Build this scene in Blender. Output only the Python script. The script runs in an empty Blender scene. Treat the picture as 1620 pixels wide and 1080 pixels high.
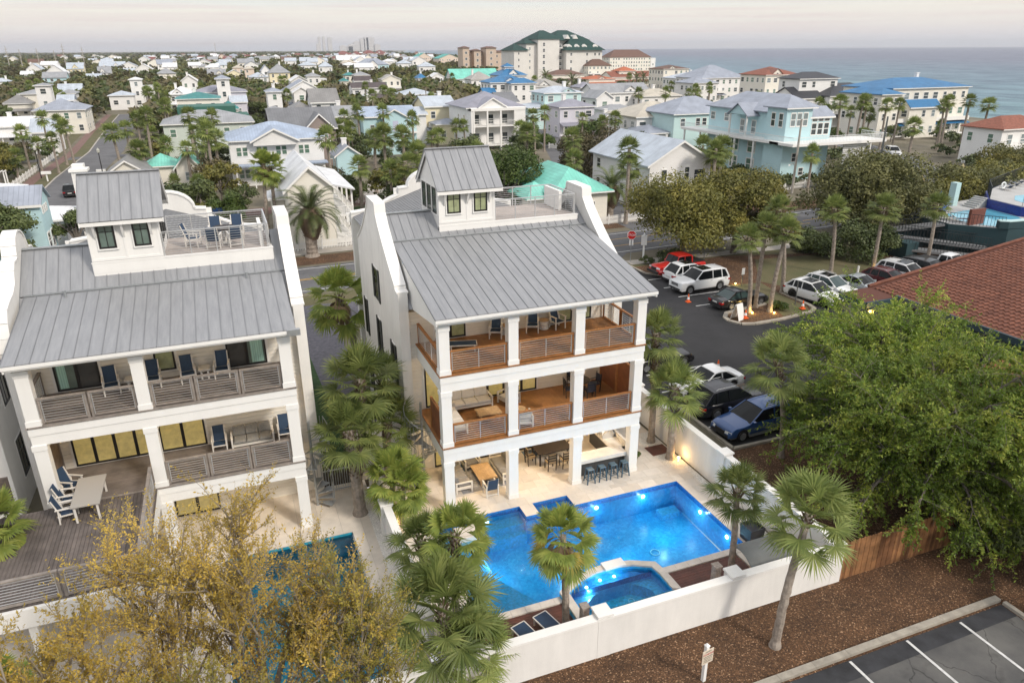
import bpy, math, random
import numpy as np
from mathutils import Vector, Matrix, noise
R = math.radians
PI = math.pi
rng = random.Random(7)
scene = bpy.context.scene

# ------------------------------------------------------------------ camera
cam_data = bpy.data.cameras.new("camera")
cam_data.lens = 25.716
cam_data.sensor_width = 36.0
cam_data.clip_start = 0.1
cam_data.clip_end = 60000
cam = bpy.data.objects.new("camera", cam_data)
scene.collection.objects.link(cam)
scene.camera = cam
_p, _a, _r = .3804, .3688, -.0057
_F = Vector((math.sin(_a)*math.cos(_p), math.cos(_a)*math.cos(_p), -math.sin(_p)))
_R = Vector((math.cos(_a), -math.sin(_a), 0))
_U = _R.cross(_F)
_R, _U = _R*math.cos(_r)+_U*math.sin(_r), _U*math.cos(_r)-_R*math.sin(_r)
cam.matrix_world = Matrix(((_R.x, _U.x, -_F.x, 0), (_R.y, _U.y, -_F.y, 0), (_R.z, _U.z, -_F.z, 20.0), (0, 0, 0, 1)))

# ------------------------------------------------------------------ world
SUN_EL, SUN_AZ = 38, 150        # azimuth clockwise from +Y
world = bpy.data.worlds.new("World")
scene.world = world
world.use_nodes = True
wt = world.node_tree
wt.nodes.clear()
def wn(t, **k):
    n = wt.nodes.new(t)
    for a, b in k.items(): setattr(n, a, b)
    return n
w_out = wn('ShaderNodeOutputWorld')
w_add = wn('ShaderNodeAddShader')
w_bg1 = wn('ShaderNodeBackground'); w_bg1.inputs[1].default_value = 0.05
w_bg2 = wn('ShaderNodeBackground'); w_bg2.inputs[1].default_value = 0.1
w_sky = wn('ShaderNodeTexSky', sky_type='NISHITA', sun_disc=False)
w_sky.sun_elevation = R(SUN_EL); w_sky.sun_rotation = R(SUN_AZ)
w_tc = wn('ShaderNodeTexCoord')
w_sep = wn('ShaderNodeSeparateXYZ')
wt.links.new(w_tc.outputs['Generated'], w_sep.inputs[0])
# high thin overcast, brighter overhead as an overcast sky is
w_ramp = wn('ShaderNodeValToRGB')
cr = w_ramp.color_ramp
cr.elements[0].position = 0.0; cr.elements[0].color = (.57, .57, .615, 1)
cr.elements[1].position = 1.0; cr.elements[1].color = (1.02, 1.03, 1.06, 1)
for p_, c_ in ((.010, (.62, .59, .61, 1)), (.025, (.70, .65, .61, 1)), (.043, (.73, .69, .62, 1)), (.062, (.60, .65, .66, 1)), (.11, (.55, .62, .66, 1)), (.4, (.80, .81, .84, 1))):
    e_ = cr.elements.new(p_); e_.color = c_
wt.links.new(w_sep.outputs[2], w_ramp.inputs[0])
# long flat streaks of cloud
w_map = wn('ShaderNodeMapping'); w_map.inputs['Scale'].default_value = (1.7, 1.7, 85)
w_noi = wn('ShaderNodeTexNoise'); w_noi.inputs['Scale'].default_value = 2.1; w_noi.inputs['Detail'].default_value = 6; w_noi.inputs['Roughness'].default_value = .55
wt.links.new(w_tc.outputs['Generated'], w_map.inputs[0]); wt.links.new(w_map.outputs[0], w_noi.inputs[0])
w_r2 = wn('ShaderNodeValToRGB')
w_r2.color_ramp.elements[0].position = .47; w_r2.color_ramp.elements[0].color = (0, 0, 0, 1)
w_r2.color_ramp.elements[1].position = .64; w_r2.color_ramp.elements[1].color = (1, 1, 1, 1)
wt.links.new(w_noi.outputs[0], w_r2.inputs[0])
w_mx = wn('ShaderNodeMix', data_type='RGBA')
w_mul = wn('ShaderNodeMath', operation='MULTIPLY'); w_mul.inputs[1].default_value = .6
wt.links.new(w_r2.outputs[0], w_mul.inputs[0])
wt.links.new(w_mul.outputs[0], w_mx.inputs[0])
wt.links.new(w_ramp.outputs[0], w_mx.inputs[6]); w_mx.inputs[7].default_value = (.66, .56, .54, 1)
w_sc = wn('ShaderNodeVectorMath', operation='SCALE'); w_sc.inputs['Scale'].default_value = 9.0
wt.links.new(w_mx.outputs[2], w_sc.inputs[0])
wt.links.new(w_sc.outputs[0], w_bg2.inputs[0])
wt.links.new(w_sky.outputs[0], w_bg1.inputs[0])
w_bg1.inputs[1].default_value = 0.012
w_bg1.inputs[1].default_value = 0.05
w_dim = wn('ShaderNodeVectorMath', operation='SCALE'); w_dim.inputs['Scale'].default_value = .22
wt.links.new(w_sky.outputs[0], w_dim.inputs[0]); wt.links.new(w_dim.outputs[0], w_bg1.inputs[0])
wt.links.new(w_bg1.outputs[0], w_add.inputs[0]); wt.links.new(w_bg2.outputs[0], w_add.inputs[1])
wt.links.new(w_add.outputs[0], w_out.inputs[0])

sun_d = bpy.data.lights.new("sun", 'SUN'); sun_d.energy = 2.0; sun_d.angle = R(10); sun_d.color = (1, .91, .80)
sun = bpy.data.objects.new("sun", sun_d); scene.collection.objects.link(sun)
sd = Vector((math.sin(R(SUN_AZ))*math.cos(R(SUN_EL)), math.cos(R(SUN_AZ))*math.cos(R(SUN_EL)), math.sin(R(SUN_EL))))
sun.rotation_euler = sd.to_track_quat('Z', 'Y').to_euler()

vs = scene.view_settings
vs.view_transform = 'Standard'; vs.look = 'None'; vs.gamma = 1; vs.use_curve_mapping = False
vs.exposure = 0.43
scene.cycles.max_bounces = 6
scene.cycles.diffuse_bounces = 3
scene.cycles.transparent_max_bounces = 16
scene.cycles.volume_bounces = 0
scene.cycles.caustics_reflective = False
scene.cycles.caustics_refractive = False

# ------------------------------------------------------------------ materials
MATS = {}
def nodes_of(m):
    return m.node_tree.nodes, m.node_tree.links, m.node_tree.nodes['Principled BSDF']
def mat(name, col, rough=.7, var=.0, vscale=3., bump=0., bscale=20., metal=0., spec=.5, stripe=None, coat=0., emit=None, col2=None, detail=5, ripple=None):
    """procedural surface: base colour varied by noise (var) or blended to col2, fine relief (bump),
    optional stripe=(axis, period, width, depth, tint): boards, seams or joints that repeat along one axis"""
    if name in MATS: return MATS[name]
    m = bpy.data.materials.new(name); m.use_nodes = True
    nt = m.node_tree; N = nt.nodes; L = nt.links
    b = N['Principled BSDF']
    b.inputs['Base Color'].default_value = (*col, 1)
    b.inputs['Roughness'].default_value = rough
    b.inputs['Metallic'].default_value = metal
    b.inputs['Specular IOR Level'].default_value = spec
    b.inputs['Coat Weight'].default_value = coat
    if emit:
        b.inputs['Emission Color'].default_value = (*emit[0], 1); b.inputs['Emission Strength'].default_value = emit[1]
    geo = N.new('ShaderNodeNewGeometry')
    src = geo.outputs['Position']
    colout = None
    if var > 0 or col2:
        n1 = N.new('ShaderNodeTexNoise'); n1.inputs['Scale'].default_value = vscale; n1.inputs['Detail'].default_value = detail
        n1.inputs['Roughness'].default_value = .6
        L.new(src, n1.inputs['Vector'])
        rp = N.new('ShaderNodeValToRGB')
        rp.color_ramp.elements[0].position = .33; rp.color_ramp.elements[1].position = .67
        c2 = col2 if col2 else tuple(min(1, c*(1+var)) for c in col)
        c1 = col if col2 else tuple(c*(1-var) for c in col)
        rp.color_ramp.elements[0].color = (*c1, 1); rp.color_ramp.elements[1].color = (*c2, 1)
        L.new(n1.outputs[0], rp.inputs[0]); colout = rp.outputs[0]
    hgt = None
    if bump > 0:
        n2 = N.new('ShaderNodeTexNoise'); n2.inputs['Scale'].default_value = bscale; n2.inputs['Detail'].default_value = 3
        L.new(src, n2.inputs['Vector'])
        mm = N.new('ShaderNodeMath'); mm.operation = 'MULTIPLY'; mm.inputs[1].default_value = bump
        L.new(n2.outputs[0], mm.inputs[0]); hgt = mm.outputs[0]
    if stripe:
        ax, per, wid, dep, tint = stripe
        sp = N.new('ShaderNodeSeparateXYZ'); L.new(src, sp.inputs[0])
        d = N.new('ShaderNodeMath'); d.operation = 'DIVIDE'; d.inputs[1].default_value = per
        L.new(sp.outputs[ax], d.inputs[0])
        fr = N.new('ShaderNodeMath'); fr.operation = 'FRACT'; L.new(d.outputs[0], fr.inputs[0])
        lt = N.new('ShaderNodeMath'); lt.operation = 'LESS_THAN'; lt.inputs[1].default_value = wid
        L.new(fr.outputs[0], lt.inputs[0])
        # each board keeps a tone of its own
        fl = N.new('ShaderNodeMath'); fl.operation = 'FLOOR'; L.new(d.outputs[0], fl.inputs[0])
        wn_ = N.new('ShaderNodeTexWhiteNoise'); wn_.noise_dimensions = '1D'; L.new(fl.outputs[0], wn_.inputs['W'])
        tr = N.new('ShaderNodeMapRange'); tr.inputs[3].default_value = 1-abs(tint)*.6; tr.inputs[4].default_value = 1+abs(tint)*.6
        L.new(wn_.outputs[0], tr.inputs[0])
        mx = N.new('ShaderNodeVectorMath'); mx.operation = 'SCALE'
        if colout: L.new(colout, mx.inputs[0])
        else: mx.inputs[0].default_value = col
        L.new(tr.outputs[0], mx.inputs['Scale'])
        m2 = N.new('ShaderNodeMix'); m2.data_type = 'RGBA'
        L.new(lt.outputs[0], m2.inputs[0]); L.new(mx.outputs[0], m2.inputs[6])
        m2.inputs[7].default_value = (*[c*(1-abs(tint)*2.2 if tint >= 0 else 1+abs(tint)) for c in col], 1)
        colout = m2.outputs[2]
        hm = N.new('ShaderNodeMath'); hm.operation = 'MULTIPLY'; hm.inputs[1].default_value = -dep
        L.new(lt.outputs[0], hm.inputs[0])
        if hgt:
            ad = N.new('ShaderNodeMath'); ad.operation = 'ADD'; L.new(hgt, ad.inputs[0]); L.new(hm.outputs[0], ad.inputs[1]); hgt = ad.outputs[0]
        else: hgt = hm.outputs[0]
    if colout: L.new(colout, b.inputs['Base Color'])
    if hgt:
        bp = N.new('ShaderNodeBump'); bp.inputs['Strength'].default_value = 1; bp.inputs['Distance'].default_value = 1
        L.new(hgt, bp.inputs['Height']); L.new(bp.outputs[0], b.inputs['Normal'])
    MATS[name] = m
    return m


def leaf_mat(name, c1, c2, rough=.55, trans=.25, scale=.8, c3=None):
    if name in MATS: return MATS[name]
    m = bpy.data.materials.new(name); m.use_nodes = True
    N, L, b = nodes_of(m)
    geo = N.new('ShaderNodeNewGeometry'); oi = N.new('ShaderNodeObjectInfo')
    rp = N.new('ShaderNodeValToRGB')
    rp.color_ramp.elements[0].color = (*c1, 1); rp.color_ramp.elements[1].color = (*c2, 1)
    if c3:
        e = rp.color_ramp.elements.new(.5); e.color = (*c3, 1)
    n1 = N.new('ShaderNodeTexNoise'); n1.inputs['Scale'].default_value = scale; n1.inputs['Detail'].default_value = 2
    L.new(geo.outputs['Position'], n1.inputs['Vector'])
    # mix of clump noise and a random tone per leaf
    a = N.new('ShaderNodeMath'); a.operation = 'MULTIPLY_ADD'; a.inputs[1].default_value = .45
    L.new(geo.outputs['Random Per Island'], a.inputs[0])
    mr = N.new('ShaderNodeMapRange'); mr.inputs[1].default_value = .3; mr.inputs[2].default_value = .7; mr.inputs[3].default_value = 0; mr.inputs[4].default_value = .55
    L.new(n1.outputs[0], mr.inputs[0]); L.new(mr.outputs[0], a.inputs[2])
    L.new(a.outputs[0], rp.inputs[0])
    hv = N.new('ShaderNodeHueSaturation')
    ml = N.new('ShaderNodeMapRange'); ml.inputs[3].default_value = .8; ml.inputs[4].default_value = 1.2
    L.new(oi.outputs['Random'], ml.inputs[0]); L.new(ml.outputs[0], hv.inputs['Value'])
    L.new(rp.outputs[0], hv.inputs['Color'])
    L.new(hv.outputs[0], b.inputs['Base Color'])
    b.inputs['Roughness'].default_value = rough
    b.inputs['Specular IOR Level'].default_value = .35
    if trans:
        tr = N.new('ShaderNodeBsdfTranslucent'); ms = N.new('ShaderNodeMixShader'); ms.inputs[0].default_value = trans
        L.new(hv.outputs[0], tr.inputs[0]); out = N['Material Output']
        L.new(b.outputs[0], ms.inputs[1]); L.new(tr.outputs[0], ms.inputs[2]); L.new(ms.outputs[0], out.inputs[0])
    MATS[name] = m
    return m

stucco = mat('stucco', (.80, .79, .76), .85, var=.035, vscale=1.2, bump=.004, bscale=60)
# faint vertical weather streaks and patchy tone on the stucco
def weather(m, base, amt=.10, vs_=(1.6, 1.6, .22)):
    N, L, b = nodes_of(m); geo = N.new('ShaderNodeNewGeometry'); out = []
    for s, sc_ in ((vs_, 1.3), ((1, 1, 1), .45)):
        mp = N.new('ShaderNodeMapping'); mp.inputs['Scale'].default_value = s; L.new(geo.outputs['Position'], mp.inputs[0])
        n = N.new('ShaderNodeTexNoise'); n.inputs['Scale'].default_value = sc_; n.inputs['Detail'].default_value = 8; n.inputs['Roughness'].default_value = .65; L.new(mp.outputs[0], n.inputs['Vector'])
        r = N.new('ShaderNodeMapRange'); r.inputs[1].default_value = .35; r.inputs[2].default_value = .7; r.inputs[3].default_value = 1.0; r.inputs[4].default_value = 1-amt; L.new(n.outputs[0], r.inputs[0]); out.append(r.outputs[0])
    m_ = N.new('ShaderNodeMath'); m_.operation = 'MULTIPLY'; L.new(out[0], m_.inputs[0]); L.new(out[1], m_.inputs[1])
    v = N.new('ShaderNodeVectorMath'); v.operation = 'SCALE'; v.inputs[0].default_value = base; L.new(m_.outputs[0], v.inputs['Scale']); L.new(v.outputs[0], b.inputs['Base Color'])
weather(stucco, (.83, .815, .78))
siding = mat('siding', (.80, .765, .69), .7, var=.02, vscale=2, stripe=(2, .18, .09, .012, .03))
trim = mat('trim', (.81, .80, .77), .6, var=.02, vscale=2)
weather(trim, (.83, .82, .79), .05)
whitepaint = mat('white_paint', (.80, .80, .78), .5, var=.02, vscale=4)
cedar = mat('cedar', (.31, .135, .045), .55, var=.22, vscale=5, bump=.002, bscale=40)
cedar_deck = mat('cedar_deck', (.27, .125, .042), .5, var=.28, vscale=1.6, stripe=(0, .14, .07, .006, .12))
cedar_wall = mat('cedar_wall', (.21, .075, .03), .6, var=.2, vscale=3, stripe=(2, .14, .08, .008, .15))
steel = mat('steel', (.62, .63, .64), .35, metal=.6)
steel_dark = mat('dark_steel', (.17, .18, .18), .45, metal=.5)
galv = mat('galvanised_steel', (.38, .40, .41), .45, metal=.6, var=.1, vscale=6)
greywood = mat('weathered_wood', (.25, .22, .195), .8, var=.2, vscale=4, bump=.003, bscale=40)
greydeck = mat('weathered_deck', (.17, .145, .13), .8, var=.25, vscale=1.5, stripe=(1, .14, .09, .006, .14))
greydeck_y = mat('weathered_deck_boards', (.13, .11, .10), .8, var=.3, vscale=1.5, stripe=(0, .14, .09, .006, .16))
sky_deck = mat('pale_deck', (.44, .385, .35), .75, var=.12, vscale=1.5, stripe=(1, .14, .08, .006, .07))
reddeck = mat('red_deck', (.105, .033, .02), .5, var=.3, vscale=2, stripe=(1, .14, .08, .006, .2))
blackframe = mat('black_frame', (.018, .017, .017), .35)
def glassy(name, col, rough=.06, **k): return mat(name, col, rough, spec=.9, coat=.6, **k)
glass_dark = glassy('window_glass', (.045, .05, .052), var=.3, vscale=.6)
glass_green = glassy('window_glass_reflection_tint', (.34, .38, .22), var=.2, vscale=2.5)  # reflected trees and warm interior put into the pane colour as yellow-green
glass_gold = glassy('window_glass_lit_tint', (.44, .37, .12), col2=(.24, .22, .08), vscale=3.5)
_b = nodes_of(glass_gold)[2]; _b.inputs['Emission Color'].default_value = (1, .74, .28, 1); _b.inputs['Emission Strength'].default_value = .16  # warm light of the room behind put into the pane's colour and glow
glass_sea = glassy('window_glass_blind', (.12, .17, .15), var=.2, vscale=2)
glass_blue = glassy('window_glass_sky', (.16, .20, .24), var=.25, vscale=1)
navy = mat('navy_sling', (.018, .045, .095), .7, var=.1, vscale=10)
offwhite = mat('off_white_frame', (.68, .65, .60), .55)
greycush = mat('grey_cushion', (.20, .195, .19), .9, var=.08, vscale=8)
palecush = mat('pale_cushion', (.62, .60, .57), .9, var=.05, vscale=5)
teak = mat('teak', (.46, .31, .17), .6, var=.15, vscale=6, stripe=(0, .12, .08, .003, .08))
darkwood = mat('dark_wicker', (.03, .022, .018), .6)
marble = mat('marble', (.72, .69, .64), .25, col2=(.62, .60, .57), vscale=2.5)

# standing seam metal: faint streaks of zinc bloom down the slope
def metal_roof_mat(name, c1, c2, rough=.42, metal=.25):
    if name in MATS: return MATS[name]
    m = mat(name, c1, rough, metal=metal)
    N, L, b = nodes_of(m)
    geo = N.new('ShaderNodeNewGeometry')
    mp = N.new('ShaderNodeMapping'); mp.inputs['Scale'].default_value = (3.2, .35, .35)
    n1 = N.new('ShaderNodeTexNoise'); n1.inputs['Scale'].default_value = 2.2; n1.inputs['Detail'].default_value = 6; n1.inputs['Roughness'].default_value = .65
    L.new(geo.outputs['Position'], mp.inputs[0]); L.new(mp.outputs[0], n1.inputs['Vector'])
    rp = N.new('ShaderNodeValToRGB'); rp.color_ramp.elements[0].position = .3; rp.color_ramp.elements[1].position = .72
    rp.color_ramp.elements[0].color = (*c1, 1); rp.color_ramp.elements[1].color = (*c2, 1)
    L.new(n1.outputs[0], rp.inputs[0]); L.new(rp.outputs[0], b.inputs['Base Color'])
    r2 = N.new('ShaderNodeMapRange'); r2.inputs[3].default_value = rough-.1; r2.inputs[4].default_value = rough+.15
    L.new(n1.outputs[0], r2.inputs[0]); L.new(r2.outputs[0], b.inputs['Roughness'])
    return m
roofmetal = metal_roof_mat('galvalume_roof', (.245, .253, .265), (.335, .342, .355))
seam_mat = mat('roof_seam', (.225, .233, .245), .5, metal=.25)

# ------------------------------------------------------------------ object helpers
COL = scene.collection
def new_mesh(name, V, Fc, mats, idx=None, smooth=False):
    me = bpy.data.meshes.new(name)
    me.from_pydata(V, [], Fc)
    for m in (mats if isinstance(mats, (list, tuple)) else [mats]): me.materials.append(m)
    if idx: me.polygons.foreach_set('material_index', idx)
    if smooth: me.polygons.foreach_set('use_smooth', [True]*len(Fc))
    me.update()
    return me
def link(name, data, parent=None, loc=(0, 0, 0), rotz=0, kind=None):
    o = bpy.data.objects.new(name, data); COL.objects.link(o)
    o.location = loc
    if rotz: o.rotation_euler = (0, 0, rotz)
    if parent is not None: o.parent = parent
    if kind: o['kind'] = kind
    return o
def thing(name, label, cat, loc=(0, 0, 0), rotz=0, group=None):
    o = bpy.data.objects.new(name, None); COL.objects.link(o)
    o.empty_display_size = .2
    o.location = loc; o.rotation_euler = (0, 0, rotz)
    tag(o, label, cat, group)
    return o
def tag(o, label, cat, group=None):
    o['label'] = label; o['category'] = cat
    if group: o['group'] = group
    return o
def copy_tree(o, parent=None):
    c = o.copy(); COL.objects.link(c)
    if parent is not None: c.parent = parent
    for ch in list(o.children): copy_tree(ch, c)
    return c
def worldloc(o):
    v = Vector((0, 0, 0))
    while o is not None: v += o.location; o = o.parent
    return v

class MB:
    def __init__(s): s.V = []; s.F = []; s.I = []; s.mi = 0
    def add(s, vs_, fs):
        n = len(s.V); s.V += [tuple(v) for v in vs_]; s.F += [tuple(n+i for i in f) for f in fs]; s.I += [s.mi]*len(fs); return s
    def box(s, x0, x1, y0, y1, z0, z1):
        if x0 > x1: x0, x1 = x1, x0
        if y0 > y1: y0, y1 = y1, y0
        if z0 > z1: z0, z1 = z1, z0
        return s.add([(x0, y0, z0), (x1, y0, z0), (x1, y1, z0), (x0, y1, z0), (x0, y0, z1), (x1, y0, z1), (x1, y1, z1), (x0, y1, z1)],
                     [(0, 3, 2, 1), (4, 5, 6, 7), (0, 1, 5, 4), (1, 2, 6, 5), (2, 3, 7, 6), (3, 0, 4, 7)])
    def bar(s, p, q, w, h=None, up=(0, 0, 1)):
        """rectangular bar from p to q, w across, h high"""
        p, q = Vector(p), Vector(q); h = h or w
        d = (q-p).normalized(); u = Vector(up)
        if abs(d.dot(u)) > .99: u = Vector((0, 1, 0))
        r = d.cross(u).normalized(); u = r.cross(d).normalized()
        r *= w/2; u *= h/2
        return s.add([p-r-u, p+r-u, p+r+u, p-r+u, q-r-u, q+r-u, q+r+u, q-r+u],
                     [(0, 1, 2, 3), (7, 6, 5, 4), (0, 4, 5, 1), (1, 5, 6, 2), (2, 6, 7, 3), (3, 7, 4, 0)])
    def prism(s, poly, a, b, axis='x'):
        """poly of (u,v) extruded along axis from a to b; x:(y,z) y:(x,z) z:(x,y)"""
        n = len(poly)
        def P(u, v, t): return (t, u, v) if axis == 'x' else ((u, t, v) if axis == 'y' else (u, v, t))
        vs_ = [P(u, v, a) for u, v in poly]+[P(u, v, b) for u, v in poly]
        fs = [tuple(range(n)), tuple(range(2*n-1, n-1, -1))]+[((i+1) % n, i, n+i, n+(i+1) % n) for i in range(n)]
        return s.add(vs_, fs)
    def tube(s, pts, r, n=8, cap=True):
        pts = [Vector(p) for p in pts]; m = len(pts)
        rs = r if isinstance(r, (list, tuple)) else [r]*m
        base = len(s.V); vs_ = []
        ref = Vector((0, 0, 1))
        for i, p in enumerate(pts):
            d = (pts[min(i+1, m-1)]-pts[max(i-1, 0)]).normalized()
            a = d.cross(ref if abs(d.dot(ref)) < .95 else Vector((1, 0, 0))).normalized(); b = a.cross(d).normalized()
            if i and a.dot(pa) < 0: a = -a; b = -b
            pa = a
            for k in range(n):
                t = 2*PI*k/n; vs_.append(p+(a*math.cos(t)+b*math.sin(t))*rs[i])
        fs = []
        for i in range(m-1):
            for k in range(n):
                k2 = (k+1) % n; fs.append((i*n+k, i*n+k2, (i+1)*n+k2, (i+1)*n+k))
        if cap: fs += [tuple(range(n-1, -1, -1)), tuple((m-1)*n+k for k in range(n))]
        return s.add(vs_, fs)
    def lathe(s, prof, c=(0, 0, 0), n=16):
        """prof of (r,z)"""
        vs_ = [(c[0]+r*math.cos(2*PI*k/n), c[1]+r*math.sin(2*PI*k/n), c[2]+z) for r, z in prof for k in range(n)]
        fs = []
        for i in range(len(prof)-1):
            for k in range(n):
                k2 = (k+1) % n; fs.append((i*n+k, i*n+k2, (i+1)*n+k2, (i+1)*n+k))
        fs += [tuple(range(n-1, -1, -1)), tuple((len(prof)-1)*n+k for k in range(n))]
        return s.add(vs_, fs)
    def poly(s, pts): return s.add(pts, [tuple(range(len(pts)))])
    def sheet(s, pts, z): return s.poly([(x, y, z) for x, y in pts])
    def mesh(s, name, mats, smooth=False, off=(0, 0, 0)):
        V = [(v[0]-off[0], v[1]-off[1], v[2]-off[2]) for v in s.V]
        return new_mesh(name, V, s.F, mats, s.I if isinstance(mats, (list, tuple)) else None, smooth)
    def build(s, name, mats, parent=None, smooth=False, kind=None, world=True):
        off = worldloc(parent) if (parent is not None and world) else (0, 0, 0)
        return link(name, s.mesh(name, mats, smooth, off), parent, kind=kind)
def B(*a): return MB().box(*a)
def place(mesh, name, parent, loc, rotz=0, scale=None, kind=None, rot=None):
    o = link(name, mesh, parent, loc if parent is None else Vector(loc)-worldloc(parent), rotz, kind)
    if scale: o.scale = scale
    if rot: o.rotation_euler = rot
    return o
def struct(o, kind='structure'): o['kind'] = kind; return o
def smooth_by_angle(me): pass

# ================================================================== GROUND AND WATER
def ground_mat():
    m = mat('sandy_ground', (.10, .09, .055), .95, col2=(.20, .175, .13), vscale=.12, detail=8, bump=.05, bscale=3)
    return m
# land: one sheet that follows the coast, sea beyond it, both out to the horizon
coast = [(300, -400), (232, -60), (205, 60), (214, 170), (238, 240), (262, 330), (300, 430), (372, 560), (430, 700), (458, 900), (500, 1300), (590, 1900), (800, 3200), (1250, 5600), (2300, 9500), (4300, 18000)]
land = MB(); V = []
for x, y in coast: V.append((x, y, 0))
land.poly([(-18000, -400, 0), (300, -400, 0), (232, -60, 0), (214.5, 17.75, 0), (-18000, 17.75, 0)])
land.poly([(-18000, 17.75, 0), (-6, 17.75, 0), (-6, 31.5, 0), (-18000, 31.5, 0)])
land.poly([(20.2, 17.75, 0), (214.5, 17.75, 0), (211.4, 31.5, 0), (20.2, 31.5, 0)])
land.poly([(-18000, 31.5, 0), (211.4, 31.5, 0)]+V[2:]+[(-18000, 18000, 0)])
struct(land.build('ground', ground_mat()))
beach_m = mat('beach_sand', (.62, .57, .48), .95, var=.06, vscale=.3)
bc = MB()
for (a, b_) in zip(coast[:-1], coast[1:]):
    n = Vector((b_[1]-a[1], -(b_[0]-a[0]), 0)).normalized()
    bc.poly([(a[0]-n.x*22, a[1]-n.y*22, .02), (a[0]+n.x*14, a[1]+n.y*14, -3.2), (b_[0]+n.x*14, b_[1]+n.y*14, -3.2), (b_[0]-n.x*22, b_[1]-n.y*22, .02)][::-1])
struct(bc.build('beach', beach_m))
sea_m = mat('sea_water', (.10, .17, .20), .45, spec=.3)
N, L, b = nodes_of(sea_m)
geo = N.new('ShaderNodeNewGeometry')
mp = N.new('ShaderNodeMapping'); mp.inputs['Rotation'].default_value = (0, 0, R(12)); mp.inputs['Scale'].default_value = (.5, .2, 1)
n1 = N.new('ShaderNodeTexNoise'); n1.inputs['Scale'].default_value = .16; n1.inputs['Detail'].default_value = 8; n1.inputs['Roughness'].default_value = .62
L.new(geo.outputs['Position'], mp.inputs[0]); L.new(mp.outputs[0], n1.inputs['Vector'])
# water is turquoise over the sand bars and deeper blue further out: depth by distance from the coast line
sp = N.new('ShaderNodeSeparateXYZ'); L.new(geo.outputs['Position'], sp.inputs[0])
dd = N.new('ShaderNodeMath'); dd.operation = 'MULTIPLY_ADD'; dd.inputs[1].default_value = -.19; L.new(sp.outputs[1], dd.inputs[0]); L.new(sp.outputs[0], dd.inputs[2])
n3 = N.new('ShaderNodeTexNoise'); n3.inputs['Scale'].default_value = .006; n3.inputs['Detail'].default_value = 4
L.new(geo.outputs['Position'], n3.inputs['Vector'])
d2 = N.new('ShaderNodeMath'); d2.operation = 'MULTIPLY_ADD'; d2.inputs[1].default_value = 260; L.new(n3.outputs[0], d2.inputs[0]); L.new(dd.outputs[0], d2.inputs[2])
mr = N.new('ShaderNodeMapRange'); mr.inputs[1].default_value = 330; mr.inputs[2].default_value = 1250; L.new(d2.outputs[0], mr.inputs[0])
rp = N.new('ShaderNodeValToRGB'); rp.color_ramp.elements[0].color = (.14, .265, .295, 1); rp.color_ramp.elements[1].color = (.145, .16, .22, 1)
e = rp.color_ramp.elements.new(.22); e.color = (.115, .195, .25, 1)
L.new(mr.outputs[0], rp.inputs[0])
mx = N.new('ShaderNodeMix'); mx.data_type = 'RGBA'; mx.blend_type = 'MULTIPLY'; mx.inputs[0].default_value = .8
r3 = N.new('ShaderNodeValToRGB'); r3.color_ramp.elements[0].position = .35; r3.color_ramp.elements[0].color = (.3, .36, .44, 1); r3.color_ramp.elements[1].position = .62; r3.color_ramp.elements[1].color = (1.25, 1.2, 1.15, 1)
L.new(n1.outputs[0], r3.inputs[0]); L.new(rp.outputs[0], mx.inputs[6]); L.new(r3.outputs[0], mx.inputs[7]); L.new(mx.outputs[2], b.inputs['Base Color'])
bp = N.new('ShaderNodeBump'); bp.inputs['Distance'].default_value = 2.5; bp.inputs['Strength'].default_value = 1
L.new(n1.outputs[0], bp.inputs['Height']); L.new(bp.outputs[0], b.inputs['Normal'])
sm = MB(); sm.poly([(150, -400, -3.0), (18000, -400, -3.0), (18000, 18000, -3.0), (4000, 18000, -3.0), (2000, 9500, -3), (400, 3000, -3.0), (150, 500, -3)])
struct(sm.build('sea', sea_m))

lot_m = mat('new_asphalt', (.019, .019, .021), .75, var=.35, vscale=.35, detail=9, bump=.006, bscale=45)
old_m = mat('old_asphalt', (.06, .06, .061), .85, col2=(.125, .122, .114), vscale=.5, detail=9, bump=.006, bscale=60)
road_m = mat('road_asphalt', (.115, .115, .12), .85, var=.16, vscale=.3, detail=8, bump=.004, bscale=60)
paver_m = mat('grey_gravel_drive', (.115, .11, .125), .9, var=.3, vscale=3, detail=8, bump=.01, bscale=20)
conc = mat('concrete', (.40, .37, .33), .9, var=.14, vscale=1.5, detail=7, bump=.004, bscale=50)
curb_m = mat('curb_concrete', (.33, .30, .25), .9, var=.22, vscale=2.2, detail=7, bump=.006, bscale=50)
line_m = mat('line_paint', (.45, .45, .44), .7, col2=(.66, .66, .64), vscale=5, detail=9)
yline_m = mat('yellow_paint', (.55, .32, .06), .7, var=.15, vscale=6)
brickpave = mat('brick_paving', (.18, .105, .088), .85, var=.2, vscale=2, stripe=(0, .22, .08, .004, .1))
grass_m = mat('winter_grass', (.125, .105, .052), .95, col2=(.085, .09, .036), vscale=.35, detail=9, bump=.03, bscale=14)
lawn_m = mat('green_lawn', (.035, .075, .02), .95, var=.25, vscale=3, detail=8, bump=.03, bscale=14)
hedge_ground = mat('dark_soil', (.05, .04, .025), .95, var=.3, vscale=2)  # dark brown soil, tone varied by noise
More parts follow.
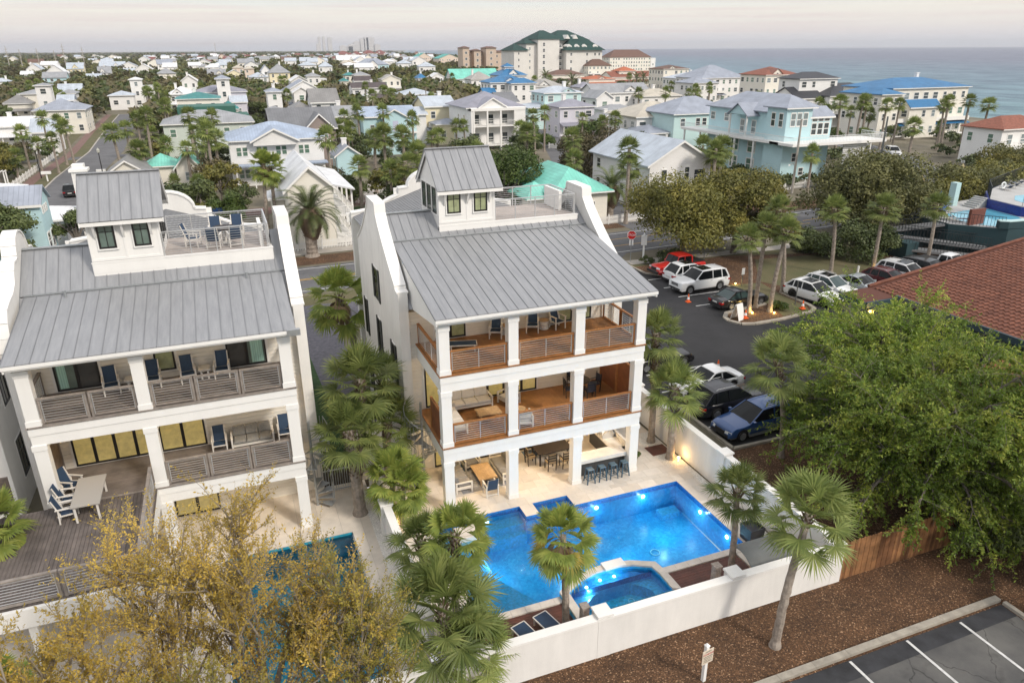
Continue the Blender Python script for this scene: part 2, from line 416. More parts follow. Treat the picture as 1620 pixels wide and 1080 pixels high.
def mulch_mat():
    m = mat('pine_mulch', (.075, .036, .017), .95, bump=.05, bscale=16)
    N, L, b = nodes_of(m)
    geo = N.new('ShaderNodeNewGeometry')
    v = N.new('ShaderNodeTexVoronoi'); v.inputs['Scale'].default_value = 24; L.new(geo.outputs['Position'], v.inputs['Vector'])
    rp = N.new('ShaderNodeValToRGB'); rp.color_ramp.elements[0].color = (.042, .021, .010, 1); rp.color_ramp.elements[1].color = (.38, .24, .14, 1)
    for p_, c_ in ((.5, (.082, .041, .018, 1)), (.86, (.125, .062, .028, 1)), (.95, (.22, .125, .068, 1))):
        e = rp.color_ramp.elements.new(p_); e.color = c_
    s = N.new('ShaderNodeSeparateColor'); L.new(v.outputs['Color'], s.inputs[0]); L.new(s.outputs[0], rp.inputs[0])
    n = N.new('ShaderNodeTexNoise'); n.inputs['Scale'].default_value = .7; n.inputs['Detail'].default_value = 6; L.new(geo.outputs['Position'], n.inputs['Vector'])
    mr = N.new('ShaderNodeMapRange'); mr.inputs[1].default_value = .3; mr.inputs[2].default_value = .7; mr.inputs[3].default_value = .72; mr.inputs[4].default_value = 1.3; L.new(n.outputs[0], mr.inputs[0])
    sc = N.new('ShaderNodeVectorMath'); sc.operation = 'SCALE'; L.new(rp.outputs[0], sc.inputs[0]); L.new(mr.outputs[0], sc.inputs['Scale'])
    L.new(sc.outputs[0], b.inputs['Base Color'])
    return m
mulch = mulch_mat()
def flat(name, pts, z, m, kind='structure'):
    return struct(MB().sheet(pts, z).build(name, m), kind)
def rect(x0, x1, y0, y1): return [(x0, y0), (x1, y0), (x1, y1), (x0, y1)]

# foreground mulch bank and planting
flat('mulch_bed', [(-14, 5), (30, 5), (30, 17.5), (40, 17.5), (40, 28), (20.6, 28), (20.6, 17.8), (-14, 17.8)], .008, mulch)
flat('mulch_bed', [(34.6, 57.6), (44, 49), (44, 47.6), (100, 47.6), (100, 57), (60, 57), (47, 60.5), (36, 60.5)], .014, mulch)
flat('grass_verge', [(34.5, 60.3), (46, 60.1), (60, 56.6), (110, 56.6), (110, 62.6), (36.5, 62.6)], .012, grass_m)
flat('grass_verge', [(46.5, 47.9), (62, 50.5), (60, 56.9), (49, 58.2), (44.5, 52)], .018, grass_m)
flat('grass_verge', [(-8, 69.2), (34.6, 69.6), (34.6, 71), (-8, 71)], .012, grass_m)
flat('grass_verge', [(-9, 60.5), (33, 60.5), (33, 63.4), (-9, 63.4)], .012, grass_m)
# lower right car park
flat('lower_car_park', [(15.2, -4), (25.6, -4), (25.6, 14.1), (15.2, 14.1)], .020, old_m)
old2 = mat('patched_asphalt', (.028, .029, .033), .8, var=.45, vscale=1.1, detail=9, bump=.008, bscale=40)
flat('asphalt_patch', [(15.2, 13.35), (25.6, 13.45), (25.6, 14.1), (15.2, 14.1)], .026, old2)
for i, x in enumerate((15.45, 18.05, 20.7, 23.3)):
    flat('parking_line', rect(x-.055, x+.055, 2 if i else 8, 14.05 if i < 3 else 14.0), .032, line_m)
def kerb(name, pts, w=.18, h=.13, m=curb_m, gap=3.0):
    """kerb of butted concrete lengths following pts"""
    th = struct(bpy.data.objects.new(name, None)); COL.objects.link(th); th.location = (pts[0][0], pts[0][1], 0)
    for a, b_ in zip(pts[:-1], pts[1:]):
        a = Vector((a[0], a[1], 0)); b_ = Vector((b_[0], b_[1], 0)); Ln = (b_-a).length
        n = max(1, int(round(Ln/gap)))
        for i in range(n):
            p = a.lerp(b_, i/n); q = a.lerp(b_, (i+1)/n-.012/max(Ln, .1)*1.0)
            MB().bar(p+Vector((0, 0, h/2)), q+Vector((0, 0, h/2)), w, h).build('kerb_stone', m, th)
    return th
kerb('kerb', [(10, 14.33), (15.2, 14.33), (25.75, 14.35)], .26, .13, gap=1.5)
kerb('kerb', [(25.75, 14.1), (25.75, 0)], .18, .13, gap=2.5)

# upper car park
lot = [(23.45, 27.75), (29.2, 27.75), (29.2, 27.0), (37.5, 27.0), (46, 30), (46, 37), (110, 37), (110, 46.9), (62.5, 48.4), (44.2, 48.3), (43.9, 45.5), (43.55, 44.2), (42.9, 43.55), (39.3, 43.0), (36.7, 42.9), (35.6, 43.4), (35.4, 44.6), (36.2, 45.6), (40.7, 46.4),
       (40.8, 52.5), (37.8, 55.6), (36.0, 58.0), (36.0, 61.8), (35.2, 63.6), (30, 63.6), (28.6, 61.5), (28.3, 50), (20.9, 47.5), (20.9, 38), (23.45, 33)]
flat('car_park', lot, .024, lot_m)
flat('island_bed', [(35.4, 43.6), (36.7, 42.9), (39.4, 43.0), (42.9, 43.55), (43.7, 44.3), (43.9, 45.6), (44.1, 48.6), (44.6, 52), (40.7, 52.3), (40.7, 46.4), (36.2, 45.6)], .034, mulch)
flat('island_grass', [(40.1, 43.5), (42.8, 43.8), (43.4, 44.5), (43.7, 48), (44.3, 51.5), (41, 52), (41, 46)], .044, grass_m)
kerb('kerb', [(40.7, 46.45), (36.3, 45.75), (35.5, 44.9), (35.35, 44.1), (35.8, 43.2), (36.8, 42.85), (39.4, 42.9), (42.9, 43.45), (43.6, 43.95), (43.85, 44.8), (44.05, 48.2)], .34, .15, gap=1.6)
kerb('kerb', [(44.1, 48.25), (62.5, 48.6), (100, 47)], .2, .13)
kerb('kerb', [(40.75, 46.6), (40.85, 52.4), (37.9, 55.7), (36.1, 58.1), (36.0, 61.6)], .2, .13)
kerb('kerb', [(23.35, 33), (23.35, 27.65), (29.1, 27.65), (29.1, 26.9), (37.5, 26.9)], .2, .14)
for (x0, x1, y) in ((35.1, 40.6, 50.85), (35.1, 36.9, 48.25), (35.3, 36.5, 53.5), (35.3, 36.7, 56.15), (24.0, 28.7, 37.65), (23.6, 24.8, 32.5), (23.6, 28.7, 35.1), (23.6, 28.7, 30.2)):
    flat('parking_line', rect(x0, x1, y-.06, y+.06), .030, line_m)
for x in (46.3, 49.0, 51.6, 54.2, 56.9, 59.5):
    flat('parking_line', [(x-.06, 43.3), (x+.06, 43.3), (x+.06, 48.1), (x-.06, 48.1)], .030, line_m)

# hairline cracks and oil stains on the older surfaces
def cracks(m, sc_, w_, dark):
    N, L, b = nodes_of(m); src = b.inputs['Base Color'].links[0].from_socket; geo = N.new('ShaderNodeNewGeometry')
    nz = N.new('ShaderNodeTexNoise'); nz.inputs['Scale'].default_value = 1.4; nz.inputs['Detail'].default_value = 4; L.new(geo.outputs['Position'], nz.inputs['Vector'])
    ad = N.new('ShaderNodeVectorMath'); ad.operation = 'MULTIPLY_ADD'; ad.inputs[1].default_value = (.7, .7, 0); L.new(nz.outputs['Color'], ad.inputs[0]); L.new(geo.outputs['Position'], ad.inputs[2])
    v = N.new('ShaderNodeTexVoronoi'); v.feature = 'DISTANCE_TO_EDGE'; v.inputs['Scale'].default_value = sc_; L.new(ad.outputs[0], v.inputs['Vector'])
    r = N.new('ShaderNodeMapRange'); r.inputs[1].default_value = 0; r.inputs[2].default_value = w_; r.inputs[3].default_value = dark; r.inputs[4].default_value = 1; L.new(v.outputs[0], r.inputs[0])
    n2 = N.new('ShaderNodeTexNoise'); n2.inputs['Scale'].default_value = .9; n2.inputs['Detail'].default_value = 3; L.new(geo.outputs['Position'], n2.inputs['Vector'])
    r2 = N.new('ShaderNodeMapRange'); r2.inputs[1].default_value = .6; r2.inputs[2].default_value = .7; r2.inputs[3].default_value = 1; r2.inputs[4].default_value = .62; L.new(n2.outputs[0], r2.inputs[0])
    q = N.new('ShaderNodeMath'); q.operation = 'MULTIPLY'; L.new(r.outputs[0], q.inputs[0]); L.new(r2.outputs[0], q.inputs[1])
    s = N.new('ShaderNodeVectorMath'); s.operation = 'SCALE'; L.new(src, s.inputs[0]); L.new(q.outputs[0], s.inputs['Scale']); L.new(s.outputs[0], b.inputs['Base Color'])
cracks(old_m, .45, .012, .4); cracks(road_m, .3, .006, .6); cracks(lot_m, .22, .006, .7)
# main road and its markings
def ribbon(name, pts, w, z, m, kind='structure'):
    P = [Vector((x, y, 0)) for x, y in pts]; Lf = []; Rt = []
    for i, p in enumerate(P):
        d = (P[min(i+1, len(P)-1)]-P[max(i-1, 0)]).normalized(); n = Vector((-d.y, d.x, 0))
        Lf.append(p+n*w/2); Rt.append(p-n*w/2)
    b_ = MB()
    for i in range(len(P)-1):
        b_.poly([(Rt[i].x, Rt[i].y, z), (Rt[i+1].x, Rt[i+1].y, z), (Lf[i+1].x, Lf[i+1].y, z), (Lf[i].x, Lf[i].y, z)])
    return struct(b_.build(name, m), kind)
def off(pts, d):
    P = [Vector((x, y, 0)) for x, y in pts]; o_ = []
    for i, p in enumerate(P):
        t = (P[min(i+1, len(P)-1)]-P[max(i-1, 0)]).normalized(); o_.append((p.x-t.y*d, p.y+t.x*d))
    return o_
main = [(-90, 65.6), (-20, 67.5), (10, 68.6), (30, 69.2), (48, 70.2), (66, 70.6), (84, 73.5), (100, 82), (112, 94), (122, 110), (131, 130), (139, 155), (150, 190)]
ribbon('road', main, 8.6, .018, road_m)
for d in (3.6, -3.6): ribbon('lane_line', off(main, d), .14, .024, line_m)
for d in (.14, -.14): ribbon('lane_line', off(main[:4], d), .11, .024, yline_m)
ribbon('lane_line', off(main[5:], 0), .12, .024, yline_m)
ribbon('lane_line', off([(31, 69.3), (47, 70.2), (66, 70.6)], 1.3), .12, .024, yline_m)
ribbon('lane_line', off([(31, 69.3), (47, 70.2), (66, 70.6)], -1.3), .12, .024, yline_m)
flat('road', [(28.3, 61.6), (35.8, 61.6), (36.9, 64.0), (39, 66.2), (24, 65.8), (27, 64)], .0155, road_m)
ribbon('pavement', [(36.5, 62.0), (44, 61.6), (54, 61.2), (62, 62), (76, 63.4), (110, 66)], 1.5, .030, conc)
ribbon('pavement', [(-20, 77.6), (10, 78.6), (34, 79.4), (60, 79)], 2.0, .030, conc)
ribbon('pavement', off(main[8:], 8), 1.6, .030, conc)
ribbon('mulch_bed', [(-12, 74.6), (34, 76)], 3.4, .016, mulch)
ribbon('mulch_bed', [(36, 78.4), (80, 78.6)], 5.0, .016, mulch)
# side streets of the beach town
left_st = [(-12, 72), (-14.5, 92), (-20, 108), (-23, 126), (-23.4, 145), (-22.8, 182), (-25, 230), (-27, 290)]
ribbon('street', left_st, 6.6, .020, road_m)
ribbon('street_kerb', off(left_st, 3.45), .3, .05, conc)
ribbon('brick_path', off(left_st, 6.6), 1.7, .024, brickpave)
ribbon('grass_verge', off(left_st, 4.7), 2.1, .018, grass_m)
ribbon('grass_verge', off(left_st, 9.5), 2.4, .018, grass_m)
right_st = [(47.3, 73), (47.6, 92), (50.5, 108), (56, 120), (62, 130), (70, 152), (76, 178), (80, 215), (84, 260)]
ribbon('street', right_st, 6.4, .020, road_m)
ribbon('street_kerb', off(right_st, -3.4), .3, .05, conc)
ribbon('brick_path', off(right_st, -6.6), 1.6, .024, brickpave)
ribbon('grass_verge', off(right_st, -4.8), 2.0, .018, grass_m)
mid_st = [(17, 80), (19, 105), (21, 120), (30, 124.5), (60, 128)]
ribbon('brick_lane', [(-16, 101.5), (6, 103), (17.5, 104.5), (34, 106), (50, 108)], 4.6, .021, brickpave)
ribbon('brick_lane', [(20.5, 106), (21.5, 118)], 3.8, .023, conc)
ribbon('lane', [(24, 163), (50, 168), (78, 172)], 4.4, .022, road_m)
ribbon('lane', [(-75, 168), (-24, 172), (20, 178)], 4.4, .022, road_m)
# drive between the two villas, with lawn beside it
flat('gravel_drive', [(3.0, 38), (6.5, 38), (6.5, 60.5), (3.4, 60.5)], .020, paver_m)
flat('gravel_drive', rect(-9, 30, 55.5, 60.6), .017, paver_m)
flat('lawn', [(2.5, 34), (4.2, 34), (3.6, 58), (2.3, 58)], .024, lawn_m)
flat('lawn', [(14.5, 85.5), (21, 85.8), (21, 101), (14.5, 100.6)], .022, lawn_m)
flat('planting_soil', rect(2.4, 6.6, 31.3, 38), .012, hedge_ground)

# ================================================================== POOL TERRACE OF THE RIGHT-HAND VILLA
# travertine terrace with the pool, the spa and the left pool cut out of it
tile = mat('travertine', (.64, .575, .50), .6, var=.06, vscale=2.2, detail=7)
N, L, b = nodes_of(tile)
oi = N.new('ShaderNodeObjectInfo'); geo = N.new('ShaderNodeNewGeometry')
rp = N.new('ShaderNodeValToRGB'); rp.color_ramp.elements[0].color = (.60, .54, .465, 1); rp.color_ramp.elements[1].color = (.71, .65, .575, 1); L.new(oi.outputs['Random'], rp.inputs[0])
n1 = N.new('ShaderNodeTexNoise'); n1.inputs['Scale'].default_value = 3; n1.inputs['Detail'].default_value = 8; L.new(geo.outputs['Position'], n1.inputs['Vector'])
mr = N.new('ShaderNodeMapRange'); mr.inputs[3].default_value = .86; mr.inputs[4].default_value = 1.12; L.new(n1.outputs[0], mr.inputs[0])
sc = N.new('ShaderNodeVectorMath'); sc.operation = 'SCALE'; L.new(rp.outputs[0], sc.inputs[0]); L.new(mr.outputs[0], sc.inputs['Scale']); L.new(sc.outputs[0], b.inputs['Base Color'])
grout = mat('grout', (.44, .39, .33), .9, var=.1, vscale=3)
coping_m = mat('coping_stone', (.60, .55, .49), .7, var=.08, vscale=4)
ZT = .05
# terrace pieces around the pool (pool: x 6.7..18.7, y 20.7..26.9)
terr = MB()
slabs = []
def tb(x0, x1, y0, y1): terr.box(x0, x1, y0, y1, -.15, ZT-.012); slabs.append((x0, x1, y0, y1))
tb(4.72, 6.65, 20.5, 38); tb(6.65, 20.15, 27.0, 31.79); tb(18.8, 20.15, 20.62, 27.0); tb(18.32, 20.15, 31.79, 42)
tb(10.75, 11.42, 26.12, 27.0); tb(13.2, 18.8, 26.12, 27.0)
TR = struct(terr.build('terrace', grout)); tcache = {}
def lay(x0, x1, y0, y1, w=.92, d=.6):
    """separate travertine slabs in running bond with open joints"""
    j = 0; y = y0
    while y < y1-.02:
        x = x0-(w/2 if j % 2 else 0)
        while x < x1-.02:
            a, c, e = max(x, x0), min(x+w, x1), min(y+d, y1); k = (round(c-a, 2), round(e-y, 2))
            if k[0] > .04 and k[1] > .04:
                if k not in tcache: tcache[k] = B(.004, k[0]-.004, .004, k[1]-.004, 0, .0115).mesh('tile', tile)
                place(tcache[k], 'tile', TR, (a, y, ZT-.012+rng.uniform(0, .0015)))
            x += w
        y += d; j += 1
for r_ in slabs: lay(*r_)
# coping of the near side
cp = thing('pool_coping', 'pale stone coping along the near edge of the large blue pool', 'pool edging', (6.6, 20.6, 0))
xx = 6.65
while xx < 10.0:
    B(xx, min(xx+.6, 10.05)-.01, 20.38, 20.72, -.1, ZT+.02).build('coping_stone', coping_m, cp); xx += .6
xx = 14.55
while xx < 18.75:
    B(xx, min(xx+.6, 18.79)-.01, 20.38, 20.72, -.1, ZT+.02).build('coping_stone', coping_m, cp); xx += .6
# basin
pt = mat('pool_mosaic', (.012, .13, .42), .35)
N, L, b = nodes_of(pt)
geo = N.new('ShaderNodeNewGeometry')
vo = N.new('ShaderNodeTexVoronoi'); vo.inputs['Scale'].default_value = 9; L.new(geo.outputs['Position'], vo.inputs['Vector'])
rp = N.new('ShaderNodeValToRGB')
rp.color_ramp.elements[0].color = (.022, .25, .60, 1); rp.color_ramp.elements[1].color = (.12, .60, .90, 1)
e = rp.color_ramp.elements.new(.55); e.color = (.04, .42, .76, 1)
s_ = N.new('ShaderNodeSeparateColor'); L.new(vo.outputs['Color'], s_.inputs[0])
n1 = N.new('ShaderNodeTexNoise'); n1.inputs['Scale'].default_value = .8; n1.inputs['Detail'].default_value = 5; L.new(geo.outputs['Position'], n1.inputs['Vector'])
mm = N.new('ShaderNodeMath'); mm.operation = 'MULTIPLY_ADD'; mm.inputs[1].default_value = .45; L.new(s_.outputs[0], mm.inputs[0])
m3 = N.new('ShaderNodeMath'); m3.operation = 'MULTIPLY_ADD'; m3.inputs[1].default_value = 1.1; m3.inputs[2].default_value = -.3; L.new(n1.outputs[0], m3.inputs[0]); L.new(m3.outputs[0], mm.inputs[2])
L.new(mm.outputs[0], rp.inputs[0]); L.new(rp.outputs[0], b.inputs['Base Color'])
pt_light = mat('pale_mosaic', (.10, .46, .74), .35, var=.25, vscale=9)
pt_teal = mat('teal_mosaic', (.07, .48, .66), .4, var=.35, vscale=9)
band = mat('waterline_tile', (.03, .19, .52), .25, var=.3, vscale=12)

def water_mat(name, tint, dens):
    m = bpy.data.materials.new(name); m.use_nodes = True
    N = m.node_tree.nodes; L = m.node_tree.links; N.remove(N['Principled BSDF']); out = N['Material Output']
    tr = N.new('ShaderNodeBsdfTransparent'); tr.inputs[0].default_value = (*tint, 1)
    gl = N.new('ShaderNodeBsdfGlossy'); gl.inputs['Roughness'].default_value = .03
    fr = N.new('ShaderNodeFresnel'); fr.inputs['IOR'].default_value = 1.33
    geo = N.new('ShaderNodeNewGeometry')
    n1 = N.new('ShaderNodeTexNoise'); n1.inputs['Scale'].default_value = 3.2; n1.inputs['Detail'].default_value = 3; L.new(geo.outputs['Position'], n1.inputs['Vector'])
    bp = N.new('ShaderNodeBump'); bp.inputs['Distance'].default_value = .02; bp.inputs['Strength'].default_value = .5; L.new(n1.outputs[0], bp.inputs['Height'])
    L.new(bp.outputs[0], gl.inputs['Normal']); L.new(bp.outputs[0], fr.inputs['Normal'])
    ms = N.new('ShaderNodeMixShader'); L.new(fr.outputs[0], ms.inputs[0]); L.new(tr.outputs[0], ms.inputs[1]); L.new(gl.outputs[0], ms.inputs[2])
    L.new(ms.outputs[0], out.inputs[0])
    MATS[name] = m
    return m
water = water_mat('pool_water', (.60, .90, .99), 1)
water_teal = water_mat('old_pool_water', (.6, .9, .95), 1)
lamp_glow = mat('pool_lamp_glow', (1, 1, 1), .5, emit=((.92, .97, 1), 3.5))

pool = thing('swimming_pool', 'large bright blue swimming pool in front of the three storey white villa', 'pool', (12, 23.5, 0))
bs = MB()   # floor and walls as a shell
D = -1.35
bs.add([(6.7, 20.72, D), (18.7, 20.72, D), (18.8, 26.1, D), (6.7, 27.0, D)], [(0, 1, 2, 3)])
def wall(p, q, z0, z1, b_): b_.add([(p[0], p[1], z0), (q[0], q[1], z0), (q[0], q[1], z1), (p[0], p[1], z1)], [(0, 1, 2, 3)])
shape = [(6.66, 20.73), (18.79, 20.73), (18.79, 26.11), (13.19, 26.11), (13.19, 26.98), (11.43, 26.98), (11.43, 26.11), (10.74, 26.11), (10.74, 26.98), (6.66, 26.98)]
for a, c in zip(shape, shape[1:]+shape[:1]): wall(a, c, D, -.22, bs)
bs.build('basin', pt, pool)
wb = MB()
for a, c in zip(shape, shape[1:]+shape[:1]): wall(a, c, -.22, ZT-.004, wb)
wb.build('waterline_band', band, pool)
# steps and shelves inside
B(11.45, 13.17, 26.14, 26.96, D, -.55).build('ledge', pt, pool)
B(8.9, 10.72, 26.3, 26.96, D, -.42).build('step', pt_light, pool)
B(8.9, 10.72, 25.95, 26.29, D, -.75).build('step', pt_light, pool)
MB().add([(6.68, 20.75, -.32), (9.75, 20.75, -.62), (8.2, 23.4, -.55), (8.2, 26.2, -.5), (6.68, 26.2, -.28), (9.75, 20.75, D), (8.2, 23.4, D), (8.2, 26.2, D)],
         [(0, 1, 2, 3, 4), (1, 5, 6, 2), (2, 6, 7, 3)]).build('tanning_shelf', pt_light, pool)
B(17.5, 18.5, 25.2, 25.75, D, -1.05).build('step', pt_light, pool)
MB().sheet(shape, -.07).build('water_surface', water, pool)
def ring_bm(c, r, w, z0, z1, n=24):
    b_ = MB()
    b_.lathe([(r-w, z0), (r, z0), (r, z1), (r-w, z1)], c, n); b_.F = b_.F[:-2]; b_.I = b_.I[:-2]
    n_ = n
    for k in range(n_): b_.F.append((3*n_+k, 3*n_+(k+1) % n_, (k+1) % n_, k)); b_.I.append(0)
    return b_
ringm = mat('drain_ring', (.45, .80, .90), .4)
for c, r in (((15.9, 23.2), .22), ((16.5, 21.45), .23)):
    ring_bm((c[0], c[1], 0), r, .035, D+.01, D+.04).build('floor_drain', ringm, pool)
def point(name, loc, energy, col=(1, .75, .45), size=.1, parent=None):
    d = bpy.data.lights.new(name, 'POINT'); d.energy = energy; d.color = col; d.shadow_soft_size = size
    o = bpy.data.objects.new(name, d); COL.objects.link(o)
    if parent is not None: o.parent = parent; o.location = Vector(loc)-worldloc(parent)
    else: o.location = loc
    return o
for (x, y, dx, dy) in ((14.35, 26.05, 0, -1), (16.9, 26.05, 0, -1), (18.72, 23.95, -1, 0), (18.72, 21.9, -1, 0), (9.1, 26.9, 0, -1)):
    mb = MB()
    if dy: mb.prism([(x+.10*math.cos(t*PI/6), -.36+.10*math.sin(t*PI/6)) for t in range(12)], y, y+.03, 'y')
    else: mb.prism([(y+.10*math.cos(t*PI/6), -.36+.10*math.sin(t*PI/6)) for t in range(12)], x, x+.03, 'x')
    o = mb.build('pool_lamp', lamp_glow, pool)
    point('pool_lamp_and_fill', (x+dx*.3, y+dy*.3, -.5), 8, (.75, .92, 1), 0, pool)
for (x, y) in ((8.4, 24.2), (11.5, 23.6), (14.5, 23.2), (16.8, 23.8)):
    point('pool_lamp_and_fill', (x, y, -.45), 32, (.6, .88, 1), 0, pool)  # added fill points in mid-water, without fixtures, to brighten the pool evenly

# stone slab and planter box at the left end of the pool
tag(B(7.35, 8.35, 25.5, 26.4, -.6, .12).build('stone_plinth', coping_m), 'square pale stone plinth at the left end of the blue pool behind a palm', 'plinth')

# spa
spa = thing('spa', 'fan shaped raised spa with lit blue water set into the near side of the pool', 'spa', (12.2, 20.2, 0))
outer = [(9.95, 19.15), (9.95, 20.75), (10.85, 21.3), (11.7, 21.55), (12.7, 21.6), (13.5, 21.4), (14.4, 20.95), (14.5, 20.3), (14.5, 19.15)]
inner = [(10.28, 19.3), (10.28, 20.6), (11.0, 21.03), (11.8, 21.24), (12.7, 21.28), (13.4, 21.12), (14.1, 20.75), (14.18, 20.25), (14.18, 19.3)]
sw_ = MB()
nn = len(outer)
for i in range(nn):
    j = (i+1) % nn
    sw_.add([(*outer[i], .28), (*outer[j], .28), (*inner[j], .28), (*inner[i], .28)], [(0, 1, 2, 3)])
    sw_.add([(*outer[i], -1.3), (*outer[j], -1.3), (*outer[j], .24), (*outer[i], .24)], [(0, 1, 2, 3)])
cs = MB()
for i in range(nn):
    j = (i+1) % nn
    if i == nn-1: continue
    o1 = Vector((*outer[i], 0)); o2 = Vector((*outer[j], 0)); i1 = Vector((*inner[i], 0)); i2 = Vector((*inner[j], 0))
    m_ = MB()
    g_ = .004
    o1a = o1.lerp(o2, g_); o2a = o2.lerp(o1, g_); i1a = i1.lerp(i2, g_); i2a = i2.lerp(i1, g_)
    lo, hi = .2, .28
    m_.add([(o1a.x, o1a.y, lo), (o2a.x, o2a.y, lo), (i2a.x, i2a.y, lo), (i1a.x, i1a.y, lo), (o1a.x, o1a.y, hi), (o2a.x, o2a.y, hi), (i2a.x, i2a.y, hi), (i1a.x, i1a.y, hi)],
           [(0, 3, 2, 1), (4, 5, 6, 7), (0, 1, 5, 4), (1, 2, 6, 5), (2, 3, 7, 6), (3, 0, 4, 7)])
    m_.build('coping_stone', coping_m, spa)
ws = MB()
for i in range(nn-1): wall(outer[i], outer[i+1], -1.3, .2, ws)
for i in range(nn-1): wall(inner[i], inner[i+1], -.9, .2, ws)
wall(inner[-1], inner[0], -.9, .2, ws)
ws.build('spa_wall', pt, spa)
bench = [(10.29, 19.31), (10.29, 20.59), (11.0, 21.02), (11.8, 21.23), (12.7, 21.27), (13.4, 21.11), (14.09, 20.74), (14.17, 20.25), (14.17, 19.31)]
pit = [(10.75, 19.6), (10.95, 20.3), (11.4, 20.65), (12.0, 20.82), (12.7, 20.84), (13.2, 20.7), (13.55, 20.4), (13.75, 20.1), (13.75, 19.6)]
bn = MB()
for i in range(nn):
    j = (i+1) % nn
    bn.add([(*bench[i], -.32), (*bench[j], -.32), (*pit[j], -.32), (*pit[i], -.32)], [(0, 1, 2, 3)])
    wall(pit[i], pit[j], -.85, -.32, bn)
bn.build('bench', pt_light, spa)
MB().sheet(pit[::-1], -.85).build('spa_floor', pt_teal, spa)
MB().sheet(inner[::-1], .1).build('water_surface', water, spa)
for x, y in ((11.75, 20.3), (12.25, 19.75), (13.0, 20.35)):
    ring_bm((x, y, 0), .14, .035, -.84, -.80).build('floor_drain', ringm, spa)
for x, y in ((11.25, 21.02), (11.95, 21.2), (12.6, 21.2)):
    MB().lathe([(.001, -.22), (.06, -.22), (.075, -.2), (.06, -.16), (.001, -.15)], (x, y-.05, .1), 10).build('spa_lamp', lamp_glow, spa)
    point('spa_light', (x, y-.35, -.12), 7, (.8, .93, 1), 0, spa)
MB().box(12.2, 13.15, 21.15, 21.62, .285, .36).build('spillway_stone', trim, spa)

# sunken red timber decks along the near wall
dk = struct(bpy.data.objects.new('timber_deck', None)); COL.objects.link(dk); dk.location = (7, 18.5, 0)
y_ = 17.95
while y_ < 20.36:
    for (a, c) in ((4.9, 9.93), (14.55, 18.0)):
        B(a, c, y_, min(y_+.135, 20.36), -.02, .03+rng.uniform(-.003, .003)).build('deck_board', reddeck, dk)
    y_ += .142
struct(B(4.9, 9.93, 17.72, 20.37, -.2, -.04).build('deck_base', hedge_ground)); struct(B(14.55, 20.2, 17.72, 20.37, -.2, -.04).build('deck_base', hedge_ground))
struct(B(9.94, 14.54, 17.8, 19.14, -.05, .02).build('spa_walk', reddeck))
struct(B(18.05, 20.15, 17.72, 20.6, -.15, ZT-.004).build('terrace', tile))

# perimeter walls
def perimeter(name, label, x0, x1, y0, y1, h, cap=.08, piers=()):
    t = thing(name, label, 'wall', ((x0+x1)/2, (y0+y1)/2, 0))
    B(x0, x1, y0, y1, -.3, h).build('wall_body', stucco, t)
    B(x0-.05, x1+.05, y0-.05, y1+.05, h+.001, h+cap).build('wall_cap', trim, t)
    for px_, py_ in piers:
        B(px_-.26, px_+.26, py_-.26, py_+.26, -.2, h+.12).build('pier', stucco, t)
        B(px_-.3, px_+.3, py_-.3, py_+.3, h+.121, h+.2).build('pier_cap', trim, t)
    return t
perimeter('garden_wall', 'long white stucco wall between the pool deck and the brown mulch bank', -2.0, 20.35, 17.45, 17.7, 1.66, piers=((10.15, 17.7), (15.7, 17.7), (20.55, 17.7), (4.6, 17.7)))
perimeter('garden_wall', 'white stucco wall along the right side of the terrace beside the car park', 20.35, 20.6, 17.97, 41.5, 1.9, piers=((20.5, 24.8), (20.5, 33.0)))
perimeter('garden_wall', 'low white wall between the two villas beside the palms and white pebbles', 4.45, 4.7, 20.0, 30.8, 1.5, piers=((4.58, 27.3),))

# ================================================================== VILLAS
RODS = {}
def unit_rod():
    if 'r' not in RODS: RODS['r'] = MB().box(0, 1, -.5, .5, -.5, .5).mesh('rod', steel)
    return RODS['r']
def railing(parent, p, q, z, wood, h=1.02, nrod=8, name='railing', mids=None, wtop=.13):
    """railing from p to q standing on z: wooden hand rail and end posts, steel rods"""
    p = Vector((p[0], p[1], 0)); q = Vector((q[0], q[1], 0)); d = q-p; Ln = d.length; u = d/Ln
    ang = math.atan2(d.y, d.x); Z = lambda v, zz: (v.x, v.y, zz)
    top = MB().bar(Z(p, z+h), Z(q, z+h), wtop, .055).build('railing', wood, parent)
    off_ = worldloc(top)
    MB().bar(Z(p, z+.075), Z(q, z+.075), .09, .05).build('bottom_rail', wood, top)
    for e in (p+u*.05, q-u*.05):
        MB().bar(Z(e, z), Z(e, z+h-.028), .085, .085, up=(u.x, u.y, 0)).build('post', wood, top)
    n = mids if mids is not None else max(1, int(Ln/1.5))
    for i in range(n+2):
        e = p+u*(.12+(Ln-.24)*i/(n+1))
        MB().bar(Z(e, z+.1), Z(e, z+h-.03), .03, .03, up=(u.x, u.y, 0)).build('baluster', steel, top)
    for i in range(nrod):
        zz = z+.17+(h-.26)*i/(nrod-1)
        a = p+u*.09
        o = link('rod', unit_rod(), top, Vector((a.x, a.y, zz))-off_, ang); o.scale = (Ln-.18, .016, .016)
    return top

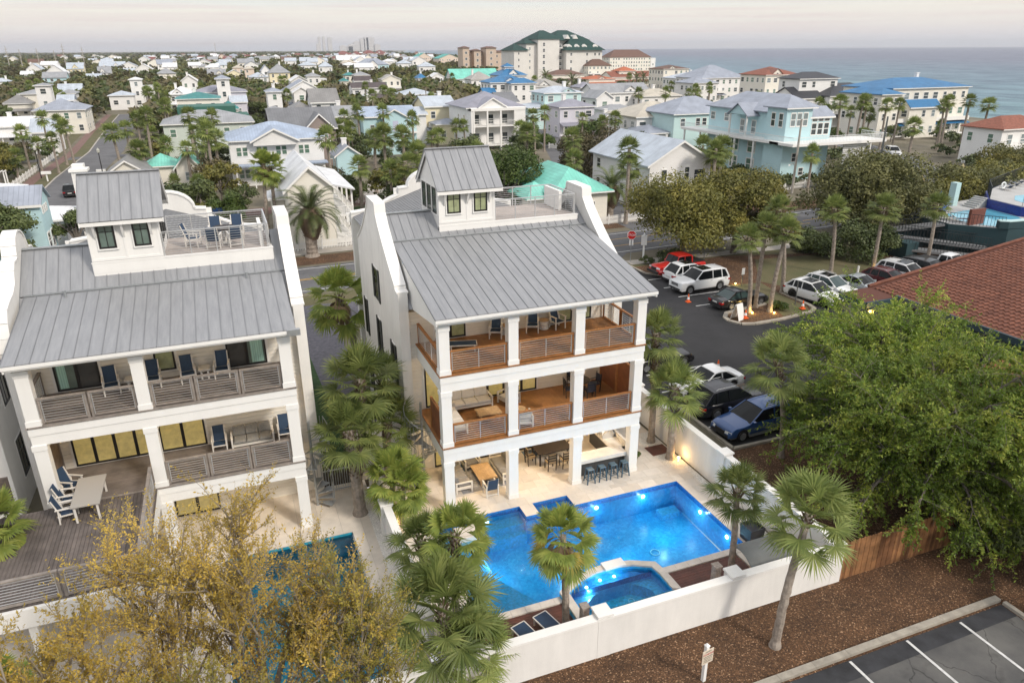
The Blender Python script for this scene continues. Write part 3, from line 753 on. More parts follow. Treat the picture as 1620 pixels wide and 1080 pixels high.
def opening(parent, x0, x1, y, z0, z1, leaves=1, g=None, mull=False, fr=None, name='window', side=None, trimw=.1):
    """window or door in a wall facing -Y at y (or facing -X/+X when side=-1/+1: then x0,x1 run along Y and y is the wall's x)"""
    fr = fr or blackframe; g = g or glass_green
    def bx(b_, a0, a1, d0, d1, c0, c1):
        if side is None: b_.box(a0, a1, y-d1, y-d0, c0, c1)
        elif side < 0: b_.box(y-d1, y-d0, a0, a1, c0, c1)
        else: b_.box(y+d0, y+d1, a0, a1, c0, c1)
    f = MB(); w = .075
    bx(f, x0, x1, 0, .05, z0, z0+w); bx(f, x0, x1, 0, .05, z1-w, z1)
    n = leaves
    for i in range(n+1):
        xc = x0+(x1-x0)*i/n
        a = max(x0, xc-w/2*(1.7 if 0 < i < n else 1)); c_ = min(x1, xc+w/2*(1.7 if 0 < i < n else 1))
        if i == 0: c_ = x0+w
        if i == n: a = x1-w
        bx(f, a, c_, 0, .048, z0+w, z1-w)
    root = f.build(name, fr, parent)
    for i in range(n):
        a = x0+(x1-x0)*i/n+w*.8; c_ = x0+(x1-x0)*(i+1)/n-w*.8
        gg = g[i % len(g)] if isinstance(g, (list, tuple)) else g
        p = MB(); bx(p, a, c_, .004, .018, z0+w, z1-w); p.build('pane', gg, root)
        if mull:
            m_ = MB(); xm = (a+c_)/2; bx(m_, xm-.014, xm+.014, .019, .034, z0+w, z1-w); zm = z0+(z1-z0)*.68
            bx(m_, a, c_, .0192, .0345, zm-.014, zm+.014); m_.build('glazing_bar', fr, root)
    if trimw:
        t_ = MB()
        bx(t_, x0-trimw, x0-.001, 0, .03, z0, z1+trimw); bx(t_, x1+.001, x1+trimw, 0, .03, z0, z1+trimw); bx(t_, x0, x1, 0, .031, z1+.001, z1+trimw)
        if z0 % 3.5 > .3: bx(t_, x0-trimw, x1+trimw, 0, .05, z0-.07, z0-.001)
        t_.build('casing', trim, root)
    return root

def column(parent, x, y, z0, z1, w=.46, d=.44):
    c = B(x, x+w, y, y+d, z0+.001, z1).build('column', trim, parent)
    B(x-.03, x+w+.03, y-.03, y+d+.03, z0+.002, z0+.22).build('column_base', trim, c)
    B(x-.03, x+w+.03, y-.03, y+d+.03, z1-.22, z1-.001).build('column_capital', trim, c)
    return c

def roof_panels(parent, name, x0, x1, ya, za, yb, zb, seam=.46, t=.05, m=None, smat=None):
    """standing seam slope between the lower edge (ya,za) and upper edge (yb,zb): one object per metal pan, each with its raised seam"""
    m = m or roofmetal
    n = max(1, int(round((x1-x0)/seam))); w = (x1-x0)/n
    d = Vector((0, yb-ya, zb-za)); nrm = Vector((0, -d.z, d.y)).normalized()
    if nrm.z < 0: nrm = -nrm
    me = None; off_ = worldloc(parent)
    for i in range(n):
        if me is None:
            b_ = MB()
            def pt_(x, s, hgt): v = Vector((x, 0, 0))+d*s+nrm*hgt; return v
            def slab(xa, xb, h0, h1):
                vs_ = [pt_(xa, 0, h0), pt_(xb, 0, h0), pt_(xb, 1, h0), pt_(xa, 1, h0), pt_(xa, 0, h1), pt_(xb, 0, h1), pt_(xb, 1, h1), pt_(xa, 1, h1)]
                b_.add(vs_, [(0, 3, 2, 1), (4, 5, 6, 7), (0, 1, 5, 4), (1, 2, 6, 5), (2, 3, 7, 6), (3, 0, 4, 7)])
            b_.mi = 0; slab(.006, w-.002, -t, 0)
            b_.mi = 1; slab(-.011, .011, -t, .026)
            me = b_.mesh(name, [m, smat or seam_mat])
        link(name, me, parent, Vector((x0+w*i, ya, za))-off_)

lamp_warm = mat('warm_downlight', (1, .8, .5), .5, emit=((1, .72, .38), 9))
def downlight(parent, x, y, z, e=14):
    o = MB().lathe([(.001, -.03), (.07, -.03), (.075, -.001), (.001, 0)], (x, y, z), 10).build('downlight', lamp_warm, parent)
    point('warm_lamp', (x, y, z-.12), e*1.25, (1, .70, .38), 0, parent)

def gable_wall(parent, xa, xb, prof, y0, y1):
    """parapet gable: prof of (y,z) along the top, extruded from xa to xb; coping follows it"""
    b_ = MB(); b_.prism([(y0, -.2)]+prof+[(y1, -.2)], xa, xb, 'x'); b_.build('gable_wall', stucco, parent)
    cap = MB()
    for (a, c) in zip(prof[:-1], prof[1:]):
        dy, dz = c[0]-a[0], c[1]-a[1]; l = math.hypot(dy, dz)
        if l < .01: continue
        ny, nz = -dz/l, dy/l
        if nz < 0 or (abs(nz) < .01 and False): ny, nz = -ny, -nz
        t = .07
        cap.add([(xa-.05, a[0], a[1]), (xb+.05, a[0], a[1]), (xb+.05, c[0], c[1]), (xa-.05, c[0], c[1]),
                 (xa-.05, a[0]+ny*t, a[1]+nz*t), (xb+.05, a[0]+ny*t, a[1]+nz*t), (xb+.05, c[0]+ny*t, c[1]+nz*t), (xa-.05, c[0]+ny*t, c[1]+nz*t)],
                [(0, 3, 2, 1), (4, 5, 6, 7), (0, 1, 5, 4), (1, 2, 6, 5), (2, 3, 7, 6), (3, 0, 4, 7)])
    cap.build('coping', trim, parent)

def tower(parent, x0, x1, y0, y1, zb, ze, zr, wins, side, ov=.45, xo=(-.15, .3)):
    """roof tower with board and battens, bracketed eaves and a steep metal saddle roof (ridge along X)"""
    yr = (y0+y1)/2
    b_ = MB(); b_.prism([(y0, zb), (y1, zb), (y1, ze), (yr, zr-.16), (y0, ze)], x0, x1, 'x'); w_ = b_.build('tower_wall', trim, parent)
    # raised frame of the wall panels
    f = MB()
    for x in (x0+.005, (x0+x1)/2-.05, x1-.105): f.box(x, x+.1, y0-.022, y0-.001, zb+.62, ze-.02)
    f.box(x0, x1, y0-.0235, y0-.001, zb+.52, zb+.62)
    f.build('batten', trim, w_)
    for x in (x0+.32, (x0+x1)/2, x1-.32):
        k = MB(); k.prism([(y0-.024, ze-.1), (y0-.36, ze-.4), (y0-.36, ze-.47), (y0-.09, ze-.98), (y0-.024, ze-1.08)], x-.045, x+.045, 'x'); k.build('bracket', trim, w_)
    for (a, c) in wins: opening(w_.parent, a, c, y0-.024, ze-1.5, ze-.46, 1, glass_green if side < 0 else glass_sea, True, trimw=.06)
    xs = x0 if side < 0 else x1
    for i in range(3):
        a = y0+.28+i*(y1-y0-.4)/3; opening(parent, a, a+.72, xs, ze-1.55, ze-.25, 1, glass_sea, True, side=side, trimw=.06)
    sl = (zr-ze)/(yr-y0); yl = y0-ov; zl = ze-sl*ov+.12
    roof_panels(parent, 'tower_roof_panel', x0+xo[0], x1+xo[1], yl, zl, yr, zr, .42)
    roof_panels(parent, 'tower_roof_panel', x0+xo[0], x1+xo[1], y1+ov, zl, yr, zr, .42)
    e = MB()
    for s in (-1, 1):
        ye = yl if s < 0 else y1+ov
        e.box(x0+xo[0]+.02, x1+xo[1]-.02, ye-.03*s-.012, ye-.03*s+.012, zl-.2, zl-.05)
        for xe in (x0+xo[0]+.01, x1+xo[1]-.05):
            d = Vector((0, yr-ye, zr-zl)); n_ = 1
            e.add([(xe, ye, zl-.22), (xe+.04, ye, zl-.22), (xe+.04, yr, zr-.22), (xe, yr, zr-.22), (xe, ye, zl-.052), (xe+.04, ye, zl-.052), (xe+.04, yr, zr-.052), (xe, yr, zr-.052)],
                  [(0, 3, 2, 1), (4, 5, 6, 7), (0, 1, 5, 4), (1, 2, 6, 5), (2, 3, 7, 6), (3, 0, 4, 7)])
    e.build('bargeboard', trim, parent)
    MB().bar((x0+xo[0], yr, zr+.02), (x1+xo[1], yr, zr+.02), .2, .04).build('ridge_cap', roofmetal, parent)

def villa(name, label, x0, x1, yf, ys, yb, colx, wall_x, eave, brk, fasc, tow, ridge, woodm, deckm, decks, roofx, side):
    """x0..x1 outer edges of the porch, yf its front, ys the house front, yb the back"""
    t = thing(name, label, 'villa', ((wall_x[0]+wall_x[3])/2, ys, 0))
    Z1, Z2, Z3 = 3.48, 7.0, 9.25
    # body
    B(wall_x[1]+.002, wall_x[2]-.002, ys, yb, 0, 8.6).build('house_wall', siding, t)
    (ye, ze), (yk, zk), (yr, zr) = eave, brk, ridge
    sl = (zr-zk)/(yr-yk)
    yl = ys-.5; zl = zk-sl*(yk-yl)
    # roof deck box with its white fascia
    fx0, fx1, fy0, fy1, fz = fasc
    zf = zk+sl*(fy0-yk)
    # porch roof and upper slope
    roof_panels(t, 'roof_panel', roofx[0], roofx[1], ye, ze, yk, zk)
    a0, a1 = wall_x[1]+.01, wall_x[2]-.01
    roof_panels(t, 'upper_roof_panel', a0, fx0, yk-.02, zk+.012, yr, zr)
    roof_panels(t, 'upper_roof_panel', fx0, fx1, yk-.02, zk+.012, fy0+.05, zf+.03)
    roof_panels(t, 'upper_roof_panel', fx1, a1, yk-.02, zk+.012, yr, zr)
    roof_panels(t, 'back_roof_panel', a0, fx0, yb+.3, zk-sl*(yb+.3-2*yr+yk), yr, zr)
    roof_panels(t, 'back_roof_panel', fx1, a1, yb+.3, zk-sl*(yb+.3-2*yr+yk), yr, zr)
    roof_panels(t, 'back_roof_panel', fx0, fx1, yb+.3, zk-sl*(yb+.3-2*yr+yk), fy1, zr-sl*(fy1-yr))
    # lower tails of the main roof beside the porch roof
    roof_panels(t, 'eave_roof_panel', a0, roofx[0]+.28, yl, zl, yk-.05, zk-.03)
    roof_panels(t, 'eave_roof_panel', roofx[1]-.28, a1, yl, zl, yk-.05, zk-.03)
    MB().bar((roofx[0], yk, zk+.03), (roofx[1], yk, zk+.03), .16, .05).build('roof_flashing', galv, t)
    MB().bar((a0, yr, zr+.03), (fx0, yr, zr+.03), .2, .05).build('ridge_cap', galv, t)
    # cheek walls under the porch roof
    for xx_ in (roofx[0]+.02, roofx[1]-.08):
        b_ = MB(); b_.prism([(ye+.05, ze-.26), (yk, zk-.12), (ye+.05, ze-.06)], xx_, xx_+.06, 'x')
        b_ = MB(); b_.prism([(ye+.02, ze-.3), (yl+.1, zl-.05), (yk, zk-.1), (ye+.02, ze-.06)], xx_, xx_+.06, 'x'); b_.build('roof_cheek', trim, t)
    # eaves: gutter and beam
    B(roofx[0], roofx[1], ye-.03, ye+.02, ze-.17, ze-.045).build('gutter', trim, t)
    B(roofx[0]+.03, roofx[1]-.03, ye+.03, yf+.1, ze-.24, ze-.18).build('soffit', trim, t)
    B(x0+.01, x1-.01, yf+.03, yf+.4, Z3+.001, ze-.08).build('porch_beam', trim, t)
    B(x0+.01, x0+.4, yf+.41, ys-.01, Z3+.002, ze-.02).build('porch_beam', trim, t)
    B(x1-.4, x1-.01, yf+.41, ys-.01, Z3+.002, ze-.02).build('porch_beam', trim, t)
    B(x0+.41, x1-.41, yf+.41, ys-.01, ze-.22, ze-.16).build('porch_ceiling', trim, t)
    # two storeys of decks
    for zz, zlow in ((Z2, 6.2), (Z1, 2.7)):
        B(x0+.03, x1-.03, yf+.06, ys-.004, zz-.09, zz-.001).build('deck_floor', deckm, t)
        B(x0, x1, yf-.06, yf+.058, zz-.055, zz+.004).build('deck_nosing', woodm, t)
        B(x0-.06, x0+.029, yf-.06, ys-.01, zz-.056, zz+.003).build('deck_nosing', woodm, t)
        B(x1-.029, x1+.06, yf-.06, ys-.01, zz-.056, zz+.003).build('deck_nosing', woodm, t)
        bm_ = B(x0-.02, x1+.02, yf-.02, yf+.42, zlow+.42, zz-.092).build('deck_beam', trim, t)
        B(x0, x1, yf+.015, yf+.41, zlow, zlow+.418).build('lower_beam', trim, bm_)
        B(x0-.02, x0+.4, yf+.422, ys-.01, zlow+.05, zz-.0925).build('side_beam', trim, t)
        B(x1-.4, x1+.02, yf+.422, ys-.01, zlow+.05, zz-.0925).build('side_beam', trim, t)
        B(x0+.41, x1-.41, yf+.43, ys-.012, zlow+.25, zlow+.3).build('porch_ceiling', trim, t)
    for k, zc0, zc1 in ((0, 0, 2.7), (1, Z1, 6.2), (2, Z2, Z3)):
        for cx_ in colx[k]: column(t, cx_, yf, zc0+.05*(k == 0), zc1)
    # parapet gables
    for wx0, wx1, prof in decks['gables']: gable_wall(t, wx0, wx1, prof, prof[0][0], prof[-1][0])
    # roof terrace and tower
    B(fx0, fx1, fy0-.01, fy0+.14, zf-.12, fz).build('terrace_fascia', trim, t)
    B(fx0-.02, fx1+.02, fy0-.03, fy0+.16, fz+.001, fz+.05).build('terrace_edge', trim, t)
    B(fx1-.14, fx1-.001, fy0+.141, fy1, zf-.1, fz-.001).build('terrace_side', trim, t)
    B(tow[1]+.001, fx1-.141, fy0+.161, fy1, fz-.16, fz+.02).build('terrace_floor', sky_deck, t)
    B(fx0+.001, fx0+.13, fy0+.141, tow[3], zf-.9, fz-.002).build('terrace_side', trim, t)
    tower(t, *tow)
    return t

YS = 31.8
g_r = [(31.5, 9.64), (31.93, 9.68), (31.97, 9.86), (32.5, 10.2), (33.3, 10.74), (34.2, 11.38), (35.0, 12.02), (35.5, 12.55), (35.55, 13.02), (37.45, 13.05), (37.5, 12.75), (38.1, 12.2), (39.2, 11.3), (40.4, 10.55), (41.3, 10.1), (41.5, 10.05)]
VR = villa('white_villa', 'three storey white villa with orange timber porches and roof tower beside the bright blue pool',
  7.41, 17.44, 27.7, YS, 41.5,
  [[7.41, 10.53, 13.85, 16.98], [7.41, 10.53, 13.80, 16.98], [7.41, 10.55, 13.80, 16.98]],
  (6.6, 7.05, 17.85, 18.3), (27.3, 9.72), (35.0, 11.2), (9.75, 17.5, 35.35, 38.9, 11.66),
  (9.75, 12.75, 35.33, 38.7, 11.3, 13.8, 15.3, [(10.18, 10.9), (11.6, 12.32)], -1), (36.7, 12.25), cedar, cedar_deck,
  dict(gables=[(6.6, 7.05, g_r), (17.85, 18.3, g_r)]), (7.2, 17.73), -1)
# front doors and windows, floor by floor
for (a, c, z0, z1, n, g_) in ((8.35, 9.86, 7.06, 9.1, 2, [glass_dark, glass_green]), (14.45, 16.66, 7.06, 9.1, 2, glass_green),
                              (7.7, 9.86, 3.54, 5.75, 2, glass_gold), (10.03, 11.82, 3.54, 5.75, 2, glass_gold), (11.95, 13.62, 3.54, 5.75, 2, glass_gold),
                              (8.0, 11.6, .08, 2.4, 4, glass_gold), (12.3, 14.3, .08, 2.4, 2, glass_dark)):
    opening(VR, a, c, YS, z0, z1, n, g_, trimw=.1)
# windows with shutters on the left gable wall
shut = mat('black_shutter', (.03, .033, .035), .5, stripe=(2, .06, .3, .006, .2))
for (a, c, z0, z1) in ((35.75, 37.35, 7.85, 9.55), (39.75, 40.75, 4.65, 6.75), (36.0, 37.2, 4.55, 6.75), (32.6, 33.8, 4.6, 6.6), (39.6, 40.7, 1.2, 3.1), (36.0, 37.2, 1.2, 3.1)):
    o = opening(VR, a+.32, c-.32, 6.6, z0, z1, 1, glass_dark, True, side=-1, trimw=.05)
    B(6.54, 6.597, a, a+.26, z0-.03, z1+.03).build('shutter', shut, VR)
    B(6.54, 6.597, c-.26, c, z0-.03, z1+.03).build('shutter', shut, VR)
# porch railings
for zz, cols in ((7.0, [7.87, 10.55, 11.01, 13.8, 14.26, 16.98]), (3.48, [7.87, 10.53, 10.99, 13.8, 14.26, 16.98])):
    for i in range(0, 6, 2): railing(VR, (cols[i]+.01, 27.86), (cols[i+1]-.01, 27.86), zz, cedar)
railing(VR, (7.5, 31.7), (7.5, 28.18), 7.0, cedar, mids=2)
railing(VR, (17.35, 31.7), (17.35, 29.9), 7.0, cedar, mids=1); railing(VR, (17.35, 29.86), (17.35, 28.18), 7.0, cedar, mids=1)
# timber screens at both ends of the middle porch
def screen(parent, x, ya, yb_, z0, z1, m, frame):
    o = B(x-.05, x+.05, ya, ya+.09, z0, z1).build('privacy_screen', frame, parent)
    B(x-.05, x+.05, yb_-.09, yb_, z0, z1).build('screen_post', frame, o); B(x-.06, x+.06, ya, yb_, z1+.001, z1+.05).build('screen_rail', frame, o)
    z = z0+.02
    while z < z1-.05:
        B(x-.02, x+.02, ya+.091, yb_-.091, z, z+.135).build('screen_board', cedar_wall if m is None else m, o); z += .142
    return o
screen(VR, 7.5, 28.2, 29.9, 3.48, 5.0, None, cedar)
screen(VR, 17.35, 28.2, 29.95, 3.48, 5.45, None, cedar); screen(VR, 17.35, 29.97, 31.75, 3.48, 5.45, None, cedar)
for x in (9.2, 12.2, 15.5): downlight(VR, x, 29.8, 2.94, 70)
for x in (9.2, 12.4, 15.6): downlight(VR, x, 30.4, 6.44, 24)
for x in (9.0, 12.4, 15.6): downlight(VR, x, 30.4, 9.46, 14)
# vent pipes
for (x, y, z) in ((9.9, 34.6, 11.1), (16.7, 34.6, 11.13)):
    MB().lathe([(.05, -.1), (.05, .22), (.07, .22), (.07, .26), (.001, .27)], (x, y, z), 10).build('vent_pipe', galv, VR)
# cable railing round the roof terrace
def rail_metal(parent, pts, z, h=1.05, nrod=9, wall_=False):
    for a, c in zip(pts[:-1], pts[1:]):
        p = Vector((a[0], a[1], 0)); q = Vector((c[0], c[1], 0)); d = q-p; Ln = d.length; u = d/Ln; ang = math.atan2(d.y, d.x)
        top = MB().bar((p.x, p.y, z+h), (q.x, q.y, z+h), .06, .05).build('terrace_railing', steel, parent); off_ = worldloc(top)
        n = max(1, int(round(Ln/1.15)))
        for i in range(n+1):
            e = p.lerp(q, i/n); MB().bar((e.x, e.y, z), (e.x, e.y, z+h-.02), .045, .045, up=(u.x, u.y, 0)).build('baluster', steel, top)
        for i in range(nrod):
            zz = z+.1+(h-.18)*i/(nrod-1); o = link('rod', unit_rod(), top, Vector((p.x, p.y, zz))-off_, ang); o.scale = (Ln, .014, .014)
rail_metal(VR, [(12.8, 38.75), (17.3, 38.75)], 11.7)
rail_metal(VR, [(17.38, 38.75), (17.38, 35.5)], 11.7)
rail_metal(VR, [(17.3, 35.45), (12.8, 35.45)], 11.72)
B(16.95, 17.12, 36.6, 38.6, 11.7, 12.75).build('half_wall', trim, VR)
# entrance wing at the rear with its mission gable
def rear_wing(parent, xc, hw, y0, y1, zr, ze):
    b_ = MB(); b_.prism([(xc-hw+.4, 0), (xc+hw-.4, 0), (xc+hw-.4, ze), (xc, zr-.1), (xc-hw+.4, ze)], y0, y1, 'y'); b_.build('rear_wing_wall', stucco, parent)
    for s in (-1, 1):
        n = 22; off_ = worldloc(parent); w = (y1-y0)/n
        me = None
        for i in range(n):
            if me is None:
                m_ = MB()
                m_.mi = 0; m_.add([(s*hw, .004, -.05), (0, .004, zr-ze-.05), (0, w-.004, zr-ze-.05), (s*hw, w-.004, -.05), (s*hw, .004, 0), (0, .004, zr-ze), (0, w-.004, zr-ze), (s*hw, w-.004, 0)],
                                  [(0, 3, 2, 1), (4, 5, 6, 7), (0, 1, 5, 4), (1, 2, 6, 5), (2, 3, 7, 6), (3, 0, 4, 7)])
                m_.mi = 1; m_.add([(s*hw, -.012, 0), (0, -.012, zr-ze), (0, .012, zr-ze), (s*hw, .012, 0), (s*hw, -.012, .04), (0, -.012, zr-ze+.04), (0, .012, zr-ze+.04), (s*hw, .012, .04)],
                                  [(0, 3, 2, 1), (4, 5, 6, 7), (0, 1, 5, 4), (1, 2, 6, 5), (2, 3, 7, 6), (3, 0, 4, 7)])
                me = m_.mesh('rear_roof_panel', [roofmetal, seam_mat])
            link('rear_roof_panel', me, parent, Vector((xc, y0+w*i, ze))-off_)
    # gable parapet with a round crest, facing the street
    pr_ = [(xc-hw-.1, ze-.4), (xc-hw-.1, ze+.2), (xc-hw*.75, ze+.35), (xc-hw*.52, zr-.75), (xc-hw*.42, zr-.55), (xc-hw*.42, zr-.15)]
    arc = [(xc+hw*.3*math.cos(PI-k*PI/12), zr-.1+1.0*math.sin(k*PI/12)) for k in range(13)]
    pr_ = pr_+arc+[(2*xc-x, z) for x, z in pr_[::-1]]
    m_ = MB(); m_.prism([(xc-hw-.1, 0)]+pr_+[(xc+hw+.1, 0)], y1-.1, y1+.35, 'y'); m_.build('rear_gable', stucco, parent)
    c_ = MB()
    for a, c in zip(pr_[:-1], pr_[1:]): c_.bar((a[0], y1+.12, a[1]+.03), (c[0], y1+.12, c[1]+.03), .56, .09) if abs(c[0]-a[0])+abs(c[1]-a[1]) > .02 else None
    c_.build('rear_coping', trim, parent)
rear_wing(VR, 12.4, 5.2, 38.95, 46.5, 11.9, 10.2)

# ---- left villa
YL = 32.0
def arc_pts(yc, zc, r, a0, a1, n=7): return [(yc+r*math.cos(R(a0+(a1-a0)*i/n)), zc+r*math.sin(R(a0+(a1-a0)*i/n))) for i in range(n+1)]
g_l = [(31.05, 9.3), (31.1, 9.85), (31.25, 10.4), (31.6, 10.8), (32.2, 10.95), (32.9, 11.05), (33.5, 11.3), (33.85, 11.75), (34.2, 12.0), (34.75, 12.02), (34.8, 12.15)]+arc_pts(35.85, 11.95, 1.02, 165, 15, 8)+[(36.9, 12.1), (36.95, 12.0), (37.5, 11.95), (37.9, 11.5), (38.6, 11.0), (39.3, 10.6), (40.0, 9.9), (40.4, 9.4)]
g_lr = [(31.6, 9.64), (31.98, 9.68), (32.02, 9.86), (32.6, 10.25), (33.3, 10.85), (34.0, 11.5), (34.6, 12.1), (34.9, 12.5), (34.95, 12.95), (36.85, 12.98), (36.9, 12.6), (37.5, 12.1), (38.6, 11.2), (39.6, 10.5), (40.3, 10.1), (40.4, 10.05)]
VL = villa('white_villa', 'three storey white villa with grey metal roof and weathered grey wood porches at the left',
  -8.15, 1.53, 29.0, YL, 40.4,
  [[-4.35, 1.07], [-8.17, -4.36, 1.07], [-8.15, -4.36, 1.07]],
  (-8.95, -8.5, 1.98, 2.43), (28.5, 9.7), (33.8, 10.68), (-5.75, 1.6, 34.4, 38.1, 11.62),
  (-5.72, -2.95, 34.38, 37.7, 11.2, 13.75, 15.15, [(-5.33, -4.66), (-3.98, -3.32)], 1), (35.9, 12.15), greywood, greydeck,
  dict(gables=[(-8.95, -8.5, g_l), (1.98, 2.43, g_lr)]), (-8.33, 1.8), 1)
VL.children[0].name = 'house_wall'
for (a, c, z0, z1, n, g_) in ((-7.58, -5.96, 7.06, 9.1, 2, [glass_sea, glass_dark]), (-3.86, -3.06, 8.05-.7, 9.05, 1, glass_green), (-1.0, .64, 7.06, 9.1, 2, [glass_dark, glass_sea]),
                              (-7.6, -4.4, 3.54, 5.7, 4, glass_gold), (-4.25, -2.38, 3.54, 5.75, 2, glass_gold), (-4.2, -2.3, .08, 2.35, 2, glass_gold), (-7.8, -5.2, .08, 2.35, 2, glass_dark)):
    opening(VL, a, c, YL, z0, z1, n, g_, trimw=.1)
curt = mat('mint_curtain', (.38, .62, .54), .9, stripe=(0, .09, .3, .02, .1))
B(-7.46, -7.15, YL-.03, YL-.02, 7.16, 9.0).build('curtain', curt, VL); B(.0, .5, YL-.03, YL-.02, 7.16, 9.0).build('curtain', curt, VL)
for (a, c) in ((-7.68, -6.05), (-6.0, -4.37)): railing(VL, (a, 29.16), (c, 29.16), 7.0, greywood, mids=0)
for (a, c) in ((-3.88, -2.3), (-2.26, -.6), (-.56, 1.06)): railing(VL, (a, 29.16), (c, 29.16), 7.0, greywood, mids=0); railing(VL, (a, 29.16), (c, 29.16), 3.48, greywood, mids=0)
railing(VL, (-8.05, 31.9), (-8.05, 29.5), 7.0, greywood, mids=1)
railing(VL, (1.44, 31.9), (1.44, 29.5), 7.0, greywood, mids=1)
screen(VL, -8.05, 29.5, 31.9, 3.48, 5.4, mat('grey_screen_board', (.17, .125, .095), .8, var=.25, vscale=3), greywood)
rail_metal(VL, [(-2.9, 38.0), (1.45, 38.0)], 11.66); rail_metal(VL, [(1.48, 38.0), (1.48, 34.6)], 11.66); rail_metal(VL, [(1.4, 34.5), (-2.9, 34.5)], 11.67)
B(1.1, 1.25, 34.8, 36.4, 11.64, 12.65).build('half_wall', trim, VL)
for (x, y, z) in ((-6.8, 33.4, 10.62), (.3, 33.4, 10.62)):
    MB().lathe([(.05, -.1), (.05, .22), (.07, .22), (.07, .26), (.001, .27)], (x, y, z), 10).build('vent_pipe', galv, VL)
rear_wing(VL, -3.3, 4.9, 38.15, 45.0, 11.8, 10.2)
for x in (-6.5, -3.0, 0): downlight(VL, x, 30.5, 6.44, 14); downlight(VL, x, 30.5, 9.44, 8)
downlight(VL, -1, 30.5, 2.9, 24)
# chain of the gutter end and scupper
B(1.45, 1.95, 28.42, 28.62, 9.45, 9.7).build('downpipe', galv, VL)

# raised timber deck of the left villa, on white posts and beam
RD = thing('raised_deck', 'raised weathered grey timber deck with steel railing in front of the left villa', 'deck', (-7, 26, 0))
x = -11.4
while x < -4.42:
    B(x, x+.135, 23.05, 28.93, 3.36, 3.47+rng.uniform(-.003, .003)).build('deck_board', greydeck_y, RD); x += .142
B(-11.4, -4.4, 22.9, 23.04, 2.75, 3.46).build('deck_fascia', trim, RD)
B(-4.42, -4.3, 22.9, 28.98, 2.75, 3.46).build('deck_fascia', trim, RD)
for (a, c) in ((-11.3, -9.1), (-9.05, -6.8), (-6.75, -4.5)): railing(RD, (a, 23.15), (c, 23.15), 3.48, greywood, mids=0)
railing(RD, (-4.42, 23.2), (-4.42, 26.0), 3.48, greywood); railing(RD, (-4.42, 26.05), (-4.42, 28.95), 3.48, greywood)
for x in (-11.2, -8, -4.6): B(x, x+.25, 23.1, 23.35, 0, 2.75).build('deck_post', trim, RD)
B(-11.4, -11.3, 23.1, 29, 3.48, 5.2).build('deck_screen', mat('dark_screen_board', (.10, .08, .07), .8, var=.25, vscale=3, stripe=(2, .14, .1, .006, .15)), RD)
for (z0, x_) in ((3.48, -9.9),): B(-11.3, -9.3, 29.2, 29.3, 3.48, 5.0).build('deck_screen', MATS['dark_screen_board'], RD)
tag(RD, RD['label'], 'deck')
# ground floor patio and pool of the left villa
pl_t = MB()
for r_ in ((-12, -2.2, 17.75, 32), (3.12, 4.4, 17.75, 32), (-2.2, 3.12, 27.95, 32), (1.98, 2.4, 32, 32.01)):
    pl_t.box(r_[0], r_[1], r_[2], r_[3], -.15, ZT+.004)
struct(pl_t.build('terrace', mat('plain_travertine', (.64, .58, .50), .7, var=.12, vscale=1.2, stripe=(0, .9, .02, .004, .1))))
LP = thing('swimming_pool', 'older teal blue pool of the left villa seen through the yellow tree', 'pool', (.5, 23, 0))
lb = MB(); shp = [(-2.15, 17.8), (3.08, 17.8), (3.08, 27.92), (-2.15, 27.92)]
lb.add([(x, y, -1.4) for x, y in shp], [(0, 1, 2, 3)])
for a, c in zip(shp, shp[1:]+shp[:1]): wall(a, c, -1.4, ZT-.01, lb)
lb.build('basin', mat('teal_basin', (.03, .30, .42), .4, var=.3, vscale=3), LP)
MB().sheet(shp, -.08).build('water_surface', water_teal, LP)
peb = mat('white_pebbles', (.66, .64, .60), .9, var=.35, vscale=22, bump=.03, bscale=30)
flat('pebble_strip', rect(4.02, 4.42, 22, 31), ZT+.012, peb)
flat('pebble_bed', [(19.1, 27.3), (20.2, 27.3), (20.2, 31), (19.1, 31)], ZT+.006, peb)
flat('pebble_bed', [(19.65, 20.7), (20.2, 20.7), (20.2, 27.3), (19.9, 27.3)], ZT+.007, peb)
struct(B(19.0, 20.1, 28.6, 29.5, ZT, ZT+.03).build('timber_mat', reddeck))

# spiral stairs
def spiral(label, cx, cy, z0, z1, r=.85, turns=1.25, a0=0, n=17, dirn=1):
    t = thing('spiral_stair', label, 'staircase', (cx, cy, z0))
    MB().tube([(cx, cy, z0), (cx, cy, z1+1.0)], .06, 8).build('centre_pole', galv, t)
    tm = None; hand = []
    for i in range(n):
        a = a0+dirn*turns*2*PI*i/n; zz = z0+(z1-z0)*(i+1)/n
        if tm is None:
            b_ = MB(); dlt = turns*2*PI/n*.62
            b_.add([(0, 0, -.03), (r*math.cos(-dlt), r*math.sin(-dlt), -.03), (r*math.cos(dlt), r*math.sin(dlt), -.03), (0, 0, 0), (r*math.cos(-dlt), r*math.sin(-dlt), 0), (r*math.cos(dlt), r*math.sin(dlt), 0)],
                   [(0, 2, 1), (3, 4, 5), (1, 2, 5, 4), (0, 1, 4, 3), (2, 0, 3, 5)])
            tm = b_.mesh('tread', galv)
            bl = MB().bar((r-.02, 0, 0), (r-.02, 0, .92), .022).mesh('baluster', galv)
        off_ = worldloc(t)
        link('tread', tm, t, Vector((cx, cy, zz))-off_, a)
        link('baluster', bl, t, Vector((cx, cy, zz))-off_, a); link('baluster', bl, t, Vector((cx, cy, zz-.03))-off_, a+dirn*turns*PI/n)
        hand.append((cx+(r-.02)*math.cos(a), cy+(r-.02)*math.sin(a), zz+.92))
    MB().tube(hand, .025, 6).build('handrail', galv, t)
    return t
spiral('grey steel spiral stair at the left corner of the orange decked villa', 7.15, 30.6, .05, 3.48, a0=R(200), dirn=-1)
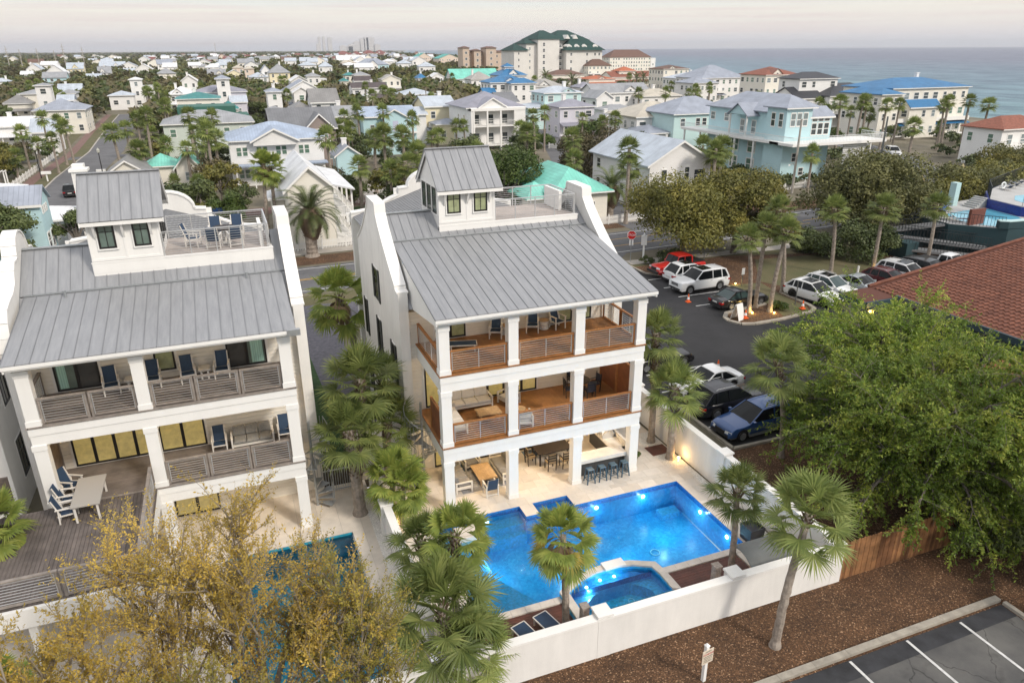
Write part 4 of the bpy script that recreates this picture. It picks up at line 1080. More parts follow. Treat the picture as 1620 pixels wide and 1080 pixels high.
spiral('grey steel spiral stair at the right corner of the left villa', 1.95, 30.6, .05, 3.48, a0=R(-30), dirn=1)
for x, lab, x0_, x1_ in ((3.0, 'grey metal garden gate between the two villas', 2.42, 3.75), (18.9, 'grey metal gate at the back of the right hand terrace', 18.35, 20.2)):
    yy = 31.5 if x < 10 else 33.2
    t = thing('metal_gate', lab, 'gate', ((x0_+x1_)/2, yy, 0))
    B(x0_, x1_, yy-.02, yy+.02, 1.2, 1.25).build('gate_rail', galv, t); B(x0_, x1_, yy-.02, yy+.02, .12, .17).build('gate_rail', galv, t)
    me = MB().box(-.012, .012, -.012, .012, .05, 1.3).mesh('gate_bar', galv); n = int((x1_-x0_)/.11)
    for i in range(n+1): place(me, 'gate_bar', t, (x0_+(x1_-x0_)*i/n, yy, 0))

# ================================================================== FURNITURE
def sling_chair(label, x, y, z, rot, group=None, first=[None]):
    if first[0] is None:
        t = thing('sling_chair', label, 'chair', (0, 0, 0))
        fr = MB()
        for s in (-.29, .29):
            fr.bar((s, -.26, 0), (s, -.26, .62), .05); fr.bar((s, .27, 0), (s, .24, .62), .05); fr.bar((s, -.32, .64), (s, .34, .62), .07, .035)
            fr.bar((s, -.26, .38), (s, .3, .33), .045)
        fr.bar((-.29, -.26, .36), (.29, -.26, .36), .045); fr.bar((-.29, .27, .12), (.29, .27, .12), .04)
        for s in (-.25, .25): fr.bar((s, .2, .36), (s, .42, 1.02), .04)
        fr.build('frame', offwhite, t)
        MB().add([(-.24, -.25, .40), (.24, -.25, .40), (.24, .22, .37), (-.24, .22, .37), (-.24, -.25, .38), (.24, -.25, .38), (.24, .22, .35), (-.24, .22, .35)],
                 [(0, 1, 2, 3), (7, 6, 5, 4), (0, 4, 5, 1), (1, 5, 6, 2), (2, 6, 7, 3), (3, 7, 4, 0)]).build('seat', navy, t)
        MB().add([(-.24, .23, .38), (.24, .23, .38), (.24, .44, 1.04), (-.24, .44, 1.04), (-.24, .26, .38), (.24, .26, .38), (.24, .47, 1.03), (-.24, .47, 1.03)],
                 [(0, 1, 2, 3), (7, 6, 5, 4), (0, 4, 5, 1), (1, 5, 6, 2), (2, 6, 7, 3), (3, 7, 4, 0)]).build('backrest', navy, t)
        first[0] = t; c = t
    else: c = copy_tree(first[0])
    c.location = (x, y, z); c.rotation_euler = (0, 0, R(rot)); tag(c, label, 'chair', group)
    return c
G1 = 'navy sling chairs with off white frames'
for lab, x, y, z, r_ in (
    ('navy sling chair left of the first drum table on the top orange porch', 11.2, 31.15, 7.0, -25),
    ('navy sling chair left of the second drum table on the top orange porch', 13.15, 31.2, 7.0, -25),
    ('navy sling chair right of the second drum table on the top orange porch', 14.5, 31.2, 7.0, 12),
    ('navy sling chair seen from behind at the patio coffee table', 9.85, 28.45, .05, 180),
    ('navy sling chair beside the sliding door on the top left porch', -5.5, 31.2, 7.0, 8),
    ('navy sling chair half hidden behind the middle column on the top left porch', -3.95, 31.25, 7.0, 0),
    ('navy sling chair left of the side table on the top left porch', -2.6, 31.25, 7.0, 6),
    ('navy sling chair right of the side table on the top left porch', -1.25, 31.25, 7.0, -4),
    ('navy sling chair left of the patterned sofa on the middle left porch', -1.85, 31.25, 3.48, 0),
    ('navy sling chair right of the patterned sofa on the middle left porch', .95, 31.3, 3.48, 0),
    ('navy sling chair at the back of the raised deck dining table', -7.45, 29.9, 3.48, 60),
    ('navy sling chair on the near left of the raised deck dining table', -7.3, 27.9, 3.48, 90),
    ('navy sling chair at the left side of the raised deck dining table', -7.4, 28.85, 3.48, 85),
    ('navy sling chair left end of the roof terrace table', -1.75, 36.0, 11.64, 75),
    ('navy sling chair behind the roof terrace table, left one', -.75, 37.0, 11.64, 0),
    ('navy sling chair behind the roof terrace table, right one', .2, 37.1, 11.64, -5),
    ('navy sling chair in front of the roof terrace table, left one', -.85, 35.35, 11.64, 170),
    ('navy sling chair in front of the roof terrace table, right one', .05, 35.4, 11.64, 190)):
    sling_chair(lab, x, y, z, r_, G1)
def table(name, label, x, y, z, w, d, h, m, legm=None, rot=0, round_=False, cat='table'):
    t = thing(name, label, cat, (x, y, z), R(rot))
    def bb(b_, nm, mm): b_.build(nm, mm, t, world=False)
    if round_:
        bb(MB().lathe([(.001, h-.05), (w/2, h-.05), (w/2, h), (.001, h)], (0, 0, 0), 20), 'table_top', m)
        bb(MB().lathe([(w*.22, 0), (.04, .05), (.04, h-.05)], (0, 0, 0), 10), 'pedestal', legm or m)
    else:
        bb(B(-w/2, w/2, -d/2, d/2, h-.05, h), 'table_top', m)
        for sx in (-1, 1):
            for sy in (-1, 1): bb(B(sx*(w/2-.12)-.035, sx*(w/2-.12)+.035, sy*(d/2-.1)-.035, sy*(d/2-.1)+.035, 0, h-.051), 'leg', legm or m)
    return t
for lab, x, y in (('ribbed drum side table beside the single porch chair', 11.85, 31.35), ('ribbed drum side table between the pair of porch chairs', 13.82, 31.35)):
    t = thing('drum_table', lab, 'side table', (x, y, 7.0), group='ribbed drum side tables')
    MB().lathe([(.22, 0), (.25, .02), (.22, .09), (.25, .14), (.22, .2), (.25, .26), (.22, .32), (.25, .38), (.22, .44)], (x, y, 7.0), 18).build('drum', offwhite, t)
    MB().lathe([(.001, .441), (.27, .441), (.27, .47), (.001, .47)], (x, y, 7.0), 18).build('table_top', teak, t)
table('side_table', 'small off white side table beside the first chair of the top left porch', -4.75, 31.4, 7.0, .5, .5, .45, offwhite)
table('side_table', 'small off white side table between two chairs of the top left porch', -1.95, 31.4, 7.0, .5, .5, .45, offwhite)
table('round_table', 'round dark table with chairs on the roof terrace', -.35, 36.25, 11.64, 1.15, 1, .72, darkwood, offwhite, round_=True)
table('dining_table', 'long pale grey dining table on the raised timber deck', -6.6, 28.5, 3.48, 1.0, 2.2, .74, mat('pale_grey_top', (.36, .34, .31), .7), offwhite)
table('coffee_table', 'teak coffee table in front of the corner sofa on the middle porch', 10.25, 29.75, 3.48, 1.15, .8, .38, teak)
table('coffee_table', 'long teak coffee table between two sofas on the ground floor patio', 10.0, 29.9, .05, .95, 1.5, .42, teak)
table('side_table', 'round teak side table beside the column on the middle porch', 11.7, 29.2, 3.48, .5, .5, .5, teak, offwhite, round_=True)
table('dining_table', 'large dark dining table on the ground floor patio', 13.9, 30.4, .05, 1.9, 1.2, .75, darkwood)
table('round_table', 'small dark bistro table on the right of the middle porch', 15.6, 30.6, 3.48, 1.0, 1, .74, darkwood, round_=True)
for x, y, lab in ((13.0, 26.0, ''),): pass

def sofa(label, x, y, z, w, rot, cm, n=3, back=.42, fm=None):
    t = thing('sofa', label, 'sofa', (x, y, z), R(rot)); fm = fm or offwhite
    def bb(b_, nm, mm): b_.build(nm, mm, t, world=False)
    f = MB(); f.box(-w/2, w/2, -.4, .4, .2, .28)
    for s in (-1, 1):
        f.box(s*w/2-.04, s*w/2+.04, -.42, .42, .56, .61); f.box(s*w/2-.035, s*w/2+.035, -.42, -.35, 0, .56); f.box(s*w/2-.035, s*w/2+.035, .35, .42, 0, .56); f.box(s*w/2-.03, s*w/2+.03, -.34, .34, .3, .35)
    bb(f, 'frame', fm)
    cw = (w-.12)/n
    for i in range(n):
        a = -w/2+.06+i*cw
        bb(cushion(a+.01, a+cw-.01, -.38, .26, .285, .45), 'seat_cushion', cm)
        b_ = cushion(a+.015, a+cw-.015, .18, .34, .455, .455+back); b_.V = [(v[0], v[1]+(v[2]-.45)*.25, v[2]) for v in b_.V]
        bb(b_, 'back_cushion', cm)
    return t
def cushion(x0, x1, y0, y1, z0, z1, r=.04):
    b_ = MB()
    b_.add([(x0+r, y0+r, z0), (x1-r, y0+r, z0), (x1-r, y1-r, z0), (x0+r, y1-r, z0),
            (x0, y0, z0+r), (x1, y0, z0+r), (x1, y1, z0+r), (x0, y1, z0+r),
            (x0, y0, z1-r), (x1, y0, z1-r), (x1, y1, z1-r), (x0, y1, z1-r),
            (x0+r, y0+r, z1), (x1-r, y0+r, z1), (x1-r, y1-r, z1), (x0+r, y1-r, z1)],
           [(0, 3, 2, 1)]+[(i*4+k, i*4+(k+1) % 4, (i+1)*4+(k+1) % 4, (i+1)*4+k) for i in range(3) for k in range(4)]+[(12, 13, 14, 15)])
    return b_
sofa('pale cushioned sofa along the house wall of the middle orange porch', 9.75, 31.1, 3.48, 2.1, 0, palecush)
sofa('pale cushioned sofa along the left end of the middle orange porch', 8.45, 29.7, 3.48, 2.1, 90, palecush)
sofa('grey patio sofa nearest the spiral stair with its arm toward the pool', 8.7, 30.0, .05, 2.0, 90, greycush)
sofa('grey patio sofa on the right of the long teak coffee table', 11.1, 30.0, .05, 2.0, -90, greycush)
patc = mat('patterned_cushion', (.17, .17, .17), .9, col2=(.26, .25, .22), vscale=14)
sofa('patterned grey sofa against the wall of the middle left porch', -.45, 31.3, 3.48, 1.75, 0, patc)
def armchair(label, x, y, z, rot, cm):
    t = sofa(label, x, y, z, .78, rot, cm, 1); t.name = 'armchair'; t['category'] = 'armchair'; return t
armchair('pale armchair with its back to the railing beside the middle column', 11.55, 28.5, 3.48, 170, palecush)
armchair('pale armchair facing the corner sofa beside the middle column', 11.75, 30.9, 3.48, -70, palecush)
armchair('grey armchair at the house end of the patio coffee table', 9.7, 31.2, .05, 5, greycush)
def dchair(label, x, y, z, rot, seatm, frm, grp):
    t = thing('dining_chair', label, 'chair', (x, y, z), R(rot), grp)
    f = MB()
    for sx in (-.22, .22): f.bar((sx, -.2, 0), (sx, -.2, .45), .04); f.bar((sx, .2, 0), (sx, .27, 1.0), .04); f.bar((sx, -.22, .63), (sx, .22, .63), .05, .03); f.bar((sx, -.2, .45), (sx, -.2, .63), .035)
    for k in range(3): f.bar((-.22, .235+.013*k, .6+k*.15), (.22, .235+.013*k, .6+k*.15), .04)
    f.build('frame', frm, t, world=False); B(-.23, .23, -.23, .21, .42, .47).build('seat', seatm, t, world=False)
    if seatm is not darkwood: B(-.2, .2, .2, .225, .5, .95).build('backrest', seatm, t, world=False)
tan_c = mat('tan_sling', (.40, .31, .20), .8)
for i, (lab, x, y, r_) in enumerate((('front left of the dark patio dining table', 13.45, 29.45, 180), ('front right of the dark patio dining table', 14.25, 29.4, 180), ('left end of the dark patio dining table', 12.7, 30.3, 90),
                        ('right end of the dark patio dining table', 15.2, 30.5, -90), ('back left of the dark patio dining table', 13.5, 31.3, 0), ('back right of the dark patio dining table', 14.35, 31.3, 0))):
    dchair('tan sling dining chair at the '+lab, x, y, .05, r_, tan_c, darkwood, 'chairs round the patio dining table')
navyd = mat('dark_navy', (.015, .02, .04), .7)
for lab, x, y, r_ in (('left of the bistro table', 14.85, 30.4, 80), ('right of the bistro table', 16.35, 30.5, -85), ('behind the bistro table', 15.5, 31.3, 0), ('in front of the bistro table', 15.75, 29.85, 175)):
    dchair('dark iron chair '+lab+' on the middle porch', x, y, 3.48, r_, navyd, blackframe, 'dark iron chairs on the middle porch')
# sun loungers
def lounger(label, x, y, z, rot, grp, back=1):
    t = thing('sun_lounger', label, 'lounger', (x, y, z), R(rot), grp); f = MB()
    for s in (-.3, .3):
        f.bar((s, -.95, .3), (s, .3, .3), .04); f.bar((s, .3, .3), (s, .95, .3+.45*back), .04)
        for yy in (-.85, .25): f.bar((s, yy, 0), (s, yy, .3), .045)
    f.bar((-.3, -.95, .3), (.3, -.95, .3), .04); f.bar((-.3, .95, .3+.45*back), (.3, .95, .3+.45*back), .04); f.build('frame', offwhite, t, world=False)
    m_ = MB(); m_.add([(-.28, -.93, .315), (.28, -.93, .315), (.28, .3, .315), (-.28, .3, .315), (.28, .93, .32+.44*back), (-.28, .93, .32+.44*back)], [(0, 1, 2, 3), (3, 2, 4, 5)]); m_.build('sling', navy, t, world=False)
lounger('navy sun lounger behind the left column of the top orange porch', 8.95, 30.35, 7.0, 75, 'navy loungers')
lounger('navy sun lounger on the red deck by the garden wall, left one', 8.0, 18.75, .03, 195, 'loungers by the garden wall')
lounger('navy sun lounger on the red deck by the garden wall, right one', 8.95, 18.95, .03, 195, 'loungers by the garden wall')
# blue bar stools
stoolm = mat('slate_blue_metal', (.055, .105, .15), .45, metal=.2)
s0 = None
for i, (x, lab) in enumerate(((14.75, 'blue metal bar stool nearest the column, first of four at the marble bar'), (15.4, 'blue metal bar stool second from the left at the marble bar'), (16.02, 'blue metal bar stool third from the left at the marble bar'), (16.66, 'blue metal bar stool at the far right of the marble bar'))):
    if s0 is None:
        s0 = thing('bar_stool', lab, 'stool', (0, 0, 0)); st = MB()
        for sx in (-1, 1):
            for sy in (-1, 1):
                MB().bar((sx*.21, sy*.21, 0), (sx*.14, sy*.14, .72), .05).build('leg', stoolm, s0)
        for sx in (-1, 1): st.bar((sx*.185, -.185, .22), (sx*.185, .185, .22), .025); st.bar((-.185, sx*.185, .22), (.185, sx*.185, .22), .025)
        st.build('foot_rail', stoolm, s0); cushion(-.17, .17, -.17, .17, .72, .78, .02).build('seat', stoolm, s0); c = s0
    else: c = copy_tree(s0)
    c.location = (x, 27.62, .05); tag(c, lab, 'stool', 'blue bar stools')
# outdoor kitchen
K = thing('outdoor_kitchen', 'marble topped outdoor kitchen and bar on the ground floor patio', 'kitchen', (15.8, 29, .05))
darkcab = mat('dark_cabinet', (.06, .06, .06), .6, stripe=(0, .3, .05, .01, .2))
B(14.42, 16.96, 28.25, 28.5, .05, .9).build('bar_front', darkcab, K); B(14.35, 16.97, 27.95, 28.75, .92, 1.12).build('bar_top', marble, K)
B(16.55, 17.3, 28.76, 31.2, .05, .9).build('cabinet', darkcab, K); B(16.5, 17.32, 28.77, 31.2, .901, .97).build('worktop', marble, K)
B(17.33, 17.45, 28.2, 31.7, .05, 1.25).build('kitchen_wall', marble, K)
gr_ = thing('gas_grill', 'stainless steel gas grill built into the outdoor kitchen counter', 'grill', (16.9, 30.2, .97))
b_ = MB(); b_.prism([(29.75, .97), (30.65, .97), (30.65, 1.12)]+[(30.2+.45*math.cos(a*PI/8), 1.12+.3*math.sin(a*PI/8)) for a in range(1, 8)]+[(29.75, 1.12)], 16.55, 17.2, 'x'); b_.build('grill_body', steel, gr_)
b_ = MB(); b_.prism([(16.52, 1.14), (16.52, 1.2), (17.0, 1.5), (17.25, 1.2), (17.25, 1.14)], 29.74, 30.66, 'y'); b_.build('grill_hood', steel, gr_)
MB().bar((16.5, 29.85, 1.25), (16.5, 30.55, 1.25), .03).build('handle', steel, gr_)
tag(B(8.95, 9.35, 30.8, 32.0-.3, .051, .06).build('door_mat', mat('blue_mat', (.12, .18, .26), .9)), 'flat blue grey mat on the patio', 'mat')
tag(B(12.7, 13.6, 30.95, 31.6, .052, .062).build('door_mat', MATS['blue_mat']), 'blue door mat in front of the patio door', 'mat')
tag(B(8.6, 11.4, 28.9, 31.2, .0515, .058).build('rug', mat('grey_rug', (.30, .30, .31), .95, var=.2, vscale=12, stripe=(1, .2, .2, .001, .1))), 'grey patterned rug under the patio coffee table', 'rug')
# dark pictures / planter / covered heater / posts on the terrace
pb = mat('black_planter', (.02, .022, .028), .5)
T_ = thing('planter', 'square black planter with a green plant at the corner of the terrace', 'planter', (19.25, 20.95, .05))
b_ = MB(); b_.add([(-.33, -.33, 0), (.33, -.33, 0), (.33, .33, 0), (-.33, .33, 0), (-.38, -.38, .72), (.38, -.38, .72), (.38, .38, .72), (-.38, .38, .72), (-.33, -.33, .72), (.33, -.33, .72), (.33, .33, .72), (-.33, .33, .72), (-.33, -.33, .6), (.33, -.33, .6), (.33, .33, .6), (-.33, .33, .6)],
    [(0, 3, 2, 1)]+[(k, (k+1) % 4, 4+(k+1) % 4, 4+k) for k in range(4)]+[(4+k, 4+(k+1) % 4, 8+(k+1) % 4, 8+k) for k in range(4)]+[(8+k, 8+(k+1) % 4, 12+(k+1) % 4, 12+k) for k in range(4)]+[(12, 13, 14, 15)])
b_.build('pot', pb, T_, world=False)
cov = mat('grey_cover', (.13, .14, .14), .7, var=.12, vscale=2)
H_ = thing('covered_swing', 'grey fabric canopy on a wooden frame behind the garden wall', 'canopy', (18.2, 19.0, 0))
b_ = MB(); n = 10
pts = [(18.72-.72, 0), ]
vs_ = []
for i in range(n+1):
    tt = i/n; yy = 18.25+1.45*tt; zz = 1.15+.32*math.sin(PI*tt)**.8
    vs_ += [(17.0, yy, zz), (19.45, yy, zz), (17.0, yy, zz+.03), (19.45, yy, zz+.03)]
fs_ = []
for i in range(n):
    a = i*4; c = a+4; fs_ += [(a, a+1, c+1, c), (a+2, c+2, c+3, a+3), (a, c, c+2, a+2), (a+1, a+3, c+3, c+1)]
b_.add(vs_, fs_); b_.build('canopy', cov, H_)
for x in (17.15, 19.3):
    for yy in (18.45, 19.5): MB().bar((x, yy+(yy-19)*.3, .03), (x, yy, 1.2), .06).build('leg', teak, H_)
flame_m = mat('flame', (1, .5, .1), .5, emit=((1, .45, .08), 25))
def torch(label, x, y, z, h=.55):
    t = thing('lantern_post', label, 'lantern', (x, y, z)); B(x-.13, x+.13, y-.13, y+.13, z, z+h).build('lantern_body', mat('lantern_stone', (.35, .30, .26), .8, var=.3, vscale=10), t)
    B(x-.16, x+.16, y-.16, y+.16, z+h+.001, z+h+.05).build('lantern_cap', MATS['lantern_stone'], t)
    MB().lathe([(.001, .1), (.04, .12), (.045, .2), (.001, .32)], (x+.02, y-.17, z+.1), 8).build('flame', flame_m, t); point('flame_light', (x+.05, y-.3, z+.4), 4, (1, .5, .18), .05, t)
torch('small stone lantern with an orange flame beside the spa', 9.75, 18.25, 0, 1.7)
torch('small stone lantern with an orange flame on the red deck right of the spa', 15.4, 18.35, 0, 1.7)

# ================================================================== CARS
tyre_m = mat('tyre_rubber', (.012, .012, .012), .85)
rim_m = mat('alloy_rim', (.45, .46, .47), .3, metal=.8)
rim_dark = mat('dark_rim', (.03, .03, .03), .35, metal=.5)
carglass = mat('car_glass', (.008, .010, .011), .06, spec=.22)
carglass2 = mat('car_glass_pale', (.035, .06, .06), .06, spec=.5)
plast = mat('black_plastic', (.02, .02, .02), .6)
chrome = mat('chrome', (.65, .66, .67), .2, metal=.9)
redlamp = mat('tail_lamp', (.35, .01, .012), .2, coat=.6)
headlamp = mat('head_lamp', (.6, .62, .62), .12, coat=1)
amber = mat('amber_lamp', (.75, .25, .05), .2, coat=.6)
plate_m = mat('number_plate', (.62, .62, .58), .5)
def paint(name, col, metal=.0): return mat(name, col, .3, metal=metal, spec=.5, coat=.45 if max(col) < .1 else .8)
WHEELS = {}
def wheel_mesh(r, w, rim):
    k = (r, w, rim.name)
    if k not in WHEELS:
        t = MB(); n = 24; t.lathe([(r*.66, -w/2+.01), (r*.9, -w/2), (r, -w/2+.03), (r, w/2-.03), (r*.9, w/2), (r*.66, w/2-.01)], (0, 0, 0), n)
        t.F = t.F[:-2]; t.I = t.I[:-2]; t.V = [(v[0], v[2], v[1]) for v in t.V]; tm = t.mesh('tyre', tyre_m, True)
        q = MB(); q.lathe([(r*.64, 0), (r*.67, w/2-.012), (r*.60, w/2-.012), (r*.57, w/2-.06), (.05, w/2-.075), (.001, w/2-.07)], (0, 0, 0), n)
        for i in range(5):
            a = 2*PI*i/5
            for da in (-.12, .12):
                c, s = math.cos(a+da), math.sin(a+da)
                q.bar((.04*c, .04*s, w/2-.045), (r*.6*math.cos(a+da*.4), r*.6*math.sin(a+da*.4), w/2-.03), .045, .03, up=(0, 0, 1))
        q.V = [(v[0], v[2], v[1]) for v in q.V]; rmm = q.mesh('rim', rim)
        WHEELS[k] = (tm, rmm)
    return WHEELS[k]
def car(label, kind, x, y, rot, body, L=4.8, W=1.88, H=1.7, rim=None, group=None, name='parked_car', cat='car', z=.03, glassm=None, lower=None, rack=False, sunroof=False, blurred=False):
    """rot: heading in degrees, 0 = nose toward +X. Body shell lofted from cross sections with real wheel arches."""
    t = thing(name, label, cat, (x, y, z), R(rot), group)
    rim = rim or rim_m; gm = glassm or carglass
    r = .36 if kind in ('suv', 'bigsuv', 'jeep', 'pickup') else .33
    if kind == 'jeep': r = .42
    fa, ra = L*.5-L*.185, -L*.5+L*.21     # axles
    gc = {'sedan': .20, 'suv': .25, 'bigsuv': .28, 'wagon': .24, 'jeep': .38, 'pickup': .30}[kind]
    belt = {'sedan': .92, 'suv': 1.05, 'bigsuv': 1.16, 'wagon': 1.0, 'jeep': 1.15, 'pickup': 1.12}[kind]
    hood = {'sedan': .93, 'suv': 1.03, 'bigsuv': 1.16, 'wagon': .97, 'jeep': 1.18, 'pickup': 1.15}[kind]
    nose = hood-(.22 if kind not in ('jeep', 'pickup', 'bigsuv') else .1)
    # upper profile along x: (x, z)
    cw = {'sedan': (.17, .0, -.2, -.36), 'suv': (.23, .035, -.33, -.455), 'bigsuv': (.22, .065, -.40, -.465), 'wagon': (.215, .02, -.36, -.47), 'jeep': (.15, .09, -.19, -.20), 'pickup': (.19, .07, -.1, -.13)}[kind]
    wb, wt_, rt, rb = [c*L for c in cw]     # windscreen base/top, rear roof end, rear glass base
    tail = {'sedan': .93, 'suv': 1.08, 'bigsuv': 1.15, 'wagon': 1.02, 'jeep': 1.12, 'pickup': 1.12}[kind]
    bl = [(L/2, .45), (L/2-.03, nose-.12), (L/2-.14, nose), (L/2-.45, hood-.07), (wb+.15, hood), (wb-.1, belt+.02), (0, belt), (rb+.1, belt+.01), (rb-.15, tail+.0), (-L/2+.12, tail-.03), (-L/2+.02, tail-.14), (-L/2, .5)]
    bl = sorted(bl, key=lambda p: p[0])
    xs = sorted(set([-L/2, -L/2+.04, -L/2+.12, -L/2+.3]+[ra+d for d in (-r*1.28, -r*1.22, -r*1.05, -r*.75, -r*.35, 0, r*.35, r*.75, r*1.05, r*1.22, r*1.28)]+[fa+d for d in (-r*1.28, -r*1.22, -r*1.05, -r*.75, -r*.35, 0, r*.35, r*.75, r*1.05, r*1.22, r*1.28)]+[rb-.15, rb+.1, (rb+wb)/2, wb-.1, wb+.15, L/2-.45, L/2-.14, L/2-.05, L/2]))
    def lerp_(tab, xx_):
        for (a, za), (c, zc) in zip(tab[:-1], tab[1:]):
            if a <= xx_ <= c: return za+(zc-za)*(xx_-a)/max(1e-6, c-a)
        return tab[-1][1]
    rows = 6; V = []; ring = []
    def halfw(xx_, f_):   # f_ 0 bottom..1 belt
        e = abs(xx_)/(L/2); taper = 1-.085*max(0, e-.55)/.45-(.075 if e > .985 else 0)-(.03 if e > .95 else 0)
        if kind == 'jeep': taper = 1-(.2 if xx_ > wb+.1 and f_ > .55 else 0)-.02*(e > .97)
        prof = (.93, .985, 1, 1, .985, .94)[int(round(f_*(rows-1)))]
        return W/2*taper*prof
    for xx_ in xs:
        zt = lerp_(bl, xx_); zb = gc
        if xx_ > L/2-.1 or xx_ < -L/2+.1: zb = gc+.08
        arch = 0
        for ax in (fa, ra):
            d = abs(xx_-ax)
            if d < r*1.23: arch = max(arch, r+math.sqrt(max(0, (r*1.23)**2-d*d)))
        zb2 = max(zb, arch if arch > zb else zb)
        sec = []
        for k in range(rows):
            f_ = k/(rows-1); zz = zb2+(zt-.05-zb2)*f_; sec.append((xx_, -halfw(xx_, f_), zz))
        w_ = halfw(xx_, 1)
        for q_, cz in ((.93, -.01), (.62, .03), (.0, .05), (-.62, .03), (-.93, -.01)): sec.append((xx_, -w_*q_, zt+cz-.02))
        for k in range(rows-1, -1, -1):
            f_ = k/(rows-1); zz = zb2+(zt-.05-zb2)*f_; sec.append((xx_, halfw(xx_, f_), zz))
        ring.append(sec)
    b_ = MB(); m_ = len(ring[0]); V = [p for s_ in ring for p in s_]; fs_ = []; idx = []
    for i in range(len(ring)-1):
        for k in range(m_-1):
            fs_.append((i*m_+k, (i+1)*m_+k, (i+1)*m_+k+1, i*m_+k+1)); idx.append(1 if (lower and (k in (0, m_-2))) else 0)
    fs_.append(tuple(range(m_))); idx.append(0); fs_.append(tuple((len(ring)-1)*m_+k for k in range(m_-1, -1, -1))); idx.append(0)
    me = new_mesh('body', V, fs_, [body, lower or body], idx, True)
    bd = link('body', me, t)
    me.set_sharp_from_angle(angle=R(38))
    # underside and wheel wells
    B(-L/2+.15, L/2-.15, -W/2+.17, W/2-.17, gc-.02, .62).build('underbody', plast, t, world=False)
    # cabin: roof shell with pillars, and the glass as separate panes
    Hc = H; tum = .17 if kind not in ('jeep',) else .06
    zb_ = belt-.03
    bw = W/2*.94; tw = bw-tum
    P = lambda x_, y_, z_: (x_, y_, z_)
    roofp = []; rx = [wt_, wt_-.25*(wt_-rt), (wt_+rt)/2, rt+.15*(wt_-rt), rt]; rz = [Hc-.06, Hc-.01, Hc, Hc-.02, Hc-.07]
    if kind in ('jeep', 'pickup'): rz = [Hc-.03, Hc, Hc, Hc, Hc-.02]
    c_ = MB(); vv = []
    for x_, z_ in zip(rx, rz):
        vv += [(x_, -tw, z_-.05), (x_, -tw*.9, z_), (x_, 0, z_+.02), (x_, tw*.9, z_), (x_, tw, z_-.05)]
    ff = []
    for i in range(4):
        for k in range(4): ff.append((i*5+k, i*5+k+1, (i+1)*5+k+1, (i+1)*5+k))
    vv2 = [(v[0], v[1]*.97, v[2]-.06) for v in vv]; n0 = len(vv); 
    ff2 = [tuple(n0+q_ for q_ in f_[::-1]) for f_ in ff]
    edge = [0, 1, 2, 3, 4, 9, 14, 19, 24, 23, 22, 21, 20, 15, 10, 5]
    ff3 = [(edge[(i+1) % 16], edge[i], n0+edge[i], n0+edge[(i+1) % 16]) for i in range(16)]
    c_.add(vv+vv2, ff+ff2+ff3)
    c_.build('roof', body, t, smooth=False, world=False)
    pl = None
    def pillar(p, q, w_=.07):
        MB().bar(p, q, w_, .05, up=(0, 1, 0)).build('pillar', body, t, world=False)
    for s in (-1, 1):
        pillar((wb, s*bw, zb_), (wt_, s*tw, Hc-.09), .065); pillar((rb, s*bw*.98, zb_), (rt, s*tw, Hc-.1), .13 if kind != 'sedan' else .1)
        xm = (wb+rb)/2-.05; pillar((xm, s*bw, zb_), (xm-.02, s*(tw+.01), Hc-.1), .05)
        if kind in ('suv', 'bigsuv', 'wagon'):
            x3 = rb+.75; pillar((x3, s*bw, zb_), (x3-.05+.1, s*(tw+.01), Hc-.1), .07)
    e_ = .012
    MB().add([(wb+.02, -bw+.05, zb_+.01), (wb+.02, bw-.05, zb_+.01), (wt_+.01, tw-.04, Hc-.09), (wt_+.01, -tw+.04, Hc-.09), (wb+.09, 0, zb_+.02), (wt_+.05, 0, Hc-.06)], [(0, 4, 5, 3), (4, 1, 2, 5)]).build('windscreen', gm, t, world=False)
    MB().add([(rb-.02, -bw+.08, zb_+.01), (rb-.02, bw-.08, zb_+.01), (rt-.01, tw-.06, Hc-.1), (rt-.01, -tw+.06, Hc-.1)], [(1, 0, 3, 2)]).build('rear_window', gm, t, world=False)
    for s in (-1, 1):
        xm = (wb+rb)/2-.05
        segs = [(wb-.06, wt_-.02, xm+.05, xm+.03), (xm-.05, xm-.07, rb+.12, rt+.1)]
        if kind in ('suv', 'bigsuv', 'wagon'): segs = [(wb-.06, wt_-.02, xm+.05, xm+.03), (xm-.05, xm-.07, rb+.81, rb+.86), (rb+.69, rb+.74, rb+.14, rt+.12)]
        for (a, c, d, e2) in segs:
            m2_ = MB(); q_ = [(a, s*(bw-.005), zb_+.02), (c, s*(tw+.004), Hc-.12), (e2, s*(tw+.004), Hc-.12), (d, s*(bw-.005), zb_+.02)]
            m2_.add(q_, [(0, 1, 2, 3) if s < 0 else (3, 2, 1, 0)]); m2_.build('side_window', gm, t, world=False)
        # mirror
        B(wb-.22, wb-.06, s*(bw+.04), s*(bw+.19), zb_+.02, zb_+.16).build('mirror', body, t, world=False)
        B(ra+r*1.3, fa-r*1.3, s*(W/2-.03), s*(W/2+.012), gc-.02, gc+.07).build('sill', lower or plast, t, world=False)
        for xd in (wb-.25-(wb-rb)*.42, wb-.3-(wb-rb)*.83) if kind not in ('pickup', 'jeep') else (wb-.25-(wb-rb)*.4, wb-.3-(wb-rb)*.8):
            B(xd, xd+.17, s*(W/2-.005), s*(W/2+.02), belt-.16, belt-.13).build('door_handle', chrome if kind == 'bigsuv' else body, t, world=False)
        # lamps
        hm = MB(); yy = sorted((s*(W/2-.52), s*(W/2-.10)))
        z0_ = nose-.2
